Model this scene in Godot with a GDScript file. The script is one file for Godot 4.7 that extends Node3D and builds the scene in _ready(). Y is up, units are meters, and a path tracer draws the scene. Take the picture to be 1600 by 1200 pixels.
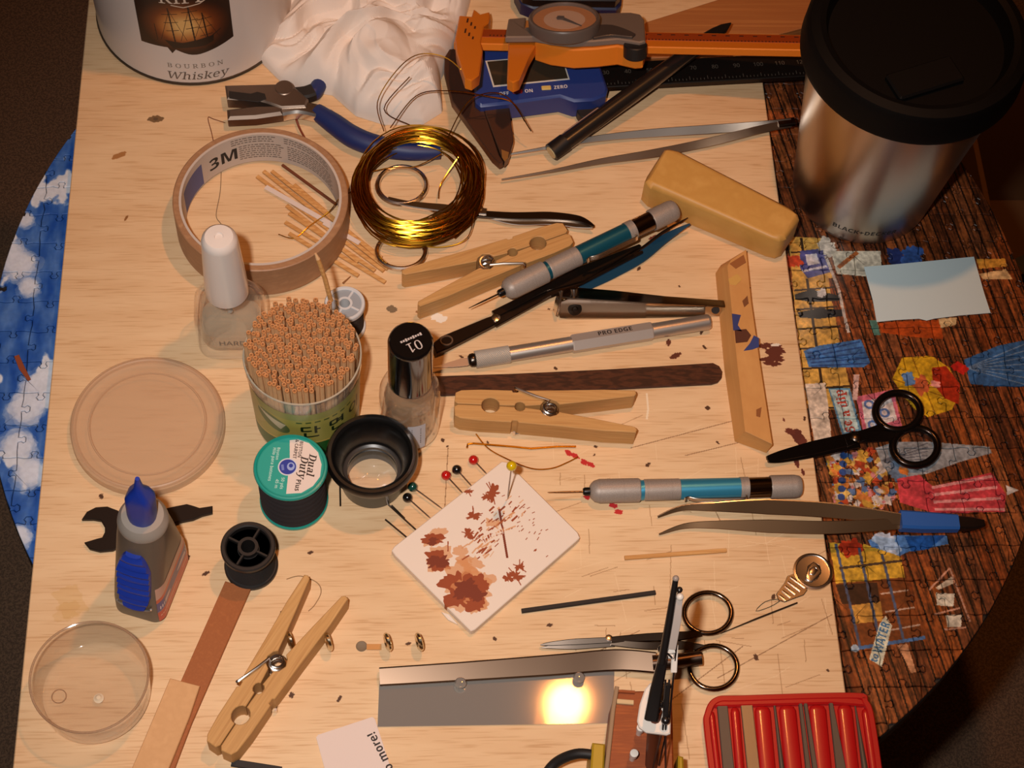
extends Node3D
# A hobby bench: a plywood board on a round jigsaw-puzzle table, crowded with modelling tools.
# Lengths are in millimetres on the board (x right, z towards the viewer, y up from the board's top face); at() and Shape turn them into metres.

const MM := 0.001
const BOARD_TOP := 460.0          # height of the board's top face above the floor
const TABLE_TOP := -10.0          # the puzzle's face, below the board's top

var origin := {}                  # thing -> its base point in millimetres
var used := {}
var mats := {}
var rng := RandomNumberGenerator.new()


class Shape:
	# Collects triangles in millimetres; commit() smooths faces that meet at less than `crease` degrees.
	var v := PackedVector3Array()
	var uv := PackedVector2Array()
	var x := Transform3D.IDENTITY
	var crease := 38.0

	func tri(a: Vector3, b: Vector3, c: Vector3, ua := Vector2.ZERO, ub := Vector2.ZERO, uc := Vector2.ZERO) -> void:
		if a.is_equal_approx(b) or b.is_equal_approx(c) or a.is_equal_approx(c):
			return
		v.append(x * a); v.append(x * b); v.append(x * c)
		uv.append(ua); uv.append(ub); uv.append(uc)

	func quad(a: Vector3, b: Vector3, c: Vector3, d: Vector3, ua := Vector2.ZERO, ub := Vector2.ZERO, uc := Vector2.ZERO, ud := Vector2.ZERO) -> void:
		tri(a, b, c, ua, ub, uc)
		tri(a, c, d, ua, uc, ud)

	# joins rings of equal length; cap ends with fans
	func rings(rs: Array, cap_a := true, cap_b := true, around := true) -> Shape:
		var n: int = rs[0].size()
		var last := n if around else n - 1
		for i in rs.size() - 1:
			var va := float(i) / (rs.size() - 1)
			var vb := float(i + 1) / (rs.size() - 1)
			for k in last:
				var k2 := (k + 1) % n
				quad(rs[i][k], rs[i][k2], rs[i + 1][k2], rs[i + 1][k], Vector2(float(k) / last, va), Vector2(float(k + 1) / last, va), Vector2(float(k + 1) / last, vb), Vector2(float(k) / last, vb))
		for end in [[cap_a, 0], [cap_b, rs.size() - 1]]:
			if end[0]:
				var r: PackedVector3Array = rs[end[1]]
				var c := Vector3.ZERO
				for p in r:
					c += p / n
				for k in n:
					if end[1] == 0:
						tri(c, r[(k + 1) % n], r[k])
					else:
						tri(c, r[k], r[(k + 1) % n])
		return self

	# profile of (radius, height) turned round the y axis
	func lathe(prof: Array, seg := 40, close := false) -> Shape:
		var rs := []
		for p in prof:
			var r := PackedVector3Array()
			for k in seg:
				var t := TAU * k / seg
				r.append(Vector3(p.x * cos(t), p.y, p.x * sin(t)))
			rs.append(r)
		if close:
			rs.append(rs[0])
		return rings(rs, false, false)

	# a round section along a path; r is a number or one number per point
	func tube(pts: Array, r, seg := 8, closed := false, cap := true) -> Shape:
		var n := pts.size()
		var rs := []
		var side := Vector3.ZERO
		for i in n:
			var a: Vector3 = pts[(i - 1 + n) % n] if closed or i > 0 else pts[i]
			var b: Vector3 = pts[(i + 1) % n] if closed or i < n - 1 else pts[i]
			var d := (b - a).normalized()
			if side == Vector3.ZERO:
				side = d.cross(Vector3.UP if absf(d.y) < 0.9 else Vector3.RIGHT).normalized()
			side = (side - d * side.dot(d)).normalized()
			var up := side.cross(d)
			var rad: float = r[i] if r is Array else r
			var ring := PackedVector3Array()
			for k in seg:
				var t := TAU * k / seg
				ring.append(pts[i] + (side * cos(t) + up * sin(t)) * rad)
			rs.append(ring)
		if closed:
			rs.append(rs[0])
		return rings(rs, cap and not closed, cap and not closed)

	# a flat bar with chamfered edges along a path: half widths w, half thickness t (numbers or lists), lying square to nrm
	func bar(pts: Array, w, t, nrm := Vector3.UP) -> Shape:
		var rs := []
		for i in pts.size():
			var d: Vector3 = (pts[mini(i + 1, pts.size() - 1)] - pts[maxi(i - 1, 0)]).normalized()
			var s := d.cross(nrm).normalized()
			var u := s.cross(d)
			var a: float = w[i] if w is Array else w
			var b: float = t[i] if t is Array else t
			var c := minf(a, b) * 0.35
			var ring := PackedVector3Array()
			for q in [[a, b - c], [a - c, b], [c - a, b], [-a, b - c], [-a, c - b], [c - a, -b], [a - c, -b], [a, c - b]]:
				ring.append(pts[i] + s * q[0] + u * q[1])
			rs.append(ring)
		return rings(rs)

	# outline in (x, z) raised from y0 to y1, edges chamfered by bev
	func prism(poly: PackedVector2Array, y0: float, y1: float, bev := 0.0, bottom := true) -> Shape:
		var n := poly.size()
		var area := 0.0
		for i in n:
			area += poly[i].cross(poly[(i + 1) % n])
		var inner := PackedVector2Array()
		for i in n:
			var d0 := (poly[i] - poly[(i - 1 + n) % n]).normalized()
			var d1 := (poly[(i + 1) % n] - poly[i]).normalized()
			var m := (d0 + d1).normalized()
			if m == Vector2.ZERO:
				m = d0
			var nn := Vector2(-m.y, m.x) * signf(area)
			inner.append(poly[i] + nn * bev / maxf(0.5, absf(m.dot(d0))))
		var levels := [[poly, y0], [poly, y1]]
		if bev > 0.0:
			levels = [[inner, y0], [poly, y0 + bev], [poly, y1 - bev], [inner, y1]] if bottom else [[poly, y0], [poly, y1 - bev], [inner, y1]]
		var rs := []
		for l in levels:
			var r := PackedVector3Array()
			for p in l[0]:
				r.append(Vector3(p.x, l[1], p.y))
			rs.append(r)
		rings(rs, false, false)
		for end in [[rs[0], false], [rs[-1], true]]:
			if not end[1] and not bottom:
				continue
			var flat := PackedVector2Array()
			for p in end[0]:
				flat.append(Vector2(p.x, p.z))
			var t := Geometry2D.triangulate_polygon(poly)
			for i in range(0, t.size(), 3):
				var a := flat[t[i]]
				var b := flat[t[i + 1]]
				var c := flat[t[i + 2]]
				# the rings run the way of the outline: the upper cap keeps its sense, the lower one turns round
				var same := (b - a).cross(c - a) * area > 0.0
				if same == end[1]:
					tri(end[0][t[i]], end[0][t[i + 1]], end[0][t[i + 2]])
				else:
					tri(end[0][t[i]], end[0][t[i + 2]], end[0][t[i + 1]])
		return self

	func box(c: Vector3, s: Vector3, bev := 0.3) -> Shape:
		var h := s / 2.0
		var b := minf(bev, minf(h.x, minf(h.y, h.z)) * 0.6)
		var poly := PackedVector2Array()
		for q in [[h.x, h.z - b], [h.x - b, h.z], [b - h.x, h.z], [-h.x, h.z - b], [-h.x, b - h.z], [b - h.x, -h.z], [h.x - b, -h.z], [h.x, b - h.z]]:
			poly.append(Vector2(c.x + q[0], c.z + q[1]))
		return prism(poly, c.y - h.y, c.y + h.y, b)

	func ball(c: Vector3, r: float, seg := 16) -> Shape:
		var was := x
		x = x * Transform3D(Basis.IDENTITY, c)
		var prof := []
		for i in seg / 2 + 1:
			var t := PI * i / (seg / 2)
			prof.append(Vector2(r * sin(t), -r * cos(t)))
		lathe(prof, seg)
		x = was
		return self

	func commit(o := Vector3.ZERO) -> ArrayMesh:
		var n := v.size()
		var vol := 0.0
		for i in range(0, n, 3):
			vol += v[i].dot(v[i + 1].cross(v[i + 2]))
		if vol > 0.0:             # faces must run clockwise seen from outside
			for i in range(0, n, 3):
				var p := v[i + 1]; v[i + 1] = v[i + 2]; v[i + 2] = p
				var q := uv[i + 1]; uv[i + 1] = uv[i + 2]; uv[i + 2] = q
		var fn := PackedVector3Array()
		var at := {}
		for i in range(0, n, 3):
			fn.append((v[i + 2] - v[i]).cross(v[i + 1] - v[i]))
			for k in 3:
				var key := Vector3i((v[i + k] * 500.0).round())
				if not at.has(key):
					at[key] = PackedInt32Array()
				at[key].append(i / 3)
		var lim := cos(deg_to_rad(crease))
		var nor := PackedVector3Array()
		var out := PackedVector3Array()
		for i in n:
			var me := fn[i / 3]
			var u := me.normalized()
			var s := Vector3.ZERO
			for f in at[Vector3i((v[i] * 500.0).round())]:
				if fn[f].normalized().dot(u) >= lim:
					s += fn[f]
			nor.append(s.normalized() if s.length() > 1e-12 else u)
			out.append((v[i] - o) * MM)
		var a := []
		a.resize(Mesh.ARRAY_MAX)
		a[Mesh.ARRAY_VERTEX] = out
		a[Mesh.ARRAY_NORMAL] = nor
		a[Mesh.ARRAY_TEX_UV] = uv
		var m := ArrayMesh.new()
		m.add_surface_from_arrays(Mesh.PRIMITIVE_TRIANGLES, a)
		return m


class Canvas:
	# A picture over a rectangle of the board plane, painted in millimetres: what is printed on, or soaked into, a surface.
	var im: Image
	var o: Vector2
	var s: float

	func _init(from: Vector2, size: Vector2, px_per_mm: float, fill: Color) -> void:
		o = from
		s = px_per_mm
		im = Image.create(int(size.x * s), int(size.y * s), false, Image.FORMAT_RGB8)
		im.fill(fill)

	func poly(pts: PackedVector2Array, c: Color) -> void:
		var lo := INF
		var hi := -INF
		var q := PackedVector2Array()
		for p in pts:
			var a := (p - o) * s
			q.append(a)
			lo = minf(lo, a.y)
			hi = maxf(hi, a.y)
		var n := q.size()
		for y in range(maxi(0, int(floor(lo))), mini(im.get_height() - 1, int(ceil(hi))) + 1):
			var xs := []
			var yy := y + 0.5
			for i in n:
				var a := q[i]
				var b := q[(i + 1) % n]
				if (a.y <= yy) != (b.y <= yy):
					xs.append(a.x + (yy - a.y) / (b.y - a.y) * (b.x - a.x))
			xs.sort()
			for i in range(0, xs.size() - 1, 2):
				var x0 := maxi(0, int(round(xs[i])))
				var x1 := mini(im.get_width(), int(round(xs[i + 1])))
				if x1 > x0:
					if c.a >= 1.0:
						im.fill_rect(Rect2i(x0, y, x1 - x0, 1), c)
					else:
						for x in range(x0, x1):
							im.set_pixel(x, y, im.get_pixel(x, y).lerp(Color(c.r, c.g, c.b), c.a))

	func line(a: Vector2, b: Vector2, w: float, c: Color) -> void:
		var d := (b - a).normalized()
		var e := Vector2(-d.y, d.x) * maxf(w, 1.0 / s) / 2.0
		poly(PackedVector2Array([a + e, b + e, b - e, a - e]), c)

	func path(pts, w: float, c: Color) -> void:
		for i in pts.size() - 1:
			line(pts[i], pts[i + 1], w, c)

	func oval(m: Vector2, rx: float, ry: float, c: Color, turn := 0.0) -> void:
		var pts := PackedVector2Array()
		for k in 28:
			pts.append(m + Vector2(rx * cos(TAU * k / 28), ry * sin(TAU * k / 28)).rotated(turn))
		poly(pts, c)

	# a blot with a ragged outline
	func blot(m: Vector2, r: float, c: Color, sd: int, rough := 0.5, stretch := 1.0, turn := 0.0) -> void:
		var g := RandomNumberGenerator.new()
		g.seed = sd
		var ph := []
		for k in 6:
			ph.append(g.randf() * TAU)
		var pts := PackedVector2Array()
		for k in 48:
			var t := TAU * k / 48
			var rr := 1.0
			for q in 6:
				rr += rough * 0.55 / (q + 1.6) * sin((q * 2 + 2) * t + ph[q])
			rr = r * maxf(0.2, rr + rough * g.randf_range(-0.14, 0.14))
			pts.append(m + Vector2(rr * stretch * cos(t), rr * sin(t)).rotated(turn))
		poly(pts, c)

	# letters; m is the middle of the line, dir the way it reads
	func text(t: String, m: Vector2, dir: float, high: float, c: Color, font: Font, wide := 1.0) -> void:
		var tm := TextMesh.new()
		tm.text = t
		tm.font = font
		tm.font_size = 64
		tm.pixel_size = 1.0
		tm.depth = 0.0
		var k := high / 46.0
		for sf in tm.get_surface_count():
			var a := tm.surface_get_arrays(sf)
			var vs: PackedVector3Array = a[Mesh.ARRAY_VERTEX]
			var ix: PackedInt32Array = a[Mesh.ARRAY_INDEX] if a[Mesh.ARRAY_INDEX] != null else PackedInt32Array(range(vs.size()))
			for i in range(0, ix.size() - 2, 3):
				var pts := PackedVector2Array()
				for j in 3:
					var p := vs[ix[i + j]]
					pts.append(m + Vector2(p.x * wide, -p.y).rotated(dir) * k)
				poly(pts, c)

	func texture() -> ImageTexture:
		return ImageTexture.create_from_image(im)


# ---------- small helpers

func p3(a: Array) -> Array:
	var out := []
	for i in range(0, a.size(), 3):
		out.append(Vector3(a[i], a[i + 1], a[i + 2]))
	return out

func p2(a: Array) -> PackedVector2Array:
	var out := PackedVector2Array()
	for i in range(0, a.size(), 2):
		out.append(Vector2(a[i], a[i + 1]))
	return out

func oval(c: Vector3, a: Vector3, b: Vector3, n := 36) -> Array:
	var out := []
	for k in n:
		out.append(c + a * cos(TAU * k / n) + b * sin(TAU * k / n))
	return out

# a smooth path through points
func smooth(pts: Array, each := 6) -> Array:
	var c := Curve3D.new()
	for i in pts.size():
		var a: Vector3 = pts[maxi(i - 1, 0)]
		var b: Vector3 = pts[mini(i + 1, pts.size() - 1)]
		var t := (b - a) / 6.0
		c.add_point(pts[i], -t, t)
	var out := []
	for i in pts.size() - 1:
		for k in each:
			out.append(c.sample(i, float(k) / each))
	out.append(pts[-1])
	return out

# spreads a few numbers over n places
func ramp(a: Array, n: int) -> Array:
	var out := []
	for i in n:
		var t := float(i) / maxi(1, n - 1) * (a.size() - 1)
		var k := mini(int(t), a.size() - 2)
		out.append(lerpf(a[k], a[k + 1], t - k))
	return out

func at(p: Vector3) -> Vector3:
	return (p + Vector3(0, BOARD_TOP, 0)) * MM

func numbered(called: String) -> String:
	used[called] = used.get(called, -1) + 1
	return called if used[called] == 0 else "%s_%03d" % [called, used[called]]

func tag(o: Node, label: String, category: String, group := "") -> Node:
	o.set_meta("label", label)
	o.set_meta("category", category)
	if group:
		o.set_meta("group", group)
	return o

# a thing whose children are its parts; p is its base point in millimetres
func thing(called: String, label: String, category: String, p := Vector3.ZERO, group := "") -> Node3D:
	var o := Node3D.new()
	o.name = numbered(called)
	add_child(o)
	o.position = at(p)
	origin[o] = p
	tag(o, label, category, group)
	return o

# a thing built about its own zero, its x axis turned from a to b (roll turns it about that axis)
func aim(o: Node3D, a: Vector3, b: Vector3, roll := 0.0) -> Node3D:
	var d := (b - a).normalized()
	var sd := d.cross(Vector3.UP).normalized()
	o.transform = Transform3D(Basis(d, sd.cross(d), sd) * Basis(Vector3.RIGHT, roll), at(a))
	return o

func part(parent: Node3D, called: String, s: Shape, m: Material) -> MeshInstance3D:
	var o := MeshInstance3D.new()
	o.name = called
	o.mesh = s.commit(origin.get(parent, Vector3.ZERO))
	o.material_override = m
	parent.add_child(o, true)
	origin[o] = origin.get(parent, Vector3.ZERO)
	return o

# a thing that is one mesh, its node at the middle of its base
func solo(called: String, s: Shape, m: Material, label: String, category: String, group := "") -> MeshInstance3D:
	var lo := Vector3.INF
	var hi := -Vector3.INF
	for p in s.v:
		lo = lo.min(p)
		hi = hi.max(p)
	var b := Vector3((lo.x + hi.x) / 2, lo.y, (lo.z + hi.z) / 2)
	var o := MeshInstance3D.new()
	o.name = numbered(called)
	o.mesh = s.commit(b)
	o.material_override = m
	add_child(o)
	o.position = at(b)
	origin[o] = b
	tag(o, label, category, group)
	return o

func copy(o: Node3D, label: String) -> Node3D:
	var c: Node3D = o.duplicate()
	c.name = numbered(String(o.name).rstrip("_0123456789"))
	add_child(c)
	c.set_meta("label", label)
	return c

func structure(called: String, s: Shape, m: Material) -> MeshInstance3D:
	var o := MeshInstance3D.new()
	o.name = called
	o.mesh = s.commit()
	o.material_override = m
	add_child(o)
	o.set_meta("kind", "structure")
	return o

# flat lettering as geometry: at p, reading along dir, face towards nrm
func letters(parent: Node3D, called: String, t: String, p: Vector3, dir: Vector3, nrm: Vector3, high: float, m: Material, f: Font) -> void:
	var s := Shape.new()
	var up := nrm.cross(dir).normalized()
	var tm := TextMesh.new()
	tm.text = t
	tm.font = f
	tm.font_size = 64
	tm.pixel_size = 1.0
	tm.depth = 0.0
	var k := high / 46.0
	for sf in tm.get_surface_count():
		var a := tm.surface_get_arrays(sf)
		var vs: PackedVector3Array = a[Mesh.ARRAY_VERTEX]
		var ix: PackedInt32Array = a[Mesh.ARRAY_INDEX] if a[Mesh.ARRAY_INDEX] != null else PackedInt32Array(range(vs.size()))
		for i in range(0, ix.size() - 2, 3):
			var q := []
			for j in 3:
				q.append(p + (dir * vs[ix[i + j]].x + up * vs[ix[i + j]].y) * k)
			s.tri(q[0], q[1], q[2])
	part(parent, called, s, m)

# lettering bent round an upright can of radius r about c: middle at angle mid, height y
func letters_round(parent: Node3D, called: String, t: String, c: Vector3, r: float, mid: float, y: float, high: float, m: Material, f: Font, slope := 0.0) -> void:
	var s := Shape.new()
	var tm := TextMesh.new()
	tm.text = t
	tm.font = f
	tm.font_size = 64
	tm.pixel_size = 1.0
	tm.depth = 0.0
	var k := high / 46.0
	for sf in tm.get_surface_count():
		var a := tm.surface_get_arrays(sf)
		var vs: PackedVector3Array = a[Mesh.ARRAY_VERTEX]
		var ix: PackedInt32Array = a[Mesh.ARRAY_INDEX] if a[Mesh.ARRAY_INDEX] != null else PackedInt32Array(range(vs.size()))
		for i in range(0, ix.size() - 2, 3):
			var q := []
			for j in 3:
				var g := mid - vs[ix[i + j]].x * k / r
				var yy := y + vs[ix[i + j]].y * k
				var rr := r + slope * (yy - y)
				q.append(c + Vector3(cos(g) * rr, yy, sin(g) * rr))
			s.tri(q[0], q[1], q[2])
	part(parent, called, s, m)

# ---------- materials

func rgb(r: int, g: int, b: int) -> Color:
	return Color8(r, g, b)

func mat(called: String, c: Color, rough := 0.5, metal := 0.0) -> StandardMaterial3D:
	if mats.has(called):
		return mats[called]
	var m := StandardMaterial3D.new()
	m.resource_name = called
	m.albedo_color = c
	m.roughness = rough
	m.metallic = metal
	mats[called] = m
	return m

func dull(called: String, c: Color, rough := 0.6) -> StandardMaterial3D:
	var m := mat(called, c, rough)
	m.metallic_specular = 0.25
	return m

func gloss(called: String, c: Color, rough := 0.3, coat := 0.5) -> StandardMaterial3D:
	var m := mat(called, c, rough)
	m.clearcoat_enabled = true
	m.clearcoat = coat
	m.clearcoat_roughness = 0.12
	return m

func pane(called: String, c: Color, alpha: float, rough := 0.05) -> StandardMaterial3D:
	var m := mat(called, c, rough)
	m.transparency = BaseMaterial3D.TRANSPARENCY_ALPHA
	m.albedo_color.a = alpha
	return m

func clear_solid(called: String, c: Color, ior_scale := 0.05) -> StandardMaterial3D:
	var m := mat(called, c, 0.02)
	m.transparency = BaseMaterial3D.TRANSPARENCY_ALPHA
	m.albedo_color.a = 0.0
	m.refraction_enabled = true
	m.refraction_scale = ior_scale
	return m

func noise(sd: int, freq: float, oct := 4) -> FastNoiseLite:
	var n := FastNoiseLite.new()
	n.seed = sd
	n.frequency = freq
	n.noise_type = FastNoiseLite.TYPE_SIMPLEX_SMOOTH
	n.fractal_octaves = oct
	return n

# a seamless picture of noise, stretched along u, between two or more colours
func grain_texture(sd: int, freq: float, cols: Array, w := 128, h := 512, stretch := 4, oct := 4) -> ImageTexture:
	var a := noise(sd, freq, oct).get_seamless_image(w, h)
	a.convert(Image.FORMAT_L8)
	a.resize(mini(w * stretch, 1024), h, Image.INTERPOLATE_CUBIC)
	var src := a.get_data()
	var out := PackedByteArray()
	out.resize(src.size() * 3)
	var lut := []
	for i in 256:
		var t := i / 255.0 * (cols.size() - 1)
		var k := mini(int(t), cols.size() - 2)
		lut.append((cols[k] as Color).lerp(cols[k + 1], t - k))
	for i in src.size():
		var c: Color = lut[src[i]]
		out[i * 3] = c.r8
		out[i * 3 + 1] = c.g8
		out[i * 3 + 2] = c.b8
	return ImageTexture.create_from_image(Image.create_from_data(a.get_width(), a.get_height(), false, Image.FORMAT_RGB8, out))

# wood or brushed metal whose grain runs along the thing's own x axis
func grained(called: String, tex: Texture2D, scale: Vector3, rough := 0.6, metal := 0.0) -> StandardMaterial3D:
	var m := mat(called, Color.WHITE, rough, metal)
	m.albedo_texture = tex
	m.uv1_triplanar = true
	m.uv1_scale = scale
	return m

func font(called := "Droid Sans", bold := false, italic := false) -> Font:
	var f := SystemFont.new()
	f.font_names = PackedStringArray([called])
	f.font_weight = 700 if bold else 400
	if italic:
		var v := FontVariation.new()
		v.base_font = f
		v.variation_transform = Transform2D(Vector2(1.0, 0.22), Vector2(0.0, 1.0), Vector2.ZERO)
		return v
	return f


func _ready() -> void:
	rng.seed = 7
	# ----- camera
	var cam := Camera3D.new()
	cam.name = "camera"
	cam.fov = 23.966
	cam.near = 0.05
	cam.far = 20.0
	add_child(cam)
	cam.transform = Transform3D(Basis(Vector3(0.99771, 0.05533, 0.03902), Vector3(0.00678, 0.49181, -0.87068), Vector3(-0.06737, 0.86894, 0.49031)), at(Vector3(-57.9, 747.3, 421.7)))
	cam.current = true
	# ----- a closed room in the evening: no daylight
	var env := Environment.new()
	env.background_mode = Environment.BG_COLOR
	env.background_color = Color(0, 0, 0)
	env.tonemap_mode = Environment.TONE_MAPPER_LINEAR
	env.tonemap_exposure = 1.0
	env.sdfgi_enabled = true
	env.ssao_enabled = true
	env.ssil_enabled = true
	var we := WorldEnvironment.new()
	we.name = "environment"
	we.environment = env
	add_child(we)
	# ----- the camera's own flash, a hand's breadth left of and above the lens
	var flash := SpotLight3D.new()
	flash.name = "camera_flash"
	flash.light_color = Color(1.0, 0.965, 0.94)
	flash.light_energy = 0.535
	flash.light_size = 0.012
	flash.spot_angle = 27.0
	flash.spot_angle_attenuation = 1.0
	flash.spot_range = 6.0
	flash.spot_attenuation = 2.0
	flash.shadow_enabled = true
	add_child(flash)
	flash.transform = cam.transform.translated_local(Vector3(-0.055, 0.035, 0.0))
	flash.look_at(at(Vector3(-49.1, 0, 40.4)), Vector3.FORWARD)
	# ----- the room and its lamp
	room()
	lamp(Vector3(98, 800, -122))
	# ----- the large things, then the small ones
	fonts()
	woods()
	puzzle_table()
	plywood_board()
	tin_bucket()
	travel_mug()
	paper_towel()
	floor_clutter()
	tape_roll()
	calipers()
	case_and_plank()
	pliers()
	wire_coil()
	small_scissors()
	long_tweezers()
	pencil()
	wax_block()
	thin_sticks()
	clear_bottle()
	toothpick_jar()
	spools()
	dark_bottle()
	loupe()
	jar_lid_and_cup()
	glue_bottle()
	wrench()
	clothespins()
	craft_knives()
	dark_tools()
	stained_bar()
	palette_and_pins()
	black_scissors()
	taped_tweezers()
	threader_and_needles()
	silver_scissors()
	saw_blade()
	screw_eyes()
	sanding_sticks()
	ship_model()
	file_case()
	papers()
	scraps()


var sans: Font
var bold: Font
var serif: Font
var serif_bold: Font

func fonts() -> void:
	sans = font("Droid Sans")
	bold = font("Droid Sans", true)
	serif = font("Droid Serif")
	serif_bold = font("Droid Serif", true)


func room() -> void:
	var s := Shape.new()
	s.box(Vector3(0, -20, 0), Vector3(4600, 40, 4600), 1)
	var m := grained("carpet", grain_texture(3, 0.11, [rgb(42, 32, 25), rgb(124, 98, 76), rgb(80, 63, 50), rgb(160, 130, 102)], 512, 512, 1, 5), Vector3(5.5, 5.5, 5.5), 1.0)
	structure("floor", s, m)
	var paint := mat("wall_paint", rgb(196, 186, 170), 0.9)
	for w in [["wall_back", Vector3(0, 1230, -2280), Vector3(4600, 2460, 40)], ["wall_front", Vector3(0, 1230, 2280), Vector3(4600, 2460, 40)], ["wall_left", Vector3(-2280, 1230, 0), Vector3(40, 2460, 4520)], ["wall_right", Vector3(2280, 1230, 0), Vector3(40, 2460, 4520)], ["ceiling", Vector3(0, 2480, 0), Vector3(4600, 40, 4600)]]:
		var b := Shape.new()
		b.box(w[1], w[2], 1)
		structure(w[0], b, paint)


# a tungsten lamp hung over the table, beyond the top of the picture
func lamp(p: Vector3) -> void:
	var o := thing("pendant_lamp", "tungsten pendant lamp with a bare bulb hanging over the table", "lamp", p)
	var s := Shape.new()
	s.x = Transform3D(Basis.IDENTITY, p)
	s.lathe([Vector2(21.5, 70), Vector2(25, 68), Vector2(26, 62), Vector2(25, 56), Vector2(21.5, 54)], 40)
	part(o, "collar", s, mat("shade_metal", rgb(40, 34, 30), 0.6))
	s = Shape.new()
	s.x = Transform3D(Basis.IDENTITY, p)
	s.lathe([Vector2(0, 110), Vector2(18, 108), Vector2(21, 100), Vector2(21, 58), Vector2(16, 46), Vector2(0, 46)], 24)
	part(o, "socket", s, mat("shade_metal", rgb(40, 34, 30), 0.6))
	s = Shape.new()
	s.tube([p + Vector3(0, 108, 0), p + Vector3(0, 2458 - BOARD_TOP - p.y, 0)], 3.0, 8)
	part(o, "cord", s, mat("shade_metal", rgb(40, 34, 30), 0.6))
	var g := mat("bulb_glow", rgb(255, 226, 180), 0.4)
	g.emission_enabled = true
	g.emission = Color(1.0, 0.62, 0.22)
	g.emission_energy_multiplier = 22.0
	s = Shape.new()
	s.x = Transform3D(Basis.IDENTITY, p)
	s.lathe([Vector2(0, -17), Vector2(7, -15.5), Vector2(12, -11.5), Vector2(15, -6), Vector2(15.6, 0), Vector2(15, 8), Vector2(13.5, 24), Vector2(12.5, 44), Vector2(0, 46)], 24)
	part(o, "bulb", s, g)
	var l := OmniLight3D.new()
	l.name = "bulb_light"
	l.light_color = Color(1.0, 0.645, 0.35)
	l.light_energy = 0.17
	l.light_size = 0.014
	l.omni_range = 8.0
	l.omni_attenuation = 2.0
	l.shadow_enabled = true
	o.add_child(l)


var wood_pin: StandardMaterial3D
var wood_stick: StandardMaterial3D
var steel: StandardMaterial3D
var chrome: StandardMaterial3D
var dark_steel: StandardMaterial3D

func woods() -> void:
	var pin_tex := grain_texture(21, 0.02, [rgb(210, 164, 104), rgb(190, 142, 84), rgb(200, 152, 92), rgb(176, 126, 70)], 64, 256, 8)
	wood_pin = grained("pin_wood", pin_tex, Vector3(8, 60, 60), 0.6)
	wood_stick = grained("stick_wood", grain_texture(22, 0.02, [rgb(226, 180, 118), rgb(204, 150, 88), rgb(180, 124, 66)], 64, 256, 8), Vector3(8, 80, 80), 0.6)
	steel = mat("steel", rgb(196, 190, 182), 0.28, 1.0)
	chrome = mat("chrome", rgb(228, 222, 214), 0.22, 1.0)
	dark_steel = mat("dark_steel", rgb(92, 82, 74), 0.3, 1.0)


# ---------- the round table with a glued jigsaw puzzle for a top, and the plywood board

func puzzle_table() -> void:
	var c := Vector3(7.6, 0, -36.5)
	var o := thing("puzzle_table", "round black table topped with a varnished jigsaw puzzle of sky and boardwalk", "table", Vector3(c.x, -BOARD_TOP, c.z))
	var black := mat("table_black", rgb(24, 21, 20), 0.5)
	var s := Shape.new()
	s.x = Transform3D(Basis.IDENTITY, c)
	s.lathe([Vector2(0, -30), Vector2(255, -30), Vector2(257.4, -28), Vector2(257.4, -12.4), Vector2(256.8, -11.8), Vector2(0, -11.8)], 120)
	part(o, "table_top", s, black)
	s = Shape.new()
	s.x = Transform3D(Basis.IDENTITY, c)
	s.lathe([Vector2(0, -432), Vector2(30, -432), Vector2(24, -400), Vector2(18, -300), Vector2(22, -90), Vector2(60, -30), Vector2(0, -30)], 32)
	part(o, "column", s, black)
	for k in 3:
		s = Shape.new()
		var d := Vector3(cos(TAU * k / 3 + 0.5), 0, sin(TAU * k / 3 + 0.5))
		s.bar([c + d * 10 + Vector3(0, -420, 0), c + d * 110 + Vector3(0, -430, 0), c + d * 210 + Vector3(0, -450, 0)], [16.0, 14.0, 11.0], [14.0, 12.0, 9.5])
		part(o, "foot", s, black)
	var m := mat("puzzle_print", Color.WHITE, 0.35)
	var from := Vector2(-256, -300)
	m.albedo_texture = puzzle_print(from).texture()
	m.texture_repeat = false
	m.clearcoat_enabled = true
	m.clearcoat = 0.55
	m.clearcoat_roughness = 0.16
	var ring := PackedVector2Array()
	for k in 160:
		ring.append(Vector2(c.x, c.z) + Vector2(cos(TAU * k / 160), sin(TAU * k / 160)) * 257.0)
	var cell := 17.0
	var e := {}
	for i in range(-17, 18):
		for j in range(-17, 18):
			var mid := Vector2((i + 0.5) * cell, (j + 0.5) * cell)
			if mid.length() > 272.0 or (mid.x + c.x > -206.0 and mid.x + c.x < 130.5) or mid.y + c.z < -222.0:
				continue
			var pts := PackedVector2Array()
			for side in 4:
				pts.append_array(puzzle_edge(i, j, side, cell))
			for k in pts.size():
				pts[k] += Vector2(c.x, c.z)
			for whole in Geometry2D.intersect_polygons(pts, ring):
				var shrunk := Geometry2D.offset_polygon(whole, -0.17)
				if shrunk.is_empty():
					continue
				var cut := shrunk[0]
				if cut.size() < 4:
					continue
				var area := 0.0
				for k in cut.size():
					area += cut[k].cross(cut[(k + 1) % cut.size()])
				if absf(area) < 24.0:
					continue
				var q := Shape.new()
				q.crease = 20.0
				q.prism(cut, TABLE_TOP - 1.7, TABLE_TOP, 0.3, false)
				for k in q.v.size():
					q.uv[k] = (Vector2(q.v[k].x, q.v[k].z) - from) / 528.0
				part(o, "puzzle_piece", q, m)


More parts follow.
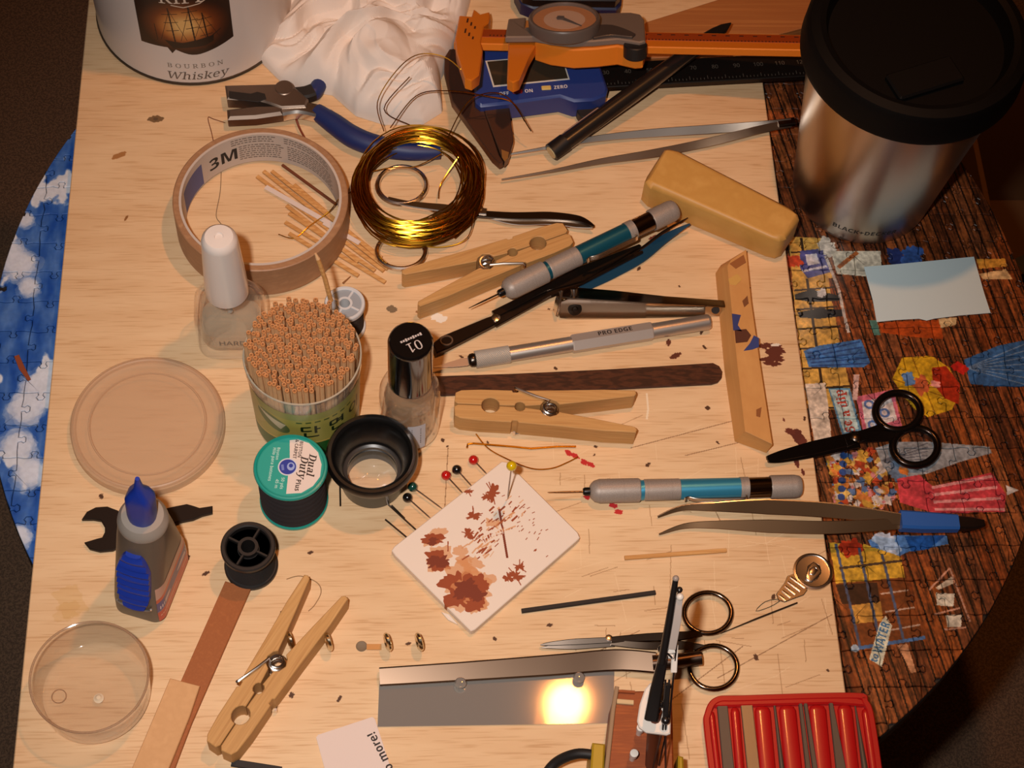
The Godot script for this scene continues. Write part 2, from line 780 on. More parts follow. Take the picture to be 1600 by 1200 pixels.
# one side of a puzzle piece, running round the piece; both neighbours get the same curve
func puzzle_edge(i: int, j: int, side: int, cell: float) -> PackedVector2Array:
	var upright := side == 1 or side == 3
	var ei := i + 1 if side == 1 else i
	var ej := j + 1 if side == 2 else j
	var g := RandomNumberGenerator.new()
	g.seed = (ei + 40) * 1000 + (ej + 40) * 2 + int(upright)
	var s := 1.0 if g.randf() < 0.5 else -1.0
	var mid := g.randf_range(0.45, 0.55)
	var big := g.randf_range(0.88, 1.1)
	var skew := g.randf_range(-0.04, 0.04)
	var pts := [Vector2(0, 0), Vector2(0.2, skew), Vector2(mid - 0.08, -0.02 * s), Vector2(mid - 0.06, 0.06 * s), Vector2(mid - 0.11 * big, 0.13 * s), Vector2(mid - 0.06, 0.2 * s * big), Vector2(mid + 0.06, 0.2 * s * big), Vector2(mid + 0.11 * big, 0.13 * s), Vector2(mid + 0.06, 0.06 * s), Vector2(mid + 0.08, -0.02 * s), Vector2(0.8, skew)]
	var out := PackedVector2Array()
	for p in pts:
		out.append(Vector2(ei * cell + p.y * cell, (ej + p.x) * cell) if upright else Vector2((ei + p.x) * cell, ej * cell + p.y * cell))
	if side == 2 or side == 3:     # runs backwards
		var end := Vector2(ei * cell, (ej + 1) * cell) if upright else Vector2((ei + 1) * cell, ej * cell)
		out.append(end)
		out.reverse()
		out.remove_at(out.size() - 1)
	return out


# the picture printed on the puzzle: sky with clouds to the left, a boardwalk with bathers and parasols to the right
func puzzle_print(from: Vector2) -> Canvas:
	var cv := Canvas.new(from, Vector2(528, 528), 3.0, rgb(70, 100, 150))
	var w := cv.im.get_width()
	var n := noise(5, 0.012, 4)
	var fine := noise(6, 0.25, 3)
	var streak := noise(9, 0.02, 3)
	var bytes := cv.im.get_data()
	var dir := (Vector2(175.1, 152.8) - Vector2(171.3, 131)).normalized()
	var across := Vector2(-dir.y, dir.x)
	var browns := [rgb(138, 68, 30), rgb(104, 52, 26), rgb(156, 80, 34), rgb(88, 46, 28), rgb(142, 80, 46), rgb(120, 56, 24), rgb(164, 96, 54)]
	for y in w:
		for x in w:
			var p := from + Vector2(x, y) / 3.0
			if p.x > -200.0 and p.x < 128.0:
				continue
			var c: Color
			if p.x < 0.0:
				var t := n.get_noise_2d(p.x * 2.2, p.y * 1.6) + 0.06 * fine.get_noise_2d(p.x, p.y)
				c = rgb(26, 74, 158).lerp(rgb(78, 120, 186), clampf(0.5 + 0.9 * streak.get_noise_2d(p.x * 5.0, p.y * 2.0), 0.0, 1.0))
				if t > 0.27:
					c = c.lerp(rgb(206, 214, 226), clampf((t - 0.27) * 14.0, 0.0, 1.0))
			else:
				var u := p.dot(across) / 5.6
				var k := floori(u)
				var l := p.dot(dir)
				c = browns[absi(k * 37 + 11) % 7]
				c = c.lerp(browns[absi(k * 53 + int(floor((l + (k * 71 % 29) * 3.0) / 46.0)) * 17) % 7], 0.55)
				var g := streak.get_noise_2d(l * 1.2, p.dot(across) * 28.0) + 0.6 * fine.get_noise_2d(l * 0.5, p.dot(across) * 3.0)
				c = c.lerp(rgb(26, 16, 12), clampf(0.12 + g * 0.9, 0.0, 0.75))
				c = c.lerp(rgb(164, 98, 52), clampf(-g * 0.9 - 0.1, 0.0, 0.5))
				var fr := u - k
				if fr < 0.13:
					c = rgb(24, 14, 10)
			var i := (y * w + x) * 3
			bytes[i] = c.r8
			bytes[i + 1] = c.g8
			bytes[i + 2] = c.b8
	cv.im = Image.create_from_data(w, w, false, Image.FORMAT_RGB8, bytes)
	# clouds
	for b in [[Vector2(-239.2, -74.3), 9.0, 1], [Vector2(-245, -83), 7.0, 2], [Vector2(-233.4, -61.3), 5.5, 3], [Vector2(-223.2, -3.9), 10.0, 4], [Vector2(-228.8, 6.4), 9.0, 5], [Vector2(-230.4, 26.7), 9.0, 6], [Vector2(-223.4, 40), 8.0, 7], [Vector2(-225.6, 72.4), 6.0, 8], [Vector2(-238.6, -101), 4.5, 9]]:
		for k in 9:
			var haze := rgb(206, 214, 228)
			haze.a = 0.2 + 0.05 * k
			cv.blot(b[0] + Vector2(0, -0.15 * k), b[1] * (1.15 - 0.085 * k), haze, b[2] + k * 3, 0.3)
	# sand-coloured blocks along the board's edge, with dark seams
	cv.poly(p2([145.5, -90.8, 162.9, -90, 163.1, -52.2, 164.6, -18.8, 166.5, 9.9, 141.4, 9.6]), rgb(206, 160, 76))
	for k in 9:
		var t := k / 8.0
		cv.line(Vector2(145.7, -81).lerp(Vector2(142, 9.7), t), Vector2(164.4, -82.9).lerp(Vector2(166.7, 8.1), t), 1.0, rgb(60, 42, 26))
	cv.line(Vector2(152, -90), Vector2(152, 9.7), 1.1, rgb(54, 38, 24))
	cv.line(Vector2(145.4, -67.5), Vector2(165.8, -68.2), 5.0, rgb(206, 160, 76))
	# a bather in a striped suit
	cv.poly(p2([150.4, -82.1, 163.1, -83.7, 164.6, -69.3, 152.4, -65.5, 149.2, -72.1]), rgb(74, 78, 140))
	cv.poly(p2([152.8, -79.8, 158.8, -80.6, 159.7, -74.4, 153.3, -73.2]), rgb(206, 206, 214))
	cv.line(Vector2(150.2, -69.8), Vector2(163.1, -72.8), 1.4, rgb(196, 196, 210))
	cv.blot(Vector2(146.4, -75.9), 4.0, rgb(196, 70, 40), 31)
	cv.blot(Vector2(164.6, -84.8), 5.0, rgb(222, 214, 200), 32)
	# white shapes beneath the mug and the note
	cv.poly(p2([166.2, -82.1, 176.8, -82.1, 192, -82.1, 191.2, -71.2, 182, -66.6, 167.7, -68.2]), rgb(214, 208, 188))
	cv.line(Vector2(168.9, -72), Vector2(180, -81.3), 2.2, rgb(176, 98, 46))
	cv.blot(Vector2(199.4, -78.1), 5.0, rgb(38, 54, 110), 33)
	cv.blot(Vector2(207.8, -78.9), 6.0, rgb(52, 90, 160), 34)
	# dark straps
	cv.poly(p2([144.7, -56, 153.5, -59, 167.4, -55.2, 167, -52.2, 153.3, -51.5, 144.7, -53]), rgb(36, 38, 40))
	cv.poly(p2([144.8, -45.5, 156, -47.7, 168.2, -46.9, 167.7, -43.2, 155.3, -41.7, 145.7, -42.5]), rgb(30, 32, 36))
	cv.blot(Vector2(158.5, -56.8), 2.5, rgb(196, 196, 196), 35)
	cv.path(p2([163.2, -79, 167.3, -59.8, 168.3, -42.8, 169.1, -33.5]), 1.6, rgb(186, 176, 168))
	# yellow rails at the rim
	cv.poly(p2([241, -76.9, 255.8, -77.2, 256.3, -72.5, 241.4, -71]), rgb(204, 150, 60))
	cv.poly(p2([240.9, -67.9, 255.3, -71, 257.6, -64.8, 242.3, -64.8]), rgb(212, 180, 130))
	# something orange beneath the note
	cv.poly(p2([184.7, -39.3, 216.7, -40.7, 216.2, -29.5, 205.4, -30.3, 185.8, -33.4]), rgb(178, 74, 26))
	cv.poly(p2([215.5, -41.4, 225.1, -42.1, 224, -37.6, 216, -36.2]), rgb(206, 178, 130))
	cv.poly(p2([180.4, -40.8, 184.3, -40.8, 184.9, -31.9, 181.7, -31.9]), rgb(76, 120, 110))
	# a blue awning
	cv.poly(p2([145.3, -23.3, 153.4, -26.2, 174.7, -29.7, 177.7, -16.5, 174.1, -13.7, 146.8, -13.9]), rgb(64, 112, 172))
	for k in 5:
		cv.line(Vector2(147.1, -21.8).lerp(Vector2(148.1, -14.6), k / 4.0), Vector2(174.1, -28.3).lerp(Vector2(176.9, -15.8), k / 4.0), 0.8, rgb(36, 72, 130))
	# yellow parasol with a red bather
	cv.poly(p2([187.2, -7.1, 194.1, -19.3, 208.9, -20, 216.8, -13, 219.8, 0.4, 214.3, 10.3, 201.7, 14.4, 196, 10.1, 191.5, 2.3]), rgb(208, 162, 32))
	cv.line(Vector2(187.2, -7.1), Vector2(215.8, 5), 0.7, rgb(150, 108, 20))
	cv.line(Vector2(198.9, -19.7), Vector2(205.7, 13), 0.7, rgb(150, 108, 20))
	cv.poly(p2([207.9, -13.1, 215.1, -14.1, 220.5, -3.9, 218, 7.5, 211.6, 3.9, 207.1, -4]), rgb(168, 44, 22))
	cv.blot(Vector2(201.3, -3.4), 4.5, rgb(196, 96, 56), 36)
	cv.blot(Vector2(195.4, -7), 3.5, rgb(92, 130, 180), 37)
	cv.blot(Vector2(208.4, -4), 2.2, rgb(226, 150, 140), 38)
	# blue parasol at the rim
	cv.poly(p2([224.7, -17.7, 243.4, -25.6, 256.9, -28.5, 262.9, -25.5, 258.6, -2.2, 239.4, -2.3, 225.6, -3.9]), rgb(52, 98, 152))
	for k in 7:
		cv.line(Vector2(225.2, -12.9), Vector2(263.6, -29.2).lerp(Vector2(258.4, -1.5), k / 6.0), 0.6, rgb(110, 140, 176))
	cv.blot(Vector2(221.9, -13), 3.5, rgb(190, 36, 30), 39)
	# a pink-edged notice with two swirls
	cv.poly(p2([168, 2.8, 187, -1.3, 188.3, 19.9, 168.9, 24.6]), rgb(206, 106, 126))
	cv.poly(p2([170.2, 5.7, 185.2, 2.2, 186.4, 15.7, 170.6, 21.1]), rgb(220, 208, 204))
	for q in [Vector2(173.8, 7.1), Vector2(180.7, 11.8), Vector2(174.1, 18.4)]:
		cv.oval(q, 2.6, 2.6, rgb(90, 120, 176))
		cv.oval(q, 1.4, 1.4, rgb(220, 208, 210))
	# the bathing-price sign
	cv.poly(p2([143.7, -4.5, 153.9, -5.2, 153, 27.2, 144.3, 27.1]), rgb(214, 196, 176))
	cv.poly(p2([154.8, -2.3, 165.6, -2.2, 168.1, 21.1, 158.4, 23.8]), rgb(92, 140, 172))
	cv.poly(p2([155.6, -1.2, 164.5, -1.1, 166.9, 20.4, 159.5, 22.4]), rgb(176, 198, 196))
	var along := Vector2(160, -0.8) - Vector2(163.1, 21.1)
	cv.text("5¢ a dip", Vector2(161.4, 10.5), along.angle(), 4.4, rgb(166, 52, 40), serif_bold)
	cv.poly(p2([168.5, -9.7, 171.3, -9.7, 168.4, 4.6, 165.9, 4.6]), rgb(204, 168, 158))
	# a crowd: many small bright blots
	var g2 := RandomNumberGenerator.new()
	g2.seed = 12
	var crowd := [rgb(200, 120, 56), rgb(216, 176, 96), rgb(206, 130, 130), rgb(176, 66, 36), rgb(214, 200, 190), rgb(84, 110, 150), rgb(196, 150, 60)]
	for k in 160:
		var q := Vector2(148.8, 35.7).lerp(Vector2(183.5, 31), g2.randf()) + (Vector2(151.3, 64.4) - Vector2(148.8, 35.7)) * g2.randf()
		cv.blot(q, g2.randf_range(0.8, 2.6), crowd[g2.randi() % 7], 100 + k, 0.5)
	for k in 7:
		cv.oval(Vector2(157.6, 34.8).lerp(Vector2(152.9, 61.1), k / 6.0), 1.8, 1.8, rgb(38, 70, 130))
	# grey furled parasol
	cv.poly(p2([173.6, 30.9, 184, 27.5, 199.6, 27.7, 229.2, 30.7, 229.9, 34.2, 213.5, 38.8, 197, 44.8, 181.2, 47.3, 175.9, 41.2]), rgb(148, 152, 156))
	for k in 8:
		cv.line(Vector2(175.7, 37.7), Vector2(199.5, 28.4).lerp(Vector2(197.1, 44.1), k / 7.0), 0.6, rgb(98, 102, 112))
	cv.blot(Vector2(182.9, 44), 5.0, rgb(92, 112, 136), 41)
	cv.blot(Vector2(185.5, 43.3), 2.2, rgb(206, 116, 50), 42)
	# pink striped parasol
	cv.poly(p2([181.8, 47.3, 192.6, 45.4, 198.4, 51.6, 228.1, 44.5, 232.9, 56, 230.6, 65.4, 196.8, 65.6, 181.2, 59.8]), rgb(196, 64, 74))
	for k in 4:
		cv.line(Vector2(197.7, 52.3).lerp(Vector2(197.2, 63.6), k / 3.0), Vector2(228.4, 46.5).lerp(Vector2(230.9, 64.1), k / 3.0), 1.5, rgb(226, 150, 150))
	cv.poly(p2([233.7, 51.3, 239.5, 54.1, 233.4, 56.7]), rgb(200, 198, 196))
	# the pale blue bather below the tweezers
	cv.poly(p2([163.2, 79, 176.9, 76.6, 201.1, 77.5, 201, 81.5, 181.7, 85.1, 175.2, 88.2, 165.4, 84.9]), rgb(96, 138, 196))
	cv.blot(Vector2(172, 81.1), 6.0, rgb(186, 200, 222), 43)
	cv.poly(p2([181, 77.3, 200.6, 76.9, 191.6, 83.9, 182.9, 85.1]), rgb(38, 88, 160))
	# yellow ladder sheet
	cv.poly(p2([145, 80, 161.2, 80.9, 177.7, 87.6, 178, 97.9, 145.4, 100.6]), rgb(206, 160, 50))
	cv.blot(Vector2(154.9, 82.8), 5.0, rgb(176, 50, 24), 44)
	cv.poly(p2([145.4, 100.6, 178, 97.9, 181.7, 128.7, 152.5, 131.8]), rgb(120, 62, 28))
	cv.poly(p2([145.3, 101.2, 164.5, 100.2, 164.7, 111.3, 147, 110.7]), rgb(54, 32, 22))
	cv.poly(p2([151.1, 111.4, 165, 109.7, 164.8, 119.1, 151.6, 120.4]), rgb(196, 142, 62))
	for k in 3:
		cv.line(Vector2(165.5, 106).lerp(Vector2(167.1, 123.8), k / 2.0), Vector2(178.8, 104.3).lerp(Vector2(181.6, 121.3), k / 2.0), 0.8, rgb(190, 160, 140))
	for l in [[Vector2(147.9, 80.7), Vector2(152.5, 131.8)], [Vector2(158.5, 82.5), Vector2(162.1, 130.2)], [Vector2(168.9, 85.9), Vector2(172.9, 128.5)]]:
		cv.line(l[0], l[1], 1.3, rgb(72, 84, 110))
	cv.line(Vector2(148.1, 93), Vector2(178, 89.6), 1.2, rgb(66, 52, 40))
	cv.line(Vector2(149.5, 132.4), Vector2(183, 127.5), 1.7, rgb(70, 110, 160))
	cv.oval(Vector2(150.1, 132.1), 1.8, 1.8, rgb(170, 190, 206))
	# the arrow sign to the water
	cv.poly(p2([155.8, 137.4, 162.8, 120.9, 166.3, 116.6, 168.6, 121.7, 161.1, 141.1]), rgb(206, 204, 180))
	var up_sign := Vector2(165.8, 120.7) - Vector2(158.2, 138.7)
	cv.text("WATER", Vector2(163.1, 127.1), up_sign.angle(), 4.0, rgb(60, 110, 150), bold, 0.85)
	cv.text("to", Vector2(158.5, 136.8), up_sign.angle(), 3.0, rgb(60, 110, 150), bold)
	# deck chairs
	cv.poly(p2([191.2, 105.7, 200, 106.5, 198.4, 112.8, 190.8, 112]), rgb(214, 206, 186))
	cv.poly(p2([194.2, 116.5, 201.9, 116.6, 200.3, 122.8, 193.8, 122.7]), rgb(214, 206, 186))
	cv.poly(p2([191.6, 103.2, 200.3, 97.6, 200.2, 101.4, 192.6, 104.5]), rgb(206, 190, 166))
	for l in [[Vector2(188.4, 104.4), Vector2(199.7, 93.7)], [Vector2(199.7, 93.7), Vector2(204.9, 120.4)], [Vector2(188.9, 116.4), Vector2(201.3, 113.5)], [Vector2(192.5, 123.9), Vector2(202.7, 122.9)]]:
		cv.line(l[0], l[1], 0.9, rgb(190, 140, 116))
	cv.poly(p2([169.6, 130.9, 174.4, 130.4, 176.4, 143.8, 174, 144.4]), rgb(196, 140, 100))
	# brushwork: the whole print is mottled, not flat
	bytes = cv.im.get_data()
	var dab := noise(14, 0.22, 3)
	var wash := noise(15, 0.06, 2)
	for y in w:
		for x in w:
			var px := from.x + x / 3.0
			if px > -200.0 and px < 128.0:
				continue
			var k := 0.96 + 0.24 * dab.get_noise_2d(x * 0.5, y * 0.5) + 0.2 * wash.get_noise_2d(x * 0.5, y * 0.5)
			if px < 0.0:
				k = lerpf(k, 1.0, 0.8)
			var i := (y * w + x) * 3
			for c in 3:
				bytes[i + c] = clampi(int(bytes[i + c] * k), 0, 255)
	cv.im = Image.create_from_data(w, w, false, Image.FORMAT_RGB8, bytes)
	return cv


func plywood_board() -> void:
	var lo := Vector2(-216.2, -300)
	var size := Vector2(356.7, 510)
	var cv := board_print(lo, size)
	var m := mat("plywood", Color.WHITE, 0.55)
	m.albedo_texture = cv.texture()
	m.texture_repeat = false
	var o := thing("plywood_board", "pale plywood work board scratched and stained, lying on the round table", "board", Vector3(-37.9, TABLE_TOP, -45))
	var s := Shape.new()
	s.box(Vector3(lo.x + size.x / 2, -4.9, lo.y + size.y / 2), Vector3(size.x, 9.8, size.y), 0.5)
	for k in s.v.size():
		s.uv[k] = (Vector2(s.v[k].x, s.v[k].z) - lo) / size
	part(o, "panel", s, m)


# birch grain with knots, knife scores, paint and glue
func board_print(lo: Vector2, size: Vector2) -> Canvas:
	var cv := Canvas.new(lo, size, 3.4, rgb(216, 178, 126))
	var w := cv.im.get_width()
	var h := cv.im.get_height()
	var fine := noise(31, 0.26, 3).get_image(w / 22, h)
	fine.convert(Image.FORMAT_L8)
	fine.resize(w, h, Image.INTERPOLATE_CUBIC)
	var mid := noise(32, 0.05, 4).get_image(w / 12, h / 2)
	mid.convert(Image.FORMAT_L8)
	mid.resize(w, h, Image.INTERPOLATE_CUBIC)
	var big := noise(33, 0.02, 2).get_image(w / 16, h / 8)
	big.convert(Image.FORMAT_L8)
	big.resize(w, h, Image.INTERPOLATE_CUBIC)
	var fd := fine.get_data()
	var md := mid.get_data()
	var bd := big.get_data()
	var bytes := cv.im.get_data()
	var a := rgb(230, 198, 156)
	var b := rgb(214, 176, 132)
	var d := rgb(170, 124, 78)
	for i in w * h:
		var f := fd[i] / 255.0
		var g := md[i] / 255.0
		var c := a.lerp(b, clampf(0.15 + 0.7 * g + 0.5 * (bd[i] / 255.0 - 0.5), 0.0, 1.0))
		if f < 0.4:
			c = c.lerp(d, clampf((0.4 - f) * 1.7 * (0.3 + g), 0.0, 0.45))
		bytes[i * 3] = c.r8
		bytes[i * 3 + 1] = c.g8
		bytes[i * 3 + 2] = c.b8
	cv.im = Image.create_from_data(w, h, false, Image.FORMAT_RGB8, bytes)
	# knots and slivers of darker grain
	cv.blot(Vector2(-176.5, -157), 2.3, rgb(120, 92, 60), 1, 0.3, 1.6)
	cv.oval(Vector2(-176.5, -157), 1.3, 1.0, rgb(96, 74, 52))
	cv.blot(Vector2(-193.4, -133.9), 1.4, rgb(168, 116, 66), 2, 0.3, 3.2, -0.5)
	cv.blot(Vector2(-187.4, -95.6), 0.6, rgb(140, 92, 48), 3, 0.2, 3.0, -1.1)
	cv.blot(Vector2(-56.8, -42.1), 1.9, rgb(126, 106, 80), 4, 0.3, 1.4)
	cv.blot(Vector2(-44.4, -40.2), 0.6, rgb(150, 108, 66), 5, 0.3, 2.0, 0.9)
	cv.blot(Vector2(-198.4, 108.1), 7.0, Color(0.72, 0.53, 0.2, 0.16), 6, 0.5)
	cv.blot(Vector2(-199.7, 112.6), 5.0, Color(0.72, 0.53, 0.2, 0.14), 7, 0.5)
	# dark crumbs and nicks
	var g2 := RandomNumberGenerator.new()
	g2.seed = 4
	for p in p2([-94.8, 86.6, -107, 116.2, -102, 153.7, -140.5, 96.2, -139.6, 36.1, -136.9, 16.1, -188.1, 57.8, -148.8, 87.4, 102, 140.2, 114, 110, 132.9, 145.3, 92.5, -27.9, 93.9, -18.8, 119.4, -53.6, 104.2, -61.1, -24, -14.3, -13.2, 30.8, 18.1, -21.1, 20.3, -8.6, 20.4, -42.1, 64.5, -65, 85.1, -55.6, 76.6, 0.6, 92.3, 14.7, 94.7, 31.8, 61.1, 43.3, 35.9, 38.7, 37.6, 34.6, 61.6, 43.6, 137.8, 20.3, 149.3, 15.2, -31.2, 33.9, -34, 28.9, -13.5, 129.2, -15.4, 144, -80.6, 154.4, -50.1, 131, 12.2, 123.6, 126.4, 78.5, 107.4, 32]):
		cv.blot(p + Vector2(g2.randf_range(-1, 1), g2.randf_range(-1, 1)), g2.randf_range(0.4, 1.0), rgb(74, 44, 26), g2.randi() % 999, 0.5, g2.randf_range(1.0, 2.0), g2.randf() * 3.0)
	# knife scores, dark with dust or pale
	for k in 90:
		var q := Vector2(15.9, -14).lerp(Vector2(137.1, -13.2), g2.randf()) + Vector2(0, 175.0 * pow(g2.randf(), 0.8))
		var t: float = [0.1, 1.5, -0.25, 1.62, -0.45][g2.randi() % 5] + g2.randf_range(-0.12, 0.12)
		var dv := Vector2(cos(t), sin(t)) * g2.randf_range(4, 26)
		cv.line(q, q + dv, 0.3, Color(0.5, 0.34, 0.2, 0.55) if g2.randf() < 0.6 else Color(0.93, 0.82, 0.66, 0.6))
	for l in [[Vector2(54.2, 34.8), Vector2(107.1, 20)], [Vector2(79.5, 39.1), Vector2(107.4, 32)], [Vector2(91.2, 68.4), Vector2(93.5, 74.9)], [Vector2(48.8, 168.5), Vector2(97, 134.1)], [Vector2(84.1, 148.8), Vector2(139, 119.7)], [Vector2(2.5, 150.2), Vector2(51.9, 125.8)], [Vector2(-31.2, 33.9), Vector2(-35.3, 92.1)], [Vector2(22.4, 144.7), Vector2(34, 139)]]:
		cv.line(l[0], l[1], 0.35, Color(0.4, 0.26, 0.15, 0.7))
	# dried paint
	var wine := rgb(92, 38, 26)
	for p in p2([123.8, -20.4, 126.6, -17.5, 129.1, -19.7, 127.3, -14.7, 124.5, -12.5, 129, -13.2, 130, -16.8, 126.2, -10.4]):
		cv.blot(p, 1.7, wine, int(p.x * 7), 0.6, 2.0)
	cv.blot(Vector2(128.9, -20.8), 0.9, rgb(226, 216, 200), 8, 0.3, 2.6)
	cv.blot(Vector2(134, 29.5), 3.6, rgb(86, 32, 24), 9, 0.45, 0.9)
	cv.blot(Vector2(136, 32.9), 2.4, rgb(96, 38, 28), 10, 0.5)
	cv.blot(Vector2(130.6, 26.7), 1.4, rgb(96, 38, 28), 11, 0.5, 2.0)
	cv.blot(Vector2(131.8, 43), 2.6, rgb(92, 34, 26), 12, 0.5, 0.5)
	cv.blot(Vector2(134.2, 48.4), 1.8, rgb(92, 34, 26), 13, 0.5, 0.4)
	cv.blot(Vector2(128.3, 20.5), 1.0, rgb(110, 50, 36), 14, 0.5, 0.5)
	cv.blot(Vector2(104.6, -20.2), 2.2, rgb(150, 62, 34), 15, 0.4, 0.7, 0.4)
	for p in p2([24.9, 37.2, 27.8, 38.6, 31.8, 42, 34.7, 43.3, 32.2, 59.8, 44, 64.5, 46.2, 67.8]):
		cv.blot(p, 1.3, rgb(186, 30, 34), int(p.y * 9), 0.5, 1.4, 0.6)
	cv.blot(Vector2(74.6, -83.3), 1.6, rgb(120, 44, 26), 16, 0.5, 1.6)
	cv.blot(Vector2(79.5, -15), 1.6, rgb(90, 40, 24), 17, 0.5, 1.6, -0.5)
	cv.blot(Vector2(76.7, -22.5), 1.0, rgb(90, 40, 24), 18, 0.5, 2.0, -1.2)
	cv.blot(Vector2(-34, -36.9), 2.4, rgb(232, 224, 210), 19, 0.4, 1.6)
	cv.path([Vector2(63.9, 5.7), Vector2(63.9, 14.4), Vector2(62.9, 19.6)], 1.0, Color(0.95, 0.9, 0.8, 0.7))
	return cv


# ---------- things along the back of the board

func tin_bucket() -> void:
	var c := Vector3(-159.8, 0, -230.1)
	var o := thing("whiskey_tin", "white tin drum printed with a sailing ship and bourbon lettering", "tin", c)
	var s := Shape.new()
	s.x = Transform3D(Basis.IDENTITY, c)
	s.lathe([Vector2(0, 1.2), Vector2(49.5, 1.2), Vector2(51.2, 2.2), Vector2(51.2, 108), Vector2(50.4, 108), Vector2(50.4, 4), Vector2(0, 4)], 72)
	var white := gloss("tin_white", rgb(216, 208, 202), 0.4, 0.2)
	part(o, "body", s, white)
	s = Shape.new()
	s.x = Transform3D(Basis.IDENTITY, c)
	s.lathe([Vector2(49.8, 0), Vector2(51.6, 0.2), Vector2(52.0, 1.0), Vector2(51.6, 1.8), Vector2(50.6, 2.0), Vector2(49.8, 1.4)], 72, true)
	part(o, "base_rim", s, mat("rim_dark", rgb(92, 84, 74), 0.35, 0.8))
	s = Shape.new()
	s.tube(oval(c + Vector3(0, 108, 0), Vector3(51.2, 0, 0), Vector3(0, 0, 51.2), 64), 1.5, 8, true)
	part(o, "top_rim", s, mat("rim_dark", rgb(92, 84, 74), 0.35, 0.8))
	# the printed picture: a square-rigger against a glowing sky, the lower edge torn to a scroll
	var cv := Canvas.new(Vector2(0, 0), Vector2(48, 62), 8.0, rgb(34, 18, 12))
	for k in 26:
		var t := k / 25.0
		cv.oval(Vector2(24, 40), 23.0 * (1.0 - t * 0.8), 20.0 * (1.0 - t * 0.8), rgb(44, 20, 10).lerp(rgb(150, 72, 20), minf(t * 1.6, 1.0)).lerp(rgb(224, 180, 110), maxf(0.0, t * 1.7 - 0.7)))
	cv.poly(p2([0, 0, 48, 0, 48, 24, 36, 21, 24, 20, 10, 22, 0, 26]), rgb(40, 22, 14))
	var black := rgb(26, 14, 10)
	cv.poly(p2([13, 51, 22, 52.5, 38, 48.5, 37.5, 53, 33, 55.5, 17, 57]), black)
	cv.line(Vector2(37, 49), Vector2(42, 45), 0.6, black)
	for mast in [[17.5, 27], [27.5, 25], [34, 31]]:
		cv.line(Vector2(mast[0] + 1, 53), Vector2(mast[0] - 0.5, mast[1]), 0.7, black)
		for k in 3:
			cv.line(Vector2(mast[0] - 4 + k * 0.6, mast[1] + 5 + k * 6), Vector2(mast[0] + 4 - k * 0.2, mast[1] + 4 + k * 6), 0.4, black)
		cv.line(Vector2(mast[0], mast[1] + 2), Vector2(mast[0] + 7, 51), 0.22, black)
		cv.line(Vector2(mast[0], mast[1] + 2), Vector2(mast[0] - 6, 51), 0.22, black)
	cv.line(Vector2(9, 40), Vector2(9.6, 52), 0.4, black)
	cv.text("RIFF", Vector2(25, 19.5), -0.03, 8.0, rgb(214, 200, 184), serif)
	cv.path([Vector2(19, 24.6), Vector2(25, 26.2), Vector2(33, 24.2), Vector2(36, 22)], 0.7, rgb(206, 190, 170))
	var pm := mat("ship_print", Color.WHITE, 0.4)
	pm.albedo_texture = cv.texture()
	pm.texture_repeat = false
	s = Shape.new()
	var mid := 1.545
	for i in 24:
		var u0 := i / 24.0
		var u1 := (i + 1) / 24.0
		var low := func(u: float) -> float: return 29.2 - (4.2 if u > 0.33 and u < 0.36 else 0.0) - 6.0 * sin(clampf((u - 0.34) / 0.3, 0.0, 1.0) * PI / 2.0) + 8.5 * pow(clampf((u - 0.5) / 0.5, 0.0, 1.0), 1.4)
		for j in 10:
			var q := []
			var w := []
			for e in [[u0, j], [u1, j], [u1, j + 1], [u0, j + 1]]:
				var y0: float = low.call(e[0])
				var y: float = lerpf(y0, 86.0, e[1] / 10.0)
				var g: float = mid + (0.5 - e[0]) * 48.0 / 51.3
				q.append(c + Vector3(cos(g) * 51.28, y, sin(g) * 51.28))
				w.append(Vector2(e[0], clampf((86.0 - y) / 62.0, 0.0, 1.0)))
			s.quad(q[0], q[1], q[2], q[3], w[0], w[1], w[2], w[3])
	part(o, "ship_picture", s, pm)
	var ink := mat("tin_ink", rgb(128, 114, 98), 0.6)
	letters_round(o, "lettering", "B O U R B O N", c, 51.3, mid - 0.05, 15.2, 3.2, ink, serif)
	letters_round(o, "lettering", "Whiskey", c, 51.3, mid - 0.05, 7.4, 5.6, mat("tin_ink_dark", rgb(98, 86, 76), 0.6), font("Droid Serif", false, true))


func travel_mug() -> void:
	var c := Vector3(186.5, TABLE_TOP, -120.5)
	var o := thing("travel_mug", "brushed stainless travel mug with a wide black lid", "mug", c)
	var s := Shape.new()
	s.x = Transform3D(Basis.IDENTITY, c)
	s.lathe([Vector2(0, 1), Vector2(32, 0), Vector2(35, 1.2), Vector2(35.8, 4), Vector2(37.5, 20), Vector2(42, 60), Vector2(46.4, 95), Vector2(48.2, 110), Vector2(0, 110)], 80)
	var m := mat("brushed_steel", rgb(176, 164, 152), 0.3, 1.0)
	part(o, "body", s, m)
	s = Shape.new()
	s.x = Transform3D(Basis.IDENTITY, c)
	s.lathe([Vector2(0, 105), Vector2(49.5, 105), Vector2(52.2, 107), Vector2(52.6, 110), Vector2(52.0, 121), Vector2(50.4, 124.5), Vector2(46.5, 126), Vector2(43.5, 125), Vector2(42, 120), Vector2(41, 117.5), Vector2(0, 117)], 80)
	var lid := part(o, "lid", s, dull("lid_black", rgb(11, 10, 10), 0.6))
	s = Shape.new()
	s.x = Transform3D(Basis(Vector3.UP, 0.35), c)
	s.box(Vector3(-8, 119, 22), Vector3(34, 3, 15), 1.5)
	part(lid, "sip_slide", s, dull("lid_slide", rgb(14, 13, 13), 0.6))
	letters_round(o, "lettering", "BLACK+DECKER", c, 36.75, 1.72, 12.5, 3.3, mat("mug_ink", rgb(34, 30, 28), 0.5), bold, 0.11)


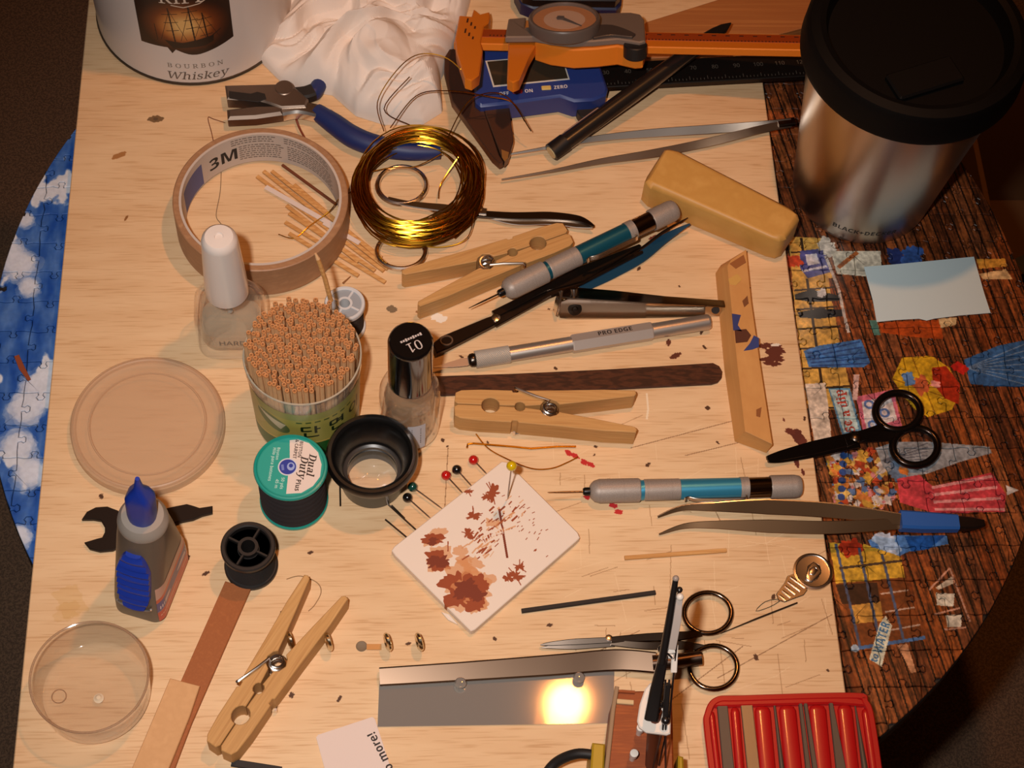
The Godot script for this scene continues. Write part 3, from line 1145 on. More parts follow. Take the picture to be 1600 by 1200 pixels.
func paper_towel() -> void:
	var outline := p2([-124, -194.1, -112.4, -228.1, -104.6, -264.3, -59.5, -283.4, -17.7, -265.3, -12.8, -238, -20.5, -206.9, -30.5, -181.9, -29.6, -161.7, -40.3, -153.4, -60, -153.3, -74.5, -159, -86.4, -172.3, -103, -175.6, -113.7, -181.4])
	var c := Vector2(-68.2, -210.9)
	var fold := noise(77, 0.017, 2)
	var fine := noise(78, 0.036, 2)
	var wob := noise(79, 0.015, 2)
	var s := Shape.new()
	s.crease = 30.0
	var na := 260
	var nr := 110
	var rs := []
	for k in na:
		var t := TAU * k / na
		var d := Vector2(cos(t), sin(t))
		var hit := 60.0
		for i in outline.size():
			var q = Geometry2D.segment_intersects_segment(c, c + d * 300.0, outline[i], outline[(i + 1) % outline.size()])
			if q != null:
				hit = c.distance_to(q)
		rs.append(hit)
	var grid := []
	for i in nr + 1:
		var ring := PackedVector3Array()
		var f := float(i) / nr
		for k in na:
			var t := TAU * k / na
			var p: Vector2 = c + Vector2(cos(t), sin(t)) * rs[k] * f
			var q := p + Vector2(wob.get_noise_2d(p.x, p.y), wob.get_noise_2d(p.x + 300.0, p.y)) * 22.0
			var lump := fold.get_noise_2d(p.x, p.y)
			var body := pow(maxf(0.0, 1.0 - pow(f, 3.4)), 0.62)
			var y := 0.8 + body * (7.0 + 11.0 * lump + 19.0 * crumple(q, 24.0, 5) + 12.0 * crumple(q, 11.0, 6) + 4.0 * crumple(q, 5.2, 7) + 0.8 * fine.get_noise_2d(p.x, p.y))
			ring.append(Vector3(p.x, maxf(0.6, y), p.y))
		grid.append(ring)
	s.rings(grid, false, false)
	var under := []
	for p in grid[-1]:
		under.append(Vector3(p.x, 0.3, p.z))
	s.rings([grid[-1], PackedVector3Array(under)], false, true)
	var m := mat("paper_towel", rgb(236, 226, 216), 0.95)
	m.backlight_enabled = true
	m.backlight = Color(0.25, 0.23, 0.21)
	solo("paper_towel", s, m, "crumpled white paper towel heaped beside the white tin", "paper towel")


# flat facets that meet in creases: random heights on a triangle lattice
func crumple(p: Vector2, cell: float, sd: int) -> float:
	var u := p.x / cell + p.y / cell * 0.577
	var v := p.y / cell * 1.155
	var i := floori(u)
	var j := floori(v)
	var a := u - i
	var b := v - j
	var h := func(x: int, y: int) -> float: return float(hash(Vector3i(x, y, sd)) % 1000) / 1000.0
	if a + b < 1.0:
		return h.call(i, j) * (1.0 - a - b) + h.call(i + 1, j) * a + h.call(i, j + 1) * b
	return h.call(i + 1, j + 1) * (a + b - 1.0) + h.call(i + 1, j) * (1.0 - b) + h.call(i, j + 1) * (1.0 - a)


# out on the floor beyond the table's right rim
func floor_clutter() -> void:
	var o := thing("carton", "brown cardboard carton standing on the carpet behind the mug", "box", Vector3(520, -BOARD_TOP, -330))
	var card := mat("cardboard", rgb(112, 78, 46), 0.9)
	for w in [[Vector3(520, -380, -430), Vector3(300, 160, 4)], [Vector3(520, -380, -230), Vector3(300, 160, 4)], [Vector3(372, -380, -330), Vector3(4, 160, 196)], [Vector3(668, -380, -330), Vector3(4, 160, 196)], [Vector3(520, -457, -330), Vector3(292, 5, 196)]]:
		var s := Shape.new()
		s.box(w[1 - 1], w[1], 0.5)
		part(o, "panel", s, card)
	var b := Shape.new()
	b.crease = 70.0
	var n := noise(90, 0.02, 3)
	var rs := []
	for i in 13:
		var f := i / 12.0
		var ring := PackedVector3Array()
		for k in 36:
			var t := TAU * k / 36
			var r := 62.0 * sin(PI * (0.1 + 0.85 * f)) * (1.0 + 0.5 * n.get_noise_2d(k * 9.0, f * 120.0))
			ring.append(Vector3(505 + r * cos(t), -451 + 110 * f, -330 + r * sin(t)))
		rs.append(ring)
	b.rings(rs)
	solo("plastic_bag", b, mat("grey_bag", rgb(96, 98, 108), 0.35), "grey crumpled plastic bag in the brown carton", "bag")


func tape_roll() -> void:
	var c := Vector3(-119.8, 1.6, -91.5)
	var o := thing("tape_roll", "nearly used-up roll of tan masking tape lying flat on thin sticks", "tape", c)
	var s := Shape.new()
	s.x = Transform3D(Basis.IDENTITY, c)
	s.lathe([Vector2(39.2, 0), Vector2(41.8, 0), Vector2(42.3, 0.4), Vector2(42.3, 21.2), Vector2(41.8, 21.6), Vector2(39.2, 21.6)], 96, true)
	var m := grained("tape_tan", grain_texture(41, 0.03, [rgb(172, 130, 94), rgb(160, 118, 84), rgb(182, 140, 102)], 64, 128, 4), Vector3(40, 40, 40), 0.5)
	part(o, "tape", s, m)
	s = Shape.new()
	s.x = Transform3D(Basis.IDENTITY, c)
	s.lathe([Vector2(38.0, 0.2), Vector2(39.2, 0.2), Vector2(39.2, 21.8), Vector2(38.0, 21.8)], 96, true)
	var core := part(o, "core", s, mat("core_card", rgb(196, 182, 170), 0.7))
	# the print inside the core
	var ink := mat("core_ink", rgb(30, 28, 26), 0.7)
	var grey := mat("core_fine_print", rgb(120, 108, 98), 0.7)
	var put := func(called: String, t: String, g: float, y: float, high: float, mm: Material, f: Font) -> void:
		letters_in(core, called, t, c, 37.95, g, y, high, mm, f)
	put.call("maker_mark", "3M", -2.13, 9.5, 8.5, ink, bold)
	# rows of print too small to read
	var gr := RandomNumberGenerator.new()
	gr.seed = 8
	for block in [[-1.9, -1.36, 3.6, 13.6, 7], [-1.26, -0.5, 3.6, 13.6, 7], [-2.0, -1.45, 16.2, 19.6, 3], [-1.3, -0.6, 16.2, 19.6, 3]]:
		s = Shape.new()
		for row in block[4]:
			var y: float = lerpf(block[3], block[2], row / (block[4] - 1.0))
			var g: float = block[0]
			while g < block[1]:
				var w := gr.randf_range(0.02, 0.07)
				var q := []
				for e in [[g, y], [g + w, y], [g + w, y + 0.75], [g, y + 0.75]]:
					q.append(c + Vector3(cos(e[0]) * 37.95, e[1], sin(e[0]) * 37.95))
				s.quad(q[0], q[1], q[2], q[3])
				g += w + 0.014
		part(core, "small_print", s, grey)
	s = Shape.new()
	for k in 10:
		var g := -3.0 + k * 0.052
		var q := []
		for e in [[g, 1.0], [g + 0.052, 1.0], [g + 0.052, 17.0], [g, 17.0]]:
			q.append(c + Vector3(cos(e[0]) * 37.94, e[1], sin(e[0]) * 37.94))
		s.quad(q[0], q[1], q[2], q[3])
	part(core, "blue_band", s, mat("band_blue", rgb(92, 96, 140), 0.7))


# lettering on the inner face of a ring, read from inside
func letters_in(parent: Node3D, called: String, t: String, c: Vector3, r: float, mid: float, y: float, high: float, m: Material, f: Font) -> void:
	var s := Shape.new()
	var tm := TextMesh.new()
	tm.text = t
	tm.font = f
	tm.font_size = 64
	tm.pixel_size = 1.0
	tm.depth = 0.0
	var k := high / 46.0
	for sf in tm.get_surface_count():
		var a := tm.surface_get_arrays(sf)
		var vs: PackedVector3Array = a[Mesh.ARRAY_VERTEX]
		var ix: PackedInt32Array = a[Mesh.ARRAY_INDEX] if a[Mesh.ARRAY_INDEX] != null else PackedInt32Array(range(vs.size()))
		for i in range(0, ix.size() - 2, 3):
			var q := []
			for j in 3:
				var g := mid + vs[ix[i + j]].x * k / r
				q.append(c + Vector3(cos(g) * r, y + vs[ix[i + j]].y * k, sin(g) * r))
			s.tri(q[0], q[1], q[2])
	part(parent, called, s, m)


func calipers() -> void:
	# --- the digital caliper, flat on the board; local x along its beam, z towards the jaws' tips
	var o := thing("digital_caliper", "digital caliper with a blue body and dark steel beam under the orange caliper", "caliper")
	var a := Vector3(-26, 0, -173)
	var b := Vector3(165.1, 0, -187.3)
	var s := Shape.new()
	var jaw_m := mat("jaw_steel", rgb(112, 84, 70), 0.42, 0.85)
	var black_m := mat("beam_black", rgb(42, 36, 32), 0.38, 0.7)
	s.box(Vector3(116, 8, 0), Vector3(216, 3.6, 16), 0.4)
	var beam := part(o, "beam", s, black_m)
	var tick := mat("scale_marks", rgb(86, 78, 68), 0.6)
	s = Shape.new()
	for k in 74:
		s.box(Vector3(78 + k * 1.9, 9.82, 6.4 - (1.2 if k % 5 == 0 else 0.4)), Vector3(0.3, 0.06, 2.2 if k % 5 == 0 else 1.2), 0.02)
	part(beam, "scale", s, tick)
	for k in 12:
		letters(beam, "numeral", str(30 + 10 * k), Vector3(82 + k * 11.6, 9.86, -1.5), Vector3.RIGHT, Vector3.UP, 2.4, tick, sans)
	s = Shape.new()
	s.prism(p2([0, 12, -2, -9, -1, -17, 2, -22, 6, -22.5, 8.5, -16, 9.5, -8, 13, -8, 13, 8, 15, 14, 20.5, 48, 22, 52, 20, 53, 17, 49]), 5.2, 10.6, 0.4)
	part(o, "fixed_jaw", s, jaw_m)
	s = Shape.new()
	s.prism(p2([13.8, 9, 29, 12, 28.6, 40, 25, 50, 22.6, 52.5, 21.4, 49]), 5.4, 11, 0.4)
	var mj := part(o, "sliding_jaw", s, jaw_m)
	s = Shape.new()
	s.prism(p2([21.9, 45, 25.5, 47, 24.6, 50.5, 22.7, 52.7, 21.6, 50]), 10.9, 11.2, 0.1)
	part(mj, "worn_tip", s, mat("bright_tip", rgb(206, 160, 96), 0.35, 0.8))
	s = Shape.new()
	s.prism(p2([12.2, -15, 13, -17, 75, -17.5, 77, -15, 80.5, 13, 79, 17, 72, 20, 62, 20, 55, 16.5, 29, 19, 14, 20, 11.5, 17]), 1.0, 15.2, 1.2)
	var body := part(o, "body", s, mat("caliper_blue", rgb(38, 58, 124), 0.38))
	s = Shape.new()
	s.prism(p2([19.2, -9, 59.5, -10.6, 61.5, 6.2, 21.4, 8.4]), 15.1, 15.5, 0.15)
	part(body, "screen_frame", s, mat("frame_white", rgb(200, 196, 186), 0.5))
	s = Shape.new()
	s.prism(p2([20.1, -8.2, 58.9, -9.7, 60.6, 5.5, 22.1, 7.5]), 15.4, 15.75, 0.1)
	part(body, "screen", s, gloss("screen_dark", rgb(52, 46, 36), 0.25, 0.8))
	for q in [["red_button", Vector3(33.5, 15.6, 12.2), Vector3(5, 1.2, 2.6), rgb(150, 22, 22)], ["yellow_button", Vector3(48.6, 15.6, 11.0), Vector3(5, 1.2, 2.6), rgb(206, 180, 104)], ["teal_button", Vector3(45.5, 15.4, -15.2), Vector3(4, 0.8, 2.0), rgb(40, 96, 130)]]:
		s = Shape.new()
		s.box(q[1], q[2], 0.4)
		part(body, q[0], s, mat(q[0], q[3], 0.45))
	var white := mat("caliper_print", rgb(206, 206, 206), 0.6)
	for q in [["OFF", 26.6, 12.8], ["ON", 39.5, 12.0], ["ZERO", 56.2, 10.6], ["INCH", 52.5, -15.4]]:
		letters(body, "lettering", q[0], Vector3(q[1], 15.26, q[2]), Vector3(1, 0, -0.05).normalized(), Vector3.UP, 2.1, white, bold)
	s = Shape.new()
	s.x = Transform3D(Basis.IDENTITY, Vector3(70, 1.4, 20))
	s.lathe([Vector2(0, 0), Vector2(5.5, 0), Vector2(6, 0.6), Vector2(6, 5.6), Vector2(5.5, 6.2), Vector2(0, 6.2)], 28)
	part(o, "thumb_wheel", s, mat("wheel_black", rgb(26, 24, 24), 0.5))
	aim(o, a, b)

	# --- the dial caliper, leaning with its jaws upon the digital one
	var d := thing("dial_caliper", "orange dial caliper with a grey slider lying across the blue caliper", "caliper")
	var orange := mat("caliper_orange", rgb(216, 122, 30), 0.42)
	var grey := mat("slider_grey", rgb(118, 104, 94), 0.45)
	s = Shape.new()
	s.box(Vector3(108, 0, 1), Vector3(216, 4.2, 17), 0.5)
	var db := part(d, "beam", s, orange)
	s = Shape.new()
	s.box(Vector3(108, 2.1, -2), Vector3(214, 0.5, 8.5), 0.1)
	part(db, "scale_groove", s, mat("groove_rust", rgb(158, 66, 18), 0.5))
	s = Shape.new()
	for k in 62:
		s.box(Vector3(98 + k * 1.75, 2.4, 1.6), Vector3(0.7, 0.1, 1.2), 0.03)
		if k % 4 == 0:
			s.box(Vector3(98 + k * 1.75, 2.4, -4.0), Vector3(2.2, 0.1, 1.0), 0.03)
	for k in 10:
		s.box(Vector3(18 + k * 1.9, 2.4, 0.6), Vector3(0.6, 0.1, 1.6), 0.03)
	part(db, "scale", s, mat("scale_brown", rgb(66, 28, 12), 0.6))
	s = Shape.new()
	s.prism(p2([0, -20, 6.5, -19, 7, -28, 11, -22, 15.5, -25, 16.5, -19, 16, -12, 14, -8, 14, 10, 15.8, 20, 16.2, 46, 13, 52, 9.5, 50, 2.5, 22, 0.5, 8]), -2.8, 3.4, 0.6)
	var fj := part(d, "fixed_jaw", s, orange)
	s = Shape.new()
	for k in 6:
		s.box(Vector3(5 + (k % 3) * 2.3, 3.45, -14 + k * 4.0), Vector3(0.9, 0.1, 5.0 - (k % 3)), 0.03)
	part(fj, "engraved_mark", s, mat("scale_brown", rgb(66, 28, 12), 0.6))
	s = Shape.new()
	s.prism(p2([28, 6, 43, 8, 39.5, 26, 36.5, 50, 33.5, 53, 30.5, 50, 29, 24]), -2.8, 3.4, 0.6)
	part(d, "sliding_jaw", s, orange)
	s = Shape.new()
	s.x = Transform3D(Basis.IDENTITY, Vector3(0, 0, 4))
	s.prism(p2([42, 8, 50, 13, 62, 16, 74, 14, 84, 11, 93, 15, 97, 14, 98, 8, 98, -8, 42, -8]), -6, 5, 0.8)
	var sl := part(d, "slider", s, orange)
	s = Shape.new()
	s.x = Transform3D(Basis.IDENTITY, Vector3(0, 0, 5))
	s.prism(p2([27, 9, 27, -12, 36, -14, 36, -2, 44, -6, 44, -18, 90, -22, 95, -20, 97, -14, 98, 10, 95, 12, 84, 8.5, 72, 11.5, 60, 13, 50, 11, 42, 8]), 4.8, 8.4, 0.7)
	part(sl, "cover", s, grey)
	s = Shape.new()
	s.x = Transform3D(Basis.IDENTITY, Vector3(93, 3.2, 16))
	s.lathe([Vector2(0, -3.5), Vector2(5.5, -3.5), Vector2(6, -3), Vector2(6, 3), Vector2(5.5, 3.5), Vector2(0, 3.5)], 24)
	part(sl, "thumb_wheel", s, mat("wheel_black", rgb(26, 24, 24), 0.5))
	s = Shape.new()
	s.x = Transform3D(Basis.IDENTITY, Vector3(0, 0, 5))
	s.bar(smooth([Vector3(70, 8.8, 4), Vector3(80, 9, 2), Vector3(92, 8.8, 7)]), ramp([7.0, 6.0, 2.0], 13), 1.0)
	part(sl, "lever_arm", s, mat("lever_grey", rgb(70, 62, 58), 0.4))
	var dc := Vector3(56.5, 0, 4)
	s = Shape.new()
	s.x = Transform3D(Basis.IDENTITY, dc)
	s.lathe([Vector2(0, 8), Vector2(17, 8), Vector2(18.2, 9), Vector2(18.4, 14), Vector2(17.6, 15.2), Vector2(16.6, 15.2), Vector2(16.2, 13.4), Vector2(0, 13.4)], 56)
	var dial := part(d, "dial", s, mat("bezel_grey", rgb(94, 84, 78), 0.4))
	s = Shape.new()
	s.x = Transform3D(Basis.IDENTITY, dc)
	s.lathe([Vector2(0, 13.45), Vector2(16.1, 13.45), Vector2(16.1, 13.6), Vector2(0, 13.6)], 48)
	part(dial, "dial_ring", s, mat("dial_amber", rgb(190, 122, 52), 0.5))
	s = Shape.new()
	s.x = Transform3D(Basis.IDENTITY, dc)
	s.lathe([Vector2(0, 13.62), Vector2(10.6, 13.62), Vector2(10.6, 13.75), Vector2(0, 13.75)], 40)
	part(dial, "dial_face", s, mat("dial_face", rgb(206, 172, 146), 0.5))
	s = Shape.new()
	s.bar([dc + Vector3(-3.5, 14.1, -2.2), dc + Vector3(-1, 14.1, -0.6), dc + Vector3(9, 14.1, 7.5)], [1.5, 1.3, 0.25], 0.15)
	s.box(dc + Vector3(-2, 14.2, -1), Vector3(3.6, 0.7, 3.6), 0.2)
	part(dial, "pointer", s, mat("pointer_dark", rgb(30, 30, 42), 0.5))
	s = Shape.new()
	s.x = Transform3D(Basis.IDENTITY, dc)
	s.lathe([Vector2(0, 14.9), Vector2(16.5, 14.9), Vector2(16.5, 15.3), Vector2(0, 15.3)], 40)
	part(dial, "crystal", s, pane("crystal", rgb(255, 255, 255), 0.04))
	var p := Vector3(-22.7, 20, -194.3)
	var q := Vector3(159.4, 38, -175.9)
	var e := (q - p).normalized()
	d.transform = Transform3D(Basis(e, e.cross(Vector3.UP).normalized().cross(e), e.cross(Vector3.UP).normalized()) * Basis(Vector3.RIGHT, -deg_to_rad(23)), at(p))


func case_and_plank() -> void:
	var o := thing("instrument_case", "small dark blue and black case at the back edge of the board", "case", Vector3(39.8, 0, -236.2))
	var s := Shape.new()
	s.prism(p2([10.2, -234.6, 13, -226.6, 19.7, -223.1, 63.9, -222.6, 66.9, -226.2, 72.5, -271, 10.6, -270.3]), 0, 12, 2.0)
	part(o, "base", s, mat("case_blue", rgb(30, 34, 72), 0.45))
	s = Shape.new()
	s.prism(p2([10.4, -230.3, 13.5, -224.1, 18.9, -221.9, 62.6, -221.5, 65.6, -225.5, 71.1, -269.2, 11.2, -268.4]), 12, 20, 1.6)
	var top := part(o, "top", s, mat("case_black", rgb(16, 15, 17), 0.4))
	s = Shape.new()
	s.prism(p2([39.8, -223.2, 49.9, -222.4, 50.9, -238.5, 40.6, -238.3]), 20, 20.4, 0.1)
	part(top, "blue_tag", s, mat("tag_blue", rgb(36, 62, 104), 0.5))
	s = Shape.new()
	s.prism(p2([67.1, -205.1, 80, -217.6, 204.8, -267.1, 211.4, -237.6, 171.7, -216.6, 141.8, -206.6, 115.9, -195.9, 74.7, -192.2]), 0, 7, 0.5)
	var pm := grained("plank_brown", grain_texture(45, 0.02, [rgb(186, 124, 68), rgb(164, 102, 54), rgb(174, 114, 62)], 64, 256, 8), Vector3(4, 40, 40), 0.55)
	solo("wood_offcut", s, pm, "reddish brown flat wood offcut beneath the orange caliper's beam", "wood")


func pliers() -> void:
	var o := thing("pliers", "steel combination pliers with dark blue grips by the towel", "pliers", Vector3(-107.8, 0, -168))
	var st := mat("plier_steel", rgb(132, 116, 104), 0.4, 0.9)
	var s := Shape.new()
	s.prism(p2([-141, -170.6, -114.9, -171.6, -105.1, -169.2, -98.4, -161.8, -99.7, -156.8, -112, -156, -119.2, -159.2, -123.8, -160.8, -139.6, -161.6]), 3.0, 11.0, 0.9)
	var j := part(o, "jaw", s, st)
	s = Shape.new()
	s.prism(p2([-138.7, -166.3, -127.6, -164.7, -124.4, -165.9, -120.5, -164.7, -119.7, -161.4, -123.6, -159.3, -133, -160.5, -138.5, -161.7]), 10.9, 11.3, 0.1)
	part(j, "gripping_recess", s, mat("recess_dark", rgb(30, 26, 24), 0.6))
	s = Shape.new()
	s.prism(p2([-139.5, -155.8, -125, -158.3, -114.7, -158.4, -110.7, -156.7, -111.3, -152.7, -124.8, -150.2, -138.9, -149.3]), 2.6, 10.4, 1.4)
	part(o, "jaw", s, st)
	s = Shape.new()
	s.x = Transform3D(Basis.IDENTITY, Vector3(-110.8, 0, -168.8))
	s.lathe([Vector2(0, 11.2), Vector2(4.4, 11.3), Vector2(4.8, 11.0), Vector2(4.8, 3), Vector2(0, 3)], 28)
	part(o, "pivot", s, st)
	s = Shape.new()
	s.bar(smooth(p3([-112.1, 6.5, -156.3, -103.7, 6.5, -158, -93.2, 6.5, -155.5, -88.7, 6.5, -153.1])), 4.0, 3.4)
	part(o, "handle", s, chrome)
	s = Shape.new()
	s.tube(smooth(p3([-94.6, 6.5, -157.2, -86, 6.5, -149.8, -75.6, 6.5, -140.9, -63.3, 6.5, -135.3, -47.2, 6.5, -132.2, -31.6, 6.2, -132])), ramp([4.3, 5.4, 5.8, 5.6, 5.0, 3.8], 31), 14)
	var grip := mat("grip_blue", rgb(26, 42, 96), 0.5)
	part(o, "grip", s, grip)
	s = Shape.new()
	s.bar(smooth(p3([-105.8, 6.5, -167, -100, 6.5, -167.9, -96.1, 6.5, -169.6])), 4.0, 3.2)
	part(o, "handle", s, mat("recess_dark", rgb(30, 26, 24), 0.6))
	s = Shape.new()
	s.tube(smooth(p3([-99.3, 5.5, -167.8, -96.1, 5.5, -169.9, -93.2, 5.5, -175.4, -91, 5.5, -183.8])), ramp([3.2, 4.2, 4.0, 3.4], 19), 14)
	part(o, "grip", s, grip)


func wire_coil() -> void:
	var c := Vector3(-43.8, 0, -108.0)
	var o := thing("wire_coil", "coil of thin shiny brass wire lying on scissors and a blue grip", "wire", c)
	var g := RandomNumberGenerator.new()
	g.seed = 3
	var brass := mat("brass", rgb(196, 140, 36), 0.22, 1.0)
	var s := Shape.new()
	s.crease = 60.0
	var pts := []
	var turns := 66
	var per := 40
	for k in turns * per + 1:
		var i := k / per
		var f := float(k % per) / per
		g.seed = 500 + i
		var a := Vector3(g.randf_range(-4.3, 4.0), g.randf_range(0, 8.5), g.randf_range(0, TAU))
		g.seed = 500 + i + 1
		var b := Vector3(g.randf_range(-4.3, 4.0), g.randf_range(0, 8.5), g.randf_range(0, TAU))
		var w := a.lerp(b, smoothstep(0.0, 1.0, f))
		var t := TAU * f + 0.4
		var el := Vector2(cos(t), sin(t)) * (27.8 + w.x + 1.3 * sin(2.0 * t + a.z) + 0.6 * sin(3.0 * t + b.z)) + Vector2(sin(w.z), cos(w.z)) * 1.4
		# a slightly stretched hoop, raised at its far side where it rides upon the pliers
		var q := Vector2(el.x * 0.99, el.y * 1.06).rotated(0.6)
		pts.append(c + Vector3(q.x, 7.0 + w.y - 0.06 * q.y, q.y))
	s.tube(pts, 0.4, 5)
	part(o, "windings", s, brass)
	for l in [p3([-72.9, 9, -108.9, -76.6, 10, -104.3, -82.2, 12, -99, -87.1, 6, -95.6, -96.6, 3, -89.2, -104.4, 1.5, -82.6, -112.3, 1, -85.2]), p3([-60, 15, -138.1, -63.1, 30, -144.5, -53.4, 40, -156.7, -42.2, 42, -165.3, -27.8, 40, -164.2, -15, 32, -155.3]), p3([-56.8, 15, -140.2, -43.8, 26, -151.8, -27.9, 30, -152, -8.7, 30, -148.8, 4.7, 22, -151.2, 11.2, 16, -143.7]), p3([-47.1, 16, -141.4, -59.9, 24, -145.2, -47, 34, -157.6]), p3([-27.9, 16, -133.5, -21.5, 24, -143.4, -13.5, 30, -148.8, 1.1, 28, -150.5, 14.4, 14, -139.1]), p3([-31.3, 14, -125, -44.1, 8, -121.5, -56.9, 6, -122.1, -68.2, 5, -120.5, -71, 9, -122.7]), p3([-21.6, 14, -125, -31.3, 6, -113.1, -33.1, 5, -104]), p3([-15.5, 12, -91.3, -19.5, 8, -78.1, -32.1, 5, -74.8, -47.7, 4, -77.8, -57.1, 4, -84.6])]:
		s = Shape.new()
		s.tube(smooth(l), 0.3, 5)
		part(o, "loose_strand", s, brass)


func small_scissors() -> void:
	var o := thing("curved_scissors", "small steel scissors with curved tips lying under the brass coil", "scissors", Vector3(-31.5, 0, -97.8))
	var s := Shape.new()
	s.tube(oval(Vector3(-51.2, 3, -113.3), Vector3(12.2, 0, 0), Vector3(-0.1, 0, 11.4)), 1.35, 8, true)
	var h := part(o, "finger_ring", s, chrome)
	s = Shape.new()
	s.bar(smooth(p3([-58.3, 3, -104.6, -47.5, 3, -101.5, -31.5, 3, -99.2, -9.2, 3.4, -96.6])), ramp([1.5, 1.8, 2.4, 2.0], 19), 1.2)
	part(h, "shank", s, chrome)
	s = Shape.new()
	s.tube(oval(Vector3(-51.9, 2.6, -73.8), Vector3(11.9, 0, 0), Vector3(-0.1, 0, 10.2)), 1.35, 8, true)
	h = part(o, "finger_ring", s, chrome)
	s = Shape.new()
	s.bar(smooth(p3([-41.4, 2.6, -79.5, -36.2, 2.6, -90.2, -30.3, 2.6, -97.9, -15.5, 2.6, -99.4])), ramp([1.5, 2.0, 2.6, 1.8], 19), 1.2)
	part(h, "shank", s, chrome)
	s = Shape.new()
	s.bar(smooth(p3([-17.2, 3, -96.1, 3.5, 3, -94.5, 22.8, 3, -94.5, 37, 4, -91.8, 43.9, 6, -86.2])), ramp([2.0, 2.2, 2.4, 2.0, 0.5], 25), 0.8)
	part(o, "blade", s, dark_steel)
	s = Shape.new()
	s.bar(smooth(p3([-17.1, 2.4, -99.2, 3.5, 2, -92.1, 22.7, 2, -92.1, 36, 3, -89.1, 43.4, 4.6, -86.4])), ramp([2.0, 2.2, 2.4, 2.0, 0.5], 25), 0.7)
	part(o, "blade", s, steel)
	s = Shape.new()
	s.x = Transform3D(Basis.IDENTITY, Vector3(-12.9, 0, -98.5))
	s.lathe([Vector2(0, 1), Vector2(2, 1), Vector2(2, 4.6), Vector2(0, 5)], 14)
	part(o, "screw", s, chrome)


func long_tweezers() -> void:
	var o := thing("long_tweezers", "long straight steel tweezers lying open below the black pencil", "tweezers", Vector3(72, 0, -143.9))
	var s := Shape.new()
	s.bar(smooth(p3([0.4, 3.5, -131.7, 21.5, 3.6, -136.1, 48.2, 3.6, -142.3, 78.3, 3.6, -146.1, 108.5, 4, -148.3, 135.5, 4.4, -150.6, 151.2, 4.4, -152.7])), ramp([0.4, 0.9, 1.6, 2.2, 2.4, 2.3, 2.2], 37), 0.6, Vector3(0, 0.8, 0.6))
	part(o, "arm", s, steel)
	s = Shape.new()
	s.bar(smooth(p3([-0.8, 3, -116.9, 24.2, 3, -122.1, 50.7, 3, -128.5, 77.4, 3, -133.4, 107.9, 3.4, -140.6, 135.3, 4, -148.4, 151.3, 4, -152.2])), ramp([0.4, 0.8, 1.5, 2.2, 2.3, 2.1, 2.1], 37), 0.6, Vector3(0, 0.85, 0.5))
	part(o, "arm", s, mat("tweezer_steel", rgb(150, 134, 118), 0.3, 1.0))
	s = Shape.new()
	s.bar(p3([144.1, 4.2, -151.6, 153.4, 4.2, -153.3]), 2.2, 1.5)
	part(o, "joint", s, dark_steel)


func pencil() -> void:
	var o := thing("black_pencil", "black pencil-like rod with a cream blunt end resting across the calipers", "pencil", Vector3(25.7, 0, -135.6))
	var a := Vector3(25.1, 6, -131.9)
	var b := Vector3(108.5, 22.5, -192.4)
	var s := Shape.new()
	s.tube([a, a.lerp(b, 0.5), b], [4.6, 4.7, 4.0], 12)
	part(o, "barrel", s, gloss("pencil_black", rgb(30, 26, 24), 0.3, 0.7))
	var d := (b - a).normalized()
	s = Shape.new()
	s.tube([a - d * 0.2, a + d * 9.0], 4.85, 14)
	part(o, "end_band", s, mat("band_black", rgb(16, 14, 14), 0.5))
	s = Shape.new()
	s.tube([a - d * 0.6, a + d * 2.0], 3.5, 14)
	part(o, "core", s, mat("pencil_core", rgb(206, 182, 134), 0.7))
	s = Shape.new()
	var tip := Vector3(121.9, 22, -204.1)
	s.bar([b, b.lerp(tip, 0.35), b.lerp(tip, 0.7), tip], [3.6, 3.4, 2.4, 0.3], [3.0, 2.0, 1.2, 0.3])
	part(o, "tip", s, mat("band_black", rgb(16, 14, 14), 0.5))
	s = Shape.new()
	var up := Vector3(-0.62, 0.62, -0.48).normalized()
	s.bar([a + d * 12 + up * 4.75, a + d * 34 + up * 4.75], 0.9, 0.06, up)
	part(o, "pale_stripe", s, mat("stripe_pink", rgb(196, 160, 140), 0.5))


func wax_block() -> void:
	var s := Shape.new()
	var top := p2([83.3, -125.9, 88.4, -124.3, 141.1, -89.5, 144.5, -85.6, 144.8, -82.5, 137.1, -71.1, 133.7, -69.6, 129.4, -70.8, 72.3, -101.1, 69.4, -105.3, 71, -108.9, 80.7, -125.1])
	s.prism(top, 0, 19, 2.2)
	s.crease = 50.0
	var m := grained("wax", grain_texture(51, 0.03, [rgb(206, 158, 84), rgb(200, 150, 76), rgb(212, 164, 90)], 128, 128, 1), Vector3(18, 18, 18), 0.48)
	solo("wax_block", s, m, "bar of tan yellow beeswax at the right edge of the board", "wax")


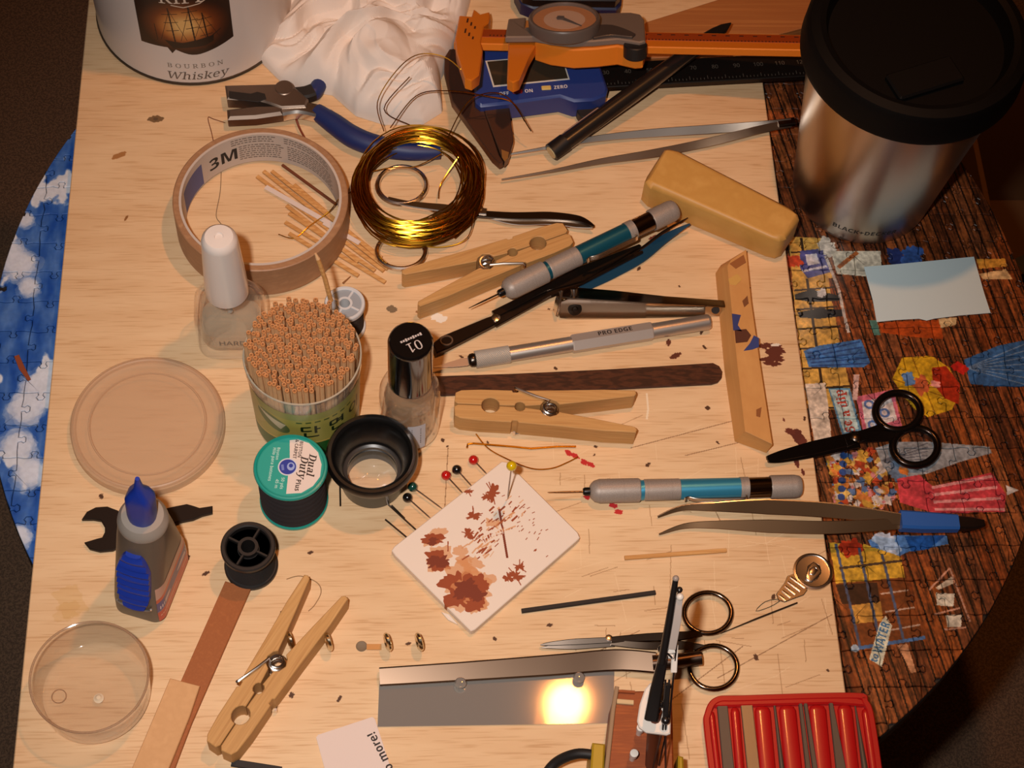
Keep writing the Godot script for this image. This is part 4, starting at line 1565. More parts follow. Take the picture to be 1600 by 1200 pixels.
func thin_sticks() -> void:
	var lines := [p3([-123.8, 0.7, -120.4, -60.4, 0.7, -63.5]), p3([-120.6, 0.7, -123.5, -58.5, 0.7, -64.6]), p3([-116.5, 0.7, -123.5, -64.1, 0.7, -73.2]), p3([-108.6, 0.7, -102.4, -72.9, 0.7, -68.7]), p3([-109.1, 0.7, -92.3, -59.8, 0.7, -56.8]), p3([-107.3, 0.7, -97.7, -64.8, 0.7, -63.5]), p3([-110.2, 0.7, -117.2, -61.6, 0.7, -71]), p3([-105.1, 0.7, -114.9, -59.1, 0.7, -67.2]), p3([-107, 0.7, -85.4, -72.9, 0.7, -60.5])]
	var words := ["topmost in the fan", "second from the top of the fan", "third from the top of the fan", "short, in the middle of the fan", "long, at the bottom of the fan", "fourth from the bottom of the fan", "fifth from the top of the fan", "sixth from the top of the fan", "lowest and most splayed of the fan"]
	for k in lines.size():
		var s := Shape.new()
		for e in 2:
			lines[k][e].y += 0.06 * k
		s.bar(lines[k], 1.0, 0.7)
		solo("thin_stick", s, wood_stick, "thin square wood stick under the tape roll, " + words[k], "stick", "thin sticks under the tape roll")
	var s := Shape.new()
	s.bar(p3([-119.3, 1.7, -113.3, -85.6, 1.7, -90.1]), 1.3, 0.25)
	solo("white_strip", s, gloss("strip_white", rgb(220, 204, 194), 0.4, 0.5), "narrow glossy white strip lying on the sticks inside the tape roll", "strip")
	s = Shape.new()
	s.bar(p3([-90, 1.9, -91.5, -72.3, 1.9, -79.2]), 1.2, 0.25)
	solo("white_strip", s, gloss("strip_white", rgb(220, 204, 194), 0.4, 0.5), "short glossy white strip across the sticks at the tape roll's wall", "strip")
	s = Shape.new()
	s.bar(p3([-111.3, 2, -126.6, -83.8, 2, -102.2]), 0.7, 0.6)
	solo("dark_stick", s, mat("stick_walnut", rgb(104, 52, 24), 0.6), "thin dark walnut stick on the pale sticks inside the tape roll", "stick")


# ---------- bottles, jars and spools

# an upright bottle of rounded-rectangle section: levels of [half x, half z, y, corner]
func section_rings(c: Vector3, levels: Array, turn := 0.0, n := 6) -> Array:
	var rs := []
	for l in levels:
		var r := PackedVector3Array()
		var rc: float = minf(l[3], minf(l[0], l[1]) * 0.999)
		for q in 4:
			for k in n + 1:
				var t := PI / 2.0 * (q + float(k) / n)
				var m := Vector2((l[0] - rc) * (1 if q == 0 or q == 3 else -1), (l[1] - rc) * (1 if q < 2 else -1))
				var p := (m + Vector2(cos(t), sin(t)) * rc).rotated(turn)
				r.append(c + Vector3(p.x, l[2], p.y))
		rs.append(r)
	return rs


func clear_bottle() -> void:
	var c := Vector3(-131.9, 0, -26.3)
	var o := thing("clear_polish_bottle", "clear nail polish bottle with a white cap beside the tape roll", "bottle", c)
	var glass := pane("bottle_glass", rgb(250, 246, 236), 0.05, 0.03)
	var s := Shape.new()
	s.rings(section_rings(c, [[13, 10, 0, 7], [15.6, 12.2, 0.8, 8], [16.4, 13, 3, 8], [16.6, 13.2, 24, 8], [16, 12.6, 31, 8.5], [13.5, 11, 36, 9], [9, 8.5, 39.5, 8.4], [7, 7, 41, 6.9], [6.6, 6.6, 44, 6.5]], 0.0), true, true)
	part(o, "glass", s, glass)
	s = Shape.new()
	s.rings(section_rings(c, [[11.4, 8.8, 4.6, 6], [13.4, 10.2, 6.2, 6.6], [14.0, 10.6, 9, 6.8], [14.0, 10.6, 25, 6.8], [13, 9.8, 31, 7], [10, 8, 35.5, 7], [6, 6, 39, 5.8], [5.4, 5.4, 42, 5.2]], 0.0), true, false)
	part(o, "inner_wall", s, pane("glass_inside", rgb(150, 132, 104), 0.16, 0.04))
	s = Shape.new()
	s.rings(section_rings(c, [[11, 8.4, 5.5, 6], [13, 9.8, 7, 6.4], [13.6, 10.2, 10, 6.6], [13.6, 10.2, 17.5, 6.6]], 0.0), true, true)
	part(o, "liquid", s, pane("polish_liquid", rgb(222, 206, 176), 0.4, 0.05))
	s = Shape.new()
	s.x = Transform3D(Basis.IDENTITY, c)
	s.lathe([Vector2(0, 41.5), Vector2(9.4, 41.5), Vector2(9.9, 42.2), Vector2(9.8, 50), Vector2(8.2, 82), Vector2(7.6, 84.6), Vector2(6.2, 86), Vector2(2.0, 86.3), Vector2(1.7, 85.6), Vector2(0, 85.5)], 44)
	part(o, "cap", s, gloss("cap_white", rgb(226, 216, 208), 0.35, 0.6))
	s = Shape.new()
	s.x = Transform3D(Basis.IDENTITY, c)
	s.lathe([Vector2(0, 24), Vector2(1.3, 24.5), Vector2(1.3, 42), Vector2(0, 42)], 12)
	part(o, "brush", s, mat("brush_pale", rgb(206, 200, 190), 0.6))
	letters(o, "lettering", "HARD", c + Vector3(1, 17, 13.3), Vector3.RIGHT, Vector3(0, 0, 1), 3.6, mat("bottle_ink", rgb(120, 110, 98), 0.6), sans)


func toothpick_jar() -> void:
	var c := Vector3(-96.2, 0, 16.5)
	var o := thing("toothpick_jar", "clear round jar with a green label, packed full of toothpicks", "jar", c)
	var wall := pane("jar_plastic", rgb(250, 248, 236), 0.06, 0.08)
	var s := Shape.new()
	s.x = Transform3D(Basis.IDENTITY, c)
	s.lathe([Vector2(0, 0), Vector2(22.6, 0), Vector2(23.8, 1), Vector2(25.2, 50), Vector2(25.9, 51), Vector2(25.9, 57.4), Vector2(25.4, 58.2), Vector2(25.0, 57.4), Vector2(24.9, 52), Vector2(23.3, 2), Vector2(0, 1.6)], 64)
	part(o, "jar", s, wall)
	s = Shape.new()
	s.tube(oval(c + Vector3(0, 57.6, 0), Vector3(25.7, 0, 0), Vector3(0, 0, 25.7), 64), 0.45, 6, true)
	part(o, "rim", s, gloss("rim_plastic", rgb(176, 166, 146), 0.3, 0.6))
	# the printed label: an olive panel with hangul over a dark green wave
	var cv := Canvas.new(Vector2(0, 0), Vector2(78, 44), 8.0, rgb(168, 160, 78))
	cv.poly(p2([0, 0, 78, 0, 78, 6, 0, 6]), rgb(150, 150, 84))
	cv.poly(p2([0, 44, 0, 38, 10, 33, 24, 29.5, 40, 28.5, 60, 30, 78, 26, 78, 44]), rgb(28, 92, 36))
	cv.path([Vector2(0, 37.6), Vector2(10, 32.6), Vector2(24, 29), Vector2(40, 28), Vector2(60, 29.4), Vector2(78, 25.4)], 1.2, rgb(206, 176, 84))
	cv.poly(p2([0, 0, 12, 0, 20, 16, 14, 24, 0, 34]), rgb(178, 164, 96))
	cv.oval(Vector2(22, 14), 9.5, 6.2, rgb(78, 104, 58), 0.55)
	for k in 5:
		cv.line(Vector2(14.5 + k * 1.5, 8.5 + k * 0.4), Vector2(26.5 + k * 0.6, 17.5 - k * 1.2), 1.1, rgb(206, 200, 170))
	# strokes of the three syllables
	var ink := rgb(16, 40, 20)
	var stroke := func(x: float, y: float, l: Array) -> void:
		for q in l:
			cv.line(Vector2(x + q[0], y + q[1]), Vector2(x + q[2], y + q[3]), 1.25, ink)
	stroke.call(36.0, 12.5, [[0, 0, 4.4, 0], [0.4, 0, 0.4, 3.8], [0, 3.8, 4.8, 3.8], [6.6, -0.8, 6.6, 6.4], [6.6, 2.4, 8.8, 2.4], [1.6, 5.4, 1.6, 9.4], [1.4, 9.4, 8.0, 9.4]])
	stroke.call(49.5, 12.5, [[0, 0, 4.0, 0], [0, 3.8, 4.0, 3.8], [0.3, 0, 0.3, 3.8], [3.8, 0, 3.8, 3.8], [4.2, 1.2, 6.6, 1.2], [4.2, 3.0, 6.6, 3.0], [6.8, -0.8, 6.8, 5.8], [1.2, 5.4, 1.2, 9.2], [1.2, 9.2, 7.2, 9.2]])
	for k in 20:
		var t := TAU * k / 20
		cv.line(Vector2(63.6 + 2.4 * cos(t), 15.5 + 3.0 * sin(t)), Vector2(63.6 + 2.4 * cos(t + 0.32), 15.5 + 3.0 * sin(t + 0.32)), 1.2, ink)
	cv.line(Vector2(68, 11), Vector2(68, 22), 1.2, ink)
	for k in 7:
		cv.line(Vector2(34 + k * 4.2, 8.0), Vector2(36.6 + k * 4.2, 8.0), 1.2, rgb(70, 92, 46))
	var lm := mat("jar_label", Color.WHITE, 0.35)
	lm.albedo_texture = cv.texture()
	lm.texture_repeat = false
	s = Shape.new()
	for k in 40:
		var q := []
		var w := []
		for e in [[k, 4.0], [k + 1, 4.0], [k + 1, 47.0], [k, 47.0]]:
			var u: float = e[0] / 40.0
			var g := 1.50 + (0.5 - u) * 3.1
			var r: float = 23.95 + 0.0265 * e[1]
			q.append(c + Vector3(cos(g) * r, e[1], sin(g) * r))
			w.append(Vector2(u, (47.0 - e[1]) / 43.0))
		s.quad(q[0], q[1], q[2], q[3], w[0], w[1], w[2], w[3])
	part(o, "label", s, lm)
	# the picks: one mesh, shared
	var shaft := Shape.new()
	shaft.lathe([Vector2(0, 0), Vector2(0.45, 0), Vector2(1.02, 7), Vector2(1.08, 30), Vector2(1.08, 62.4)], 8)
	var tip := Shape.new()
	tip.lathe([Vector2(1.1, 62.4), Vector2(1.1, 63.3), Vector2(0.92, 63.6), Vector2(0.6, 63.5), Vector2(0.55, 61.0), Vector2(0, 60.8)], 8)
	var first := thing("toothpick", "", "toothpick", Vector3.ZERO, "toothpicks packed upright in the jar")
	part(first, "shaft", shaft, mat("pick_shaft", rgb(216, 172, 124), 0.65))
	part(first, "blunt_end", tip, mat("pick_end", rgb(204, 142, 88), 0.7))
	var g := RandomNumberGenerator.new()
	g.seed = 19
	var made := 0
	for i in range(-12, 13):
		for j in range(-12, 13):
			var p := Vector2(i * 2.56 + (1.28 if j % 2 else 0.0), j * 2.22) + Vector2(g.randf_range(-0.13, 0.13), g.randf_range(-0.13, 0.13))
			var hgt := g.randf_range(-1.3, 1.3)
			var lean := Vector2(g.randf_range(-0.012, 0.012), g.randf_range(-0.012, 0.012))
			if p.length() > 23.3 or (p - Vector2(12.5, -17)).length() < 1.6:
				continue
			var q: Node3D = first
			if made > 0:
				q = first.duplicate()
				q.name = numbered("toothpick")
				add_child(q)
			made += 1
			var k := 0.94
			var dome := 1.8 * (1.0 - p.length_squared() / 550.0)
			q.transform = Transform3D(Basis(Vector3.RIGHT, lean.y + p.y * 0.0015) * Basis(Vector3.BACK, lean.x - p.x * 0.0015), at(c + Vector3(p.x * k, 2.2 + hgt + dome * 1.0, p.y * k)))
			q.set_meta("label", "tan wooden toothpick with a blunt orange end, standing in the packed jar")
	# one pick standing out, point up
	s = Shape.new()
	s.tube(p3([-83.9, 60, -9.4, -86, 74, -11.9, -88.7, 86, -14.4]), [1.1, 1.1, 1.0], 8)
	var lone := thing("tall_toothpick", "tall toothpick sticking out above the others in the jar", "toothpick", Vector3(-83.9, 60, -9.4))
	part(lone, "shaft", s, wood_stick)
	s = Shape.new()
	s.tube(p3([-88.7, 86, -14.4, -89.7, 89, -15.4]), [1.0, 0.5], 8)
	part(lone, "point", s, mat("pick_shaft", rgb(216, 172, 124), 0.65))


# a thread spool: flanges, hub and winding
func spools() -> void:
	# teal spool of black thread
	var c := Vector3(-101.7, 0, 60)
	var o := thing("thread_spool", "teal plastic spool of black thread with a printed round label", "spool", c)
	var teal := gloss("spool_teal", rgb(22, 146, 132), 0.4, 0.4)
	var s := Shape.new()
	s.x = Transform3D(Basis.IDENTITY, c)
	s.lathe([Vector2(0, 0), Vector2(14.6, 0), Vector2(15.5, 0.6), Vector2(15.5, 1.9), Vector2(14.8, 2.6), Vector2(0, 2.6)], 56)
	part(o, "flange", s, teal)
	s = Shape.new()
	s.x = Transform3D(Basis.IDENTITY, c)
	s.lathe([Vector2(0, 31.6), Vector2(14.6, 31.6), Vector2(16.1, 32.2), Vector2(16.3, 33.0), Vector2(15.9, 33.8), Vector2(15.0, 34.0), Vector2(14.6, 33.5), Vector2(0, 33.5)], 56)
	part(o, "flange", s, teal)
	s = Shape.new()
	s.crease = 12.0
	s.x = Transform3D(Basis.IDENTITY, c)
	var prof := [Vector2(0, 3.2)]
	for k in 46:
		prof.append(Vector2(14.7 + (0.28 if k % 2 else 0.0) + 0.1 * sin(k * 0.9), 2.4 + k * 0.645))
	prof.append(Vector2(0, 31.8))
	s.lathe(prof, 56)
	part(o, "thread", s, mat("thread_black", rgb(36, 30, 32), 0.85))
	var cv := Canvas.new(Vector2(-15, -15), Vector2(30, 30), 18.0, rgb(34, 156, 142))
	cv.poly(p2([-0.6, -13.2, 3, -13.6, 8, -11.6, 12, -7, 13.6, -1, 13, 5, 10, 9.5, 5, 12.8, -1.6, 13.2, -1.0, 5, -0.4, -5]), rgb(222, 206, 196))
	cv.oval(Vector2(-1.2, 0), 4.3, 4.3, rgb(206, 206, 214))
	cv.oval(Vector2(-1.2, 0), 3.7, 3.7, rgb(38, 58, 150))
	cv.oval(Vector2(0.2, -0.2), 1.7, 2.0, rgb(150, 166, 214))
	cv.oval(Vector2(0.2, -0.6), 0.9, 1.0, rgb(38, 58, 150))
	cv.line(Vector2(-3.6, -1.2), Vector2(-3.2, 1.6), 1.1, rgb(110, 126, 190))
	var dn := PI / 2 + 0.12
	cv.text("Dual", Vector2(9.2, -0.9), dn, 3.3, rgb(38, 30, 30), font("Droid Serif", true, true))
	cv.text("Duty", Vector2(5.6, 0.2), dn, 3.3, rgb(38, 30, 30), font("Droid Serif", true, true))
	cv.text("Plus", Vector2(3.4, 9.0), dn, 2.1, rgb(38, 30, 30), bold)
	cv.text("BUTTON", Vector2(4.2, -8.6), dn, 1.5, rgb(64, 52, 50), bold)
	cv.text("& CARPET", Vector2(2.2, -8.8), dn, 1.5, rgb(64, 52, 50), bold)
	var pale := rgb(176, 212, 200)
	cv.text("Bouton", Vector2(-5.6, -6.6), dn, 1.3, pale, bold)
	cv.text("Hilo para botones", Vector2(-8.0, -1.4), dn, 1.4, pale, bold)
	cv.text("50 yds", Vector2(-3.4, 8.0), dn, 1.4, pale, bold)
	cv.text("45 m", Vector2(-5.8, 8.2), dn, 1.4, pale, bold)
	var lm := mat("spool_label", Color.WHITE, 0.45)
	lm.albedo_texture = cv.texture()
	lm.texture_repeat = false
	s = Shape.new()
	s.x = Transform3D(Basis.IDENTITY, c)
	s.lathe([Vector2(0, 33.52), Vector2(14.2, 33.52), Vector2(14.2, 33.62), Vector2(0, 33.62)], 48)
	for k in s.v.size():
		s.uv[k] = (Vector2(s.v[k].x - c.x, s.v[k].z - c.z) + Vector2(15, 15)) / 30.0
	part(o, "label", s, lm)
	# empty-looking black spool and the pale one behind the jar
	open_spool("black_spool", "small black plastic spool of black thread beside a clothespin", Vector3(-120, 0, 92.5), 11.9, 22.0, mat("spool_black", rgb(30, 26, 24), 0.5), mat("thread_dark", rgb(26, 24, 24), 0.9))
	open_spool("white_spool", "small white spool of dark brown thread behind the toothpick jar", Vector3(-78.8, 0, -32), 9.6, 22.0, mat("spool_white", rgb(206, 206, 206), 0.45), mat("thread_brown", rgb(48, 34, 26), 0.9), 1.7)


func open_spool(called: String, label: String, c: Vector3, r: float, h: float, m: Material, t: Material, deep := 4.0) -> void:
	var o := thing(called, label, "spool", c)
	var s := Shape.new()
	s.x = Transform3D(Basis.IDENTITY, c)
	s.lathe([Vector2(r * 0.34, 0), Vector2(r * 0.95, 0), Vector2(r, 0.5), Vector2(r, 2.2), Vector2(r * 0.95, 2.8), Vector2(r * 0.34, 2.8)], 44, true)
	part(o, "flange", s, m)
	# the upper flange is a rim, a hub and spokes, with hollows between
	s = Shape.new()
	s.x = Transform3D(Basis.IDENTITY, c)
	s.lathe([Vector2(r * 0.8, h - 3.6), Vector2(r * 0.96, h - 3.0), Vector2(r, h - 2.4), Vector2(r, h - 0.5), Vector2(r * 0.96, h), Vector2(r * 0.85, h), Vector2(r * 0.8, h - 0.5)], 44, true)
	var top := part(o, "flange", s, m)
	s = Shape.new()
	s.x = Transform3D(Basis.IDENTITY, c)
	s.lathe([Vector2(r * 0.26, 0.2), Vector2(r * 0.38, 0.2), Vector2(r * 0.38, h - 0.3), Vector2(r * 0.26, h - 0.3)], 28, true)
	part(o, "hub", s, m)
	s = Shape.new()
	for k in 4:
		var d := Vector3(cos(TAU * k / 4 + 0.5), 0, sin(TAU * k / 4 + 0.5))
		s.bar([c + d * r * 0.36 + Vector3(0, h - 1.8, 0), c + d * r * 0.84 + Vector3(0, h - 1.8, 0)], 0.55, 1.2)
	part(top, "spokes", s, m)
	s = Shape.new()
	s.x = Transform3D(Basis.IDENTITY, c)
	s.lathe([Vector2(r * 0.38, h - deep), Vector2(r * 0.86, h - deep), Vector2(r * 0.84, h - deep + 0.6), Vector2(r * 0.38, h - deep + 0.6)], 40, true)
	part(top, "web", s, m if deep > 2.0 else mat("web_grey", rgb(150, 156, 162), 0.5))
	s = Shape.new()
	s.crease = 12.0
	s.x = Transform3D(Basis.IDENTITY, c)
	var prof := [Vector2(r * 0.4, 2.6)]
	for k in 26:
		prof.append(Vector2(r * 0.88 + (0.25 if k % 2 else 0.0), 2.6 + k * (h - 6.0) / 25.0))
	prof.append(Vector2(r * 0.4, h - 3.4))
	s.lathe(prof, 44)
	part(o, "thread", s, t)


func dark_bottle() -> void:
	var c := Vector3(-48.9, 0, 22.6)
	var o := thing("black_capped_bottle", "round clear bottle with a glossy black cap numbered on top", "bottle", c)
	var s := Shape.new()
	s.x = Transform3D(Basis.IDENTITY, c)
	s.lathe([Vector2(0, 0.6), Vector2(10, 0), Vector2(12.8, 0.6), Vector2(13.8, 2.5), Vector2(14.0, 8), Vector2(14.0, 30), Vector2(13.6, 36), Vector2(12.0, 41), Vector2(9.4, 43.5), Vector2(7.0, 44.5), Vector2(0, 45)], 56)
	part(o, "glass", s, pane("bottle_glass", rgb(250, 246, 236), 0.05, 0.03))
	s = Shape.new()
	s.x = Transform3D(Basis.IDENTITY, c)
	s.lathe([Vector2(0, 3.2), Vector2(9.6, 3.4), Vector2(11.4, 5.0), Vector2(11.6, 9), Vector2(11.6, 33), Vector2(10.2, 38), Vector2(0, 38)], 44)
	part(o, "liquid", s, pane("pale_varnish", rgb(150, 116, 76), 0.4, 0.05))
	s = Shape.new()
	s.x = Transform3D(Basis.IDENTITY, c)
	s.lathe([Vector2(0, 44.0), Vector2(9.4, 44.0), Vector2(9.9, 44.8), Vector2(9.9, 77), Vector2(9.5, 78.4), Vector2(8.8, 79), Vector2(0, 79)], 52)
	var cap := part(o, "cap", s, gloss("cap_black", rgb(14, 12, 12), 0.12, 1.0))
	var ink := mat("cap_ink", rgb(190, 178, 172), 0.5)
	var dir := Vector3(-0.9, 0, 0.44).normalized()
	letters(cap, "number", "01", c + Vector3(1.6, 79.06, 3.0), dir, Vector3.UP, 4.6, ink, serif)
	s = Shape.new()
	for k in 9:
		var q := c + Vector3(0.2, 79.06, -1.0) + dir * (k - 4) * 1.15
		s.bar([q - dir * 0.42, q + dir * 0.42], 0.5 if k % 3 else 0.75, 0.03)
	part(cap, "fine_print", s, ink)
	var lm := mat("label_paper", rgb(196, 198, 206), 0.5)
	s = Shape.new()
	for k in 8:
		var g := 1.05 + k * 0.075
		var q := []
		for e in [[g, 4.0], [g + 0.075, 4.0], [g + 0.075, 26.0], [g, 26.0]]:
			q.append(c + Vector3(cos(e[0]) * 14.05, e[1], sin(e[0]) * 14.05))
		s.quad(q[0], q[1], q[2], q[3])
	var lab := part(o, "label", s, lm)
	s = Shape.new()
	var g2 := RandomNumberGenerator.new()
	g2.seed = 6
	var y := 22.0
	while y > 8.0:
		var t := g2.randf_range(0.3, 0.9)
		var q := []
		for e in [[1.2, y], [1.52, y], [1.52, y + t], [1.2, y + t]]:
			q.append(c + Vector3(cos(e[0]) * 14.1, e[1], sin(e[0]) * 14.1))
		s.quad(q[0], q[1], q[2], q[3])
		y -= t + g2.randf_range(0.35, 0.8)
	part(lab, "barcode", s, mat("label_ink", rgb(60, 58, 62), 0.6))


func loupe() -> void:
	var c := Vector3(-66.1, 0, 50.6)
	var o := thing("loupe", "black eyepiece loupe with a flared rim standing on its lens", "loupe", c)
	var s := Shape.new()
	s.x = Transform3D(Basis.IDENTITY, c)
	s.lathe([Vector2(11.4, 0), Vector2(13.6, 0), Vector2(14.4, 1.0), Vector2(14.6, 10), Vector2(15.4, 16), Vector2(19.8, 22), Vector2(20.7, 24.6), Vector2(20.5, 26.6), Vector2(19.6, 27.8), Vector2(18.2, 27.8), Vector2(16.4, 26), Vector2(14.2, 18.5), Vector2(13.4, 14), Vector2(13.0, 9), Vector2(11.4, 8)], 72, true)
	part(o, "housing", s, gloss("loupe_black", rgb(8, 7, 7), 0.4, 0.3))
	s = Shape.new()
	s.x = Transform3D(Basis.IDENTITY, c)
	s.lathe([Vector2(11.4, 9.4), Vector2(13.2, 9.4), Vector2(13.2, 11.6), Vector2(12.6, 12.0), Vector2(11.4, 11.4)], 56, true)
	part(o, "retaining_ring", s, mat("ring_grey", rgb(60, 54, 50), 0.35))
	s = Shape.new()
	s.x = Transform3D(Basis.IDENTITY, c)
	s.lathe([Vector2(0, 1.2), Vector2(6, 1.9), Vector2(11.6, 4.0), Vector2(11.6, 5.0), Vector2(6, 7.0), Vector2(0, 7.6)], 48)
	part(o, "lens", s, pane("lens_glass", rgb(255, 255, 255), 0.03, 0.02))


func jar_lid_and_cup() -> void:
	# frosted lid
	var c := Vector3(-169.4, 0, 22.4)
	var m := mat("frosted", rgb(214, 178, 142), 0.42)
	m.transparency = BaseMaterial3D.TRANSPARENCY_ALPHA
	m.albedo_color.a = 0.5
	var s := Shape.new()
	s.x = Transform3D(Basis.IDENTITY, c)
	s.lathe([Vector2(35.0, 0), Vector2(35.3, 0.6), Vector2(35.2, 5.4), Vector2(34.4, 6.2), Vector2(32.4, 6.3), Vector2(30.6, 5.6), Vector2(28, 5.2), Vector2(0, 5.4)], 80)
	var o := thing("frosted_lid", "large round frosted plastic lid lying flat on the board", "lid", c)
	part(o, "disc", s, m)
	s = Shape.new()
	s.tube(oval(c + Vector3(0, 5.7, 0), Vector3(33.4, 0, 0), Vector3(0, 0, 33.4), 72), 0.9, 8, true)
	part(o, "rim_bead", s, m)
	s = Shape.new()
	s.tube(oval(c + Vector3(0, 5.3, 0), Vector3(26.5, 0, 0), Vector3(0, 0, 26.5), 64), 0.5, 6, true)
	part(o, "inner_bead", s, m)
	# clear cup
	c = Vector3(-184.0, 0, 150.6)
	var cup := pane("cup_plastic", rgb(226, 206, 184), 0.08, 0.03)
	o = thing("clear_cup", "shallow clear round plastic cup at the board's left front", "cup", c)
	s = Shape.new()
	s.x = Transform3D(Basis.IDENTITY, c)
	s.lathe([Vector2(0, 1.1), Vector2(21.6, 0.7), Vector2(22.6, 1.2), Vector2(23.4, 3), Vector2(24.8, 20.6)], 72)
	part(o, "outer_wall", s, cup)
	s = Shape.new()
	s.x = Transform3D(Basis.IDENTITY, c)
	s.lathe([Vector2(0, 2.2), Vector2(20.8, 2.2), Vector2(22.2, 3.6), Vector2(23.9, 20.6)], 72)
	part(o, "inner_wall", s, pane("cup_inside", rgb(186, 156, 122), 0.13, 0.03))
	s = Shape.new()
	s.tube(oval(c + Vector3(0, 20.7, 0), Vector3(24.4, 0, 0), Vector3(0, 0, 24.4), 72), 0.55, 8, true)
	part(o, "rim", s, pane("rim_clear", rgb(176, 140, 110), 0.5, 0.08))
	s = Shape.new()
	s.x = Transform3D(Basis.IDENTITY, c + Vector3(1.5, 2.2, 3))
	s.lathe([Vector2(0, 1.4), Vector2(0.9, 1.2), Vector2(1.5, 0.3), Vector2(2.2, 0)], 20)
	part(o, "sprue_mark", s, gloss("sprue", rgb(226, 206, 176), 0.15, 1.0))
	s = Shape.new()
	s.tube(oval(Vector3(-199.3, 2.4, 152.4), Vector3(3.0, 0, 0), Vector3(0, 0, 3.0), 28), 0.22, 6, true)
	part(o, "mould_mark", s, pane("rim_clear", rgb(176, 140, 110), 0.5, 0.08))


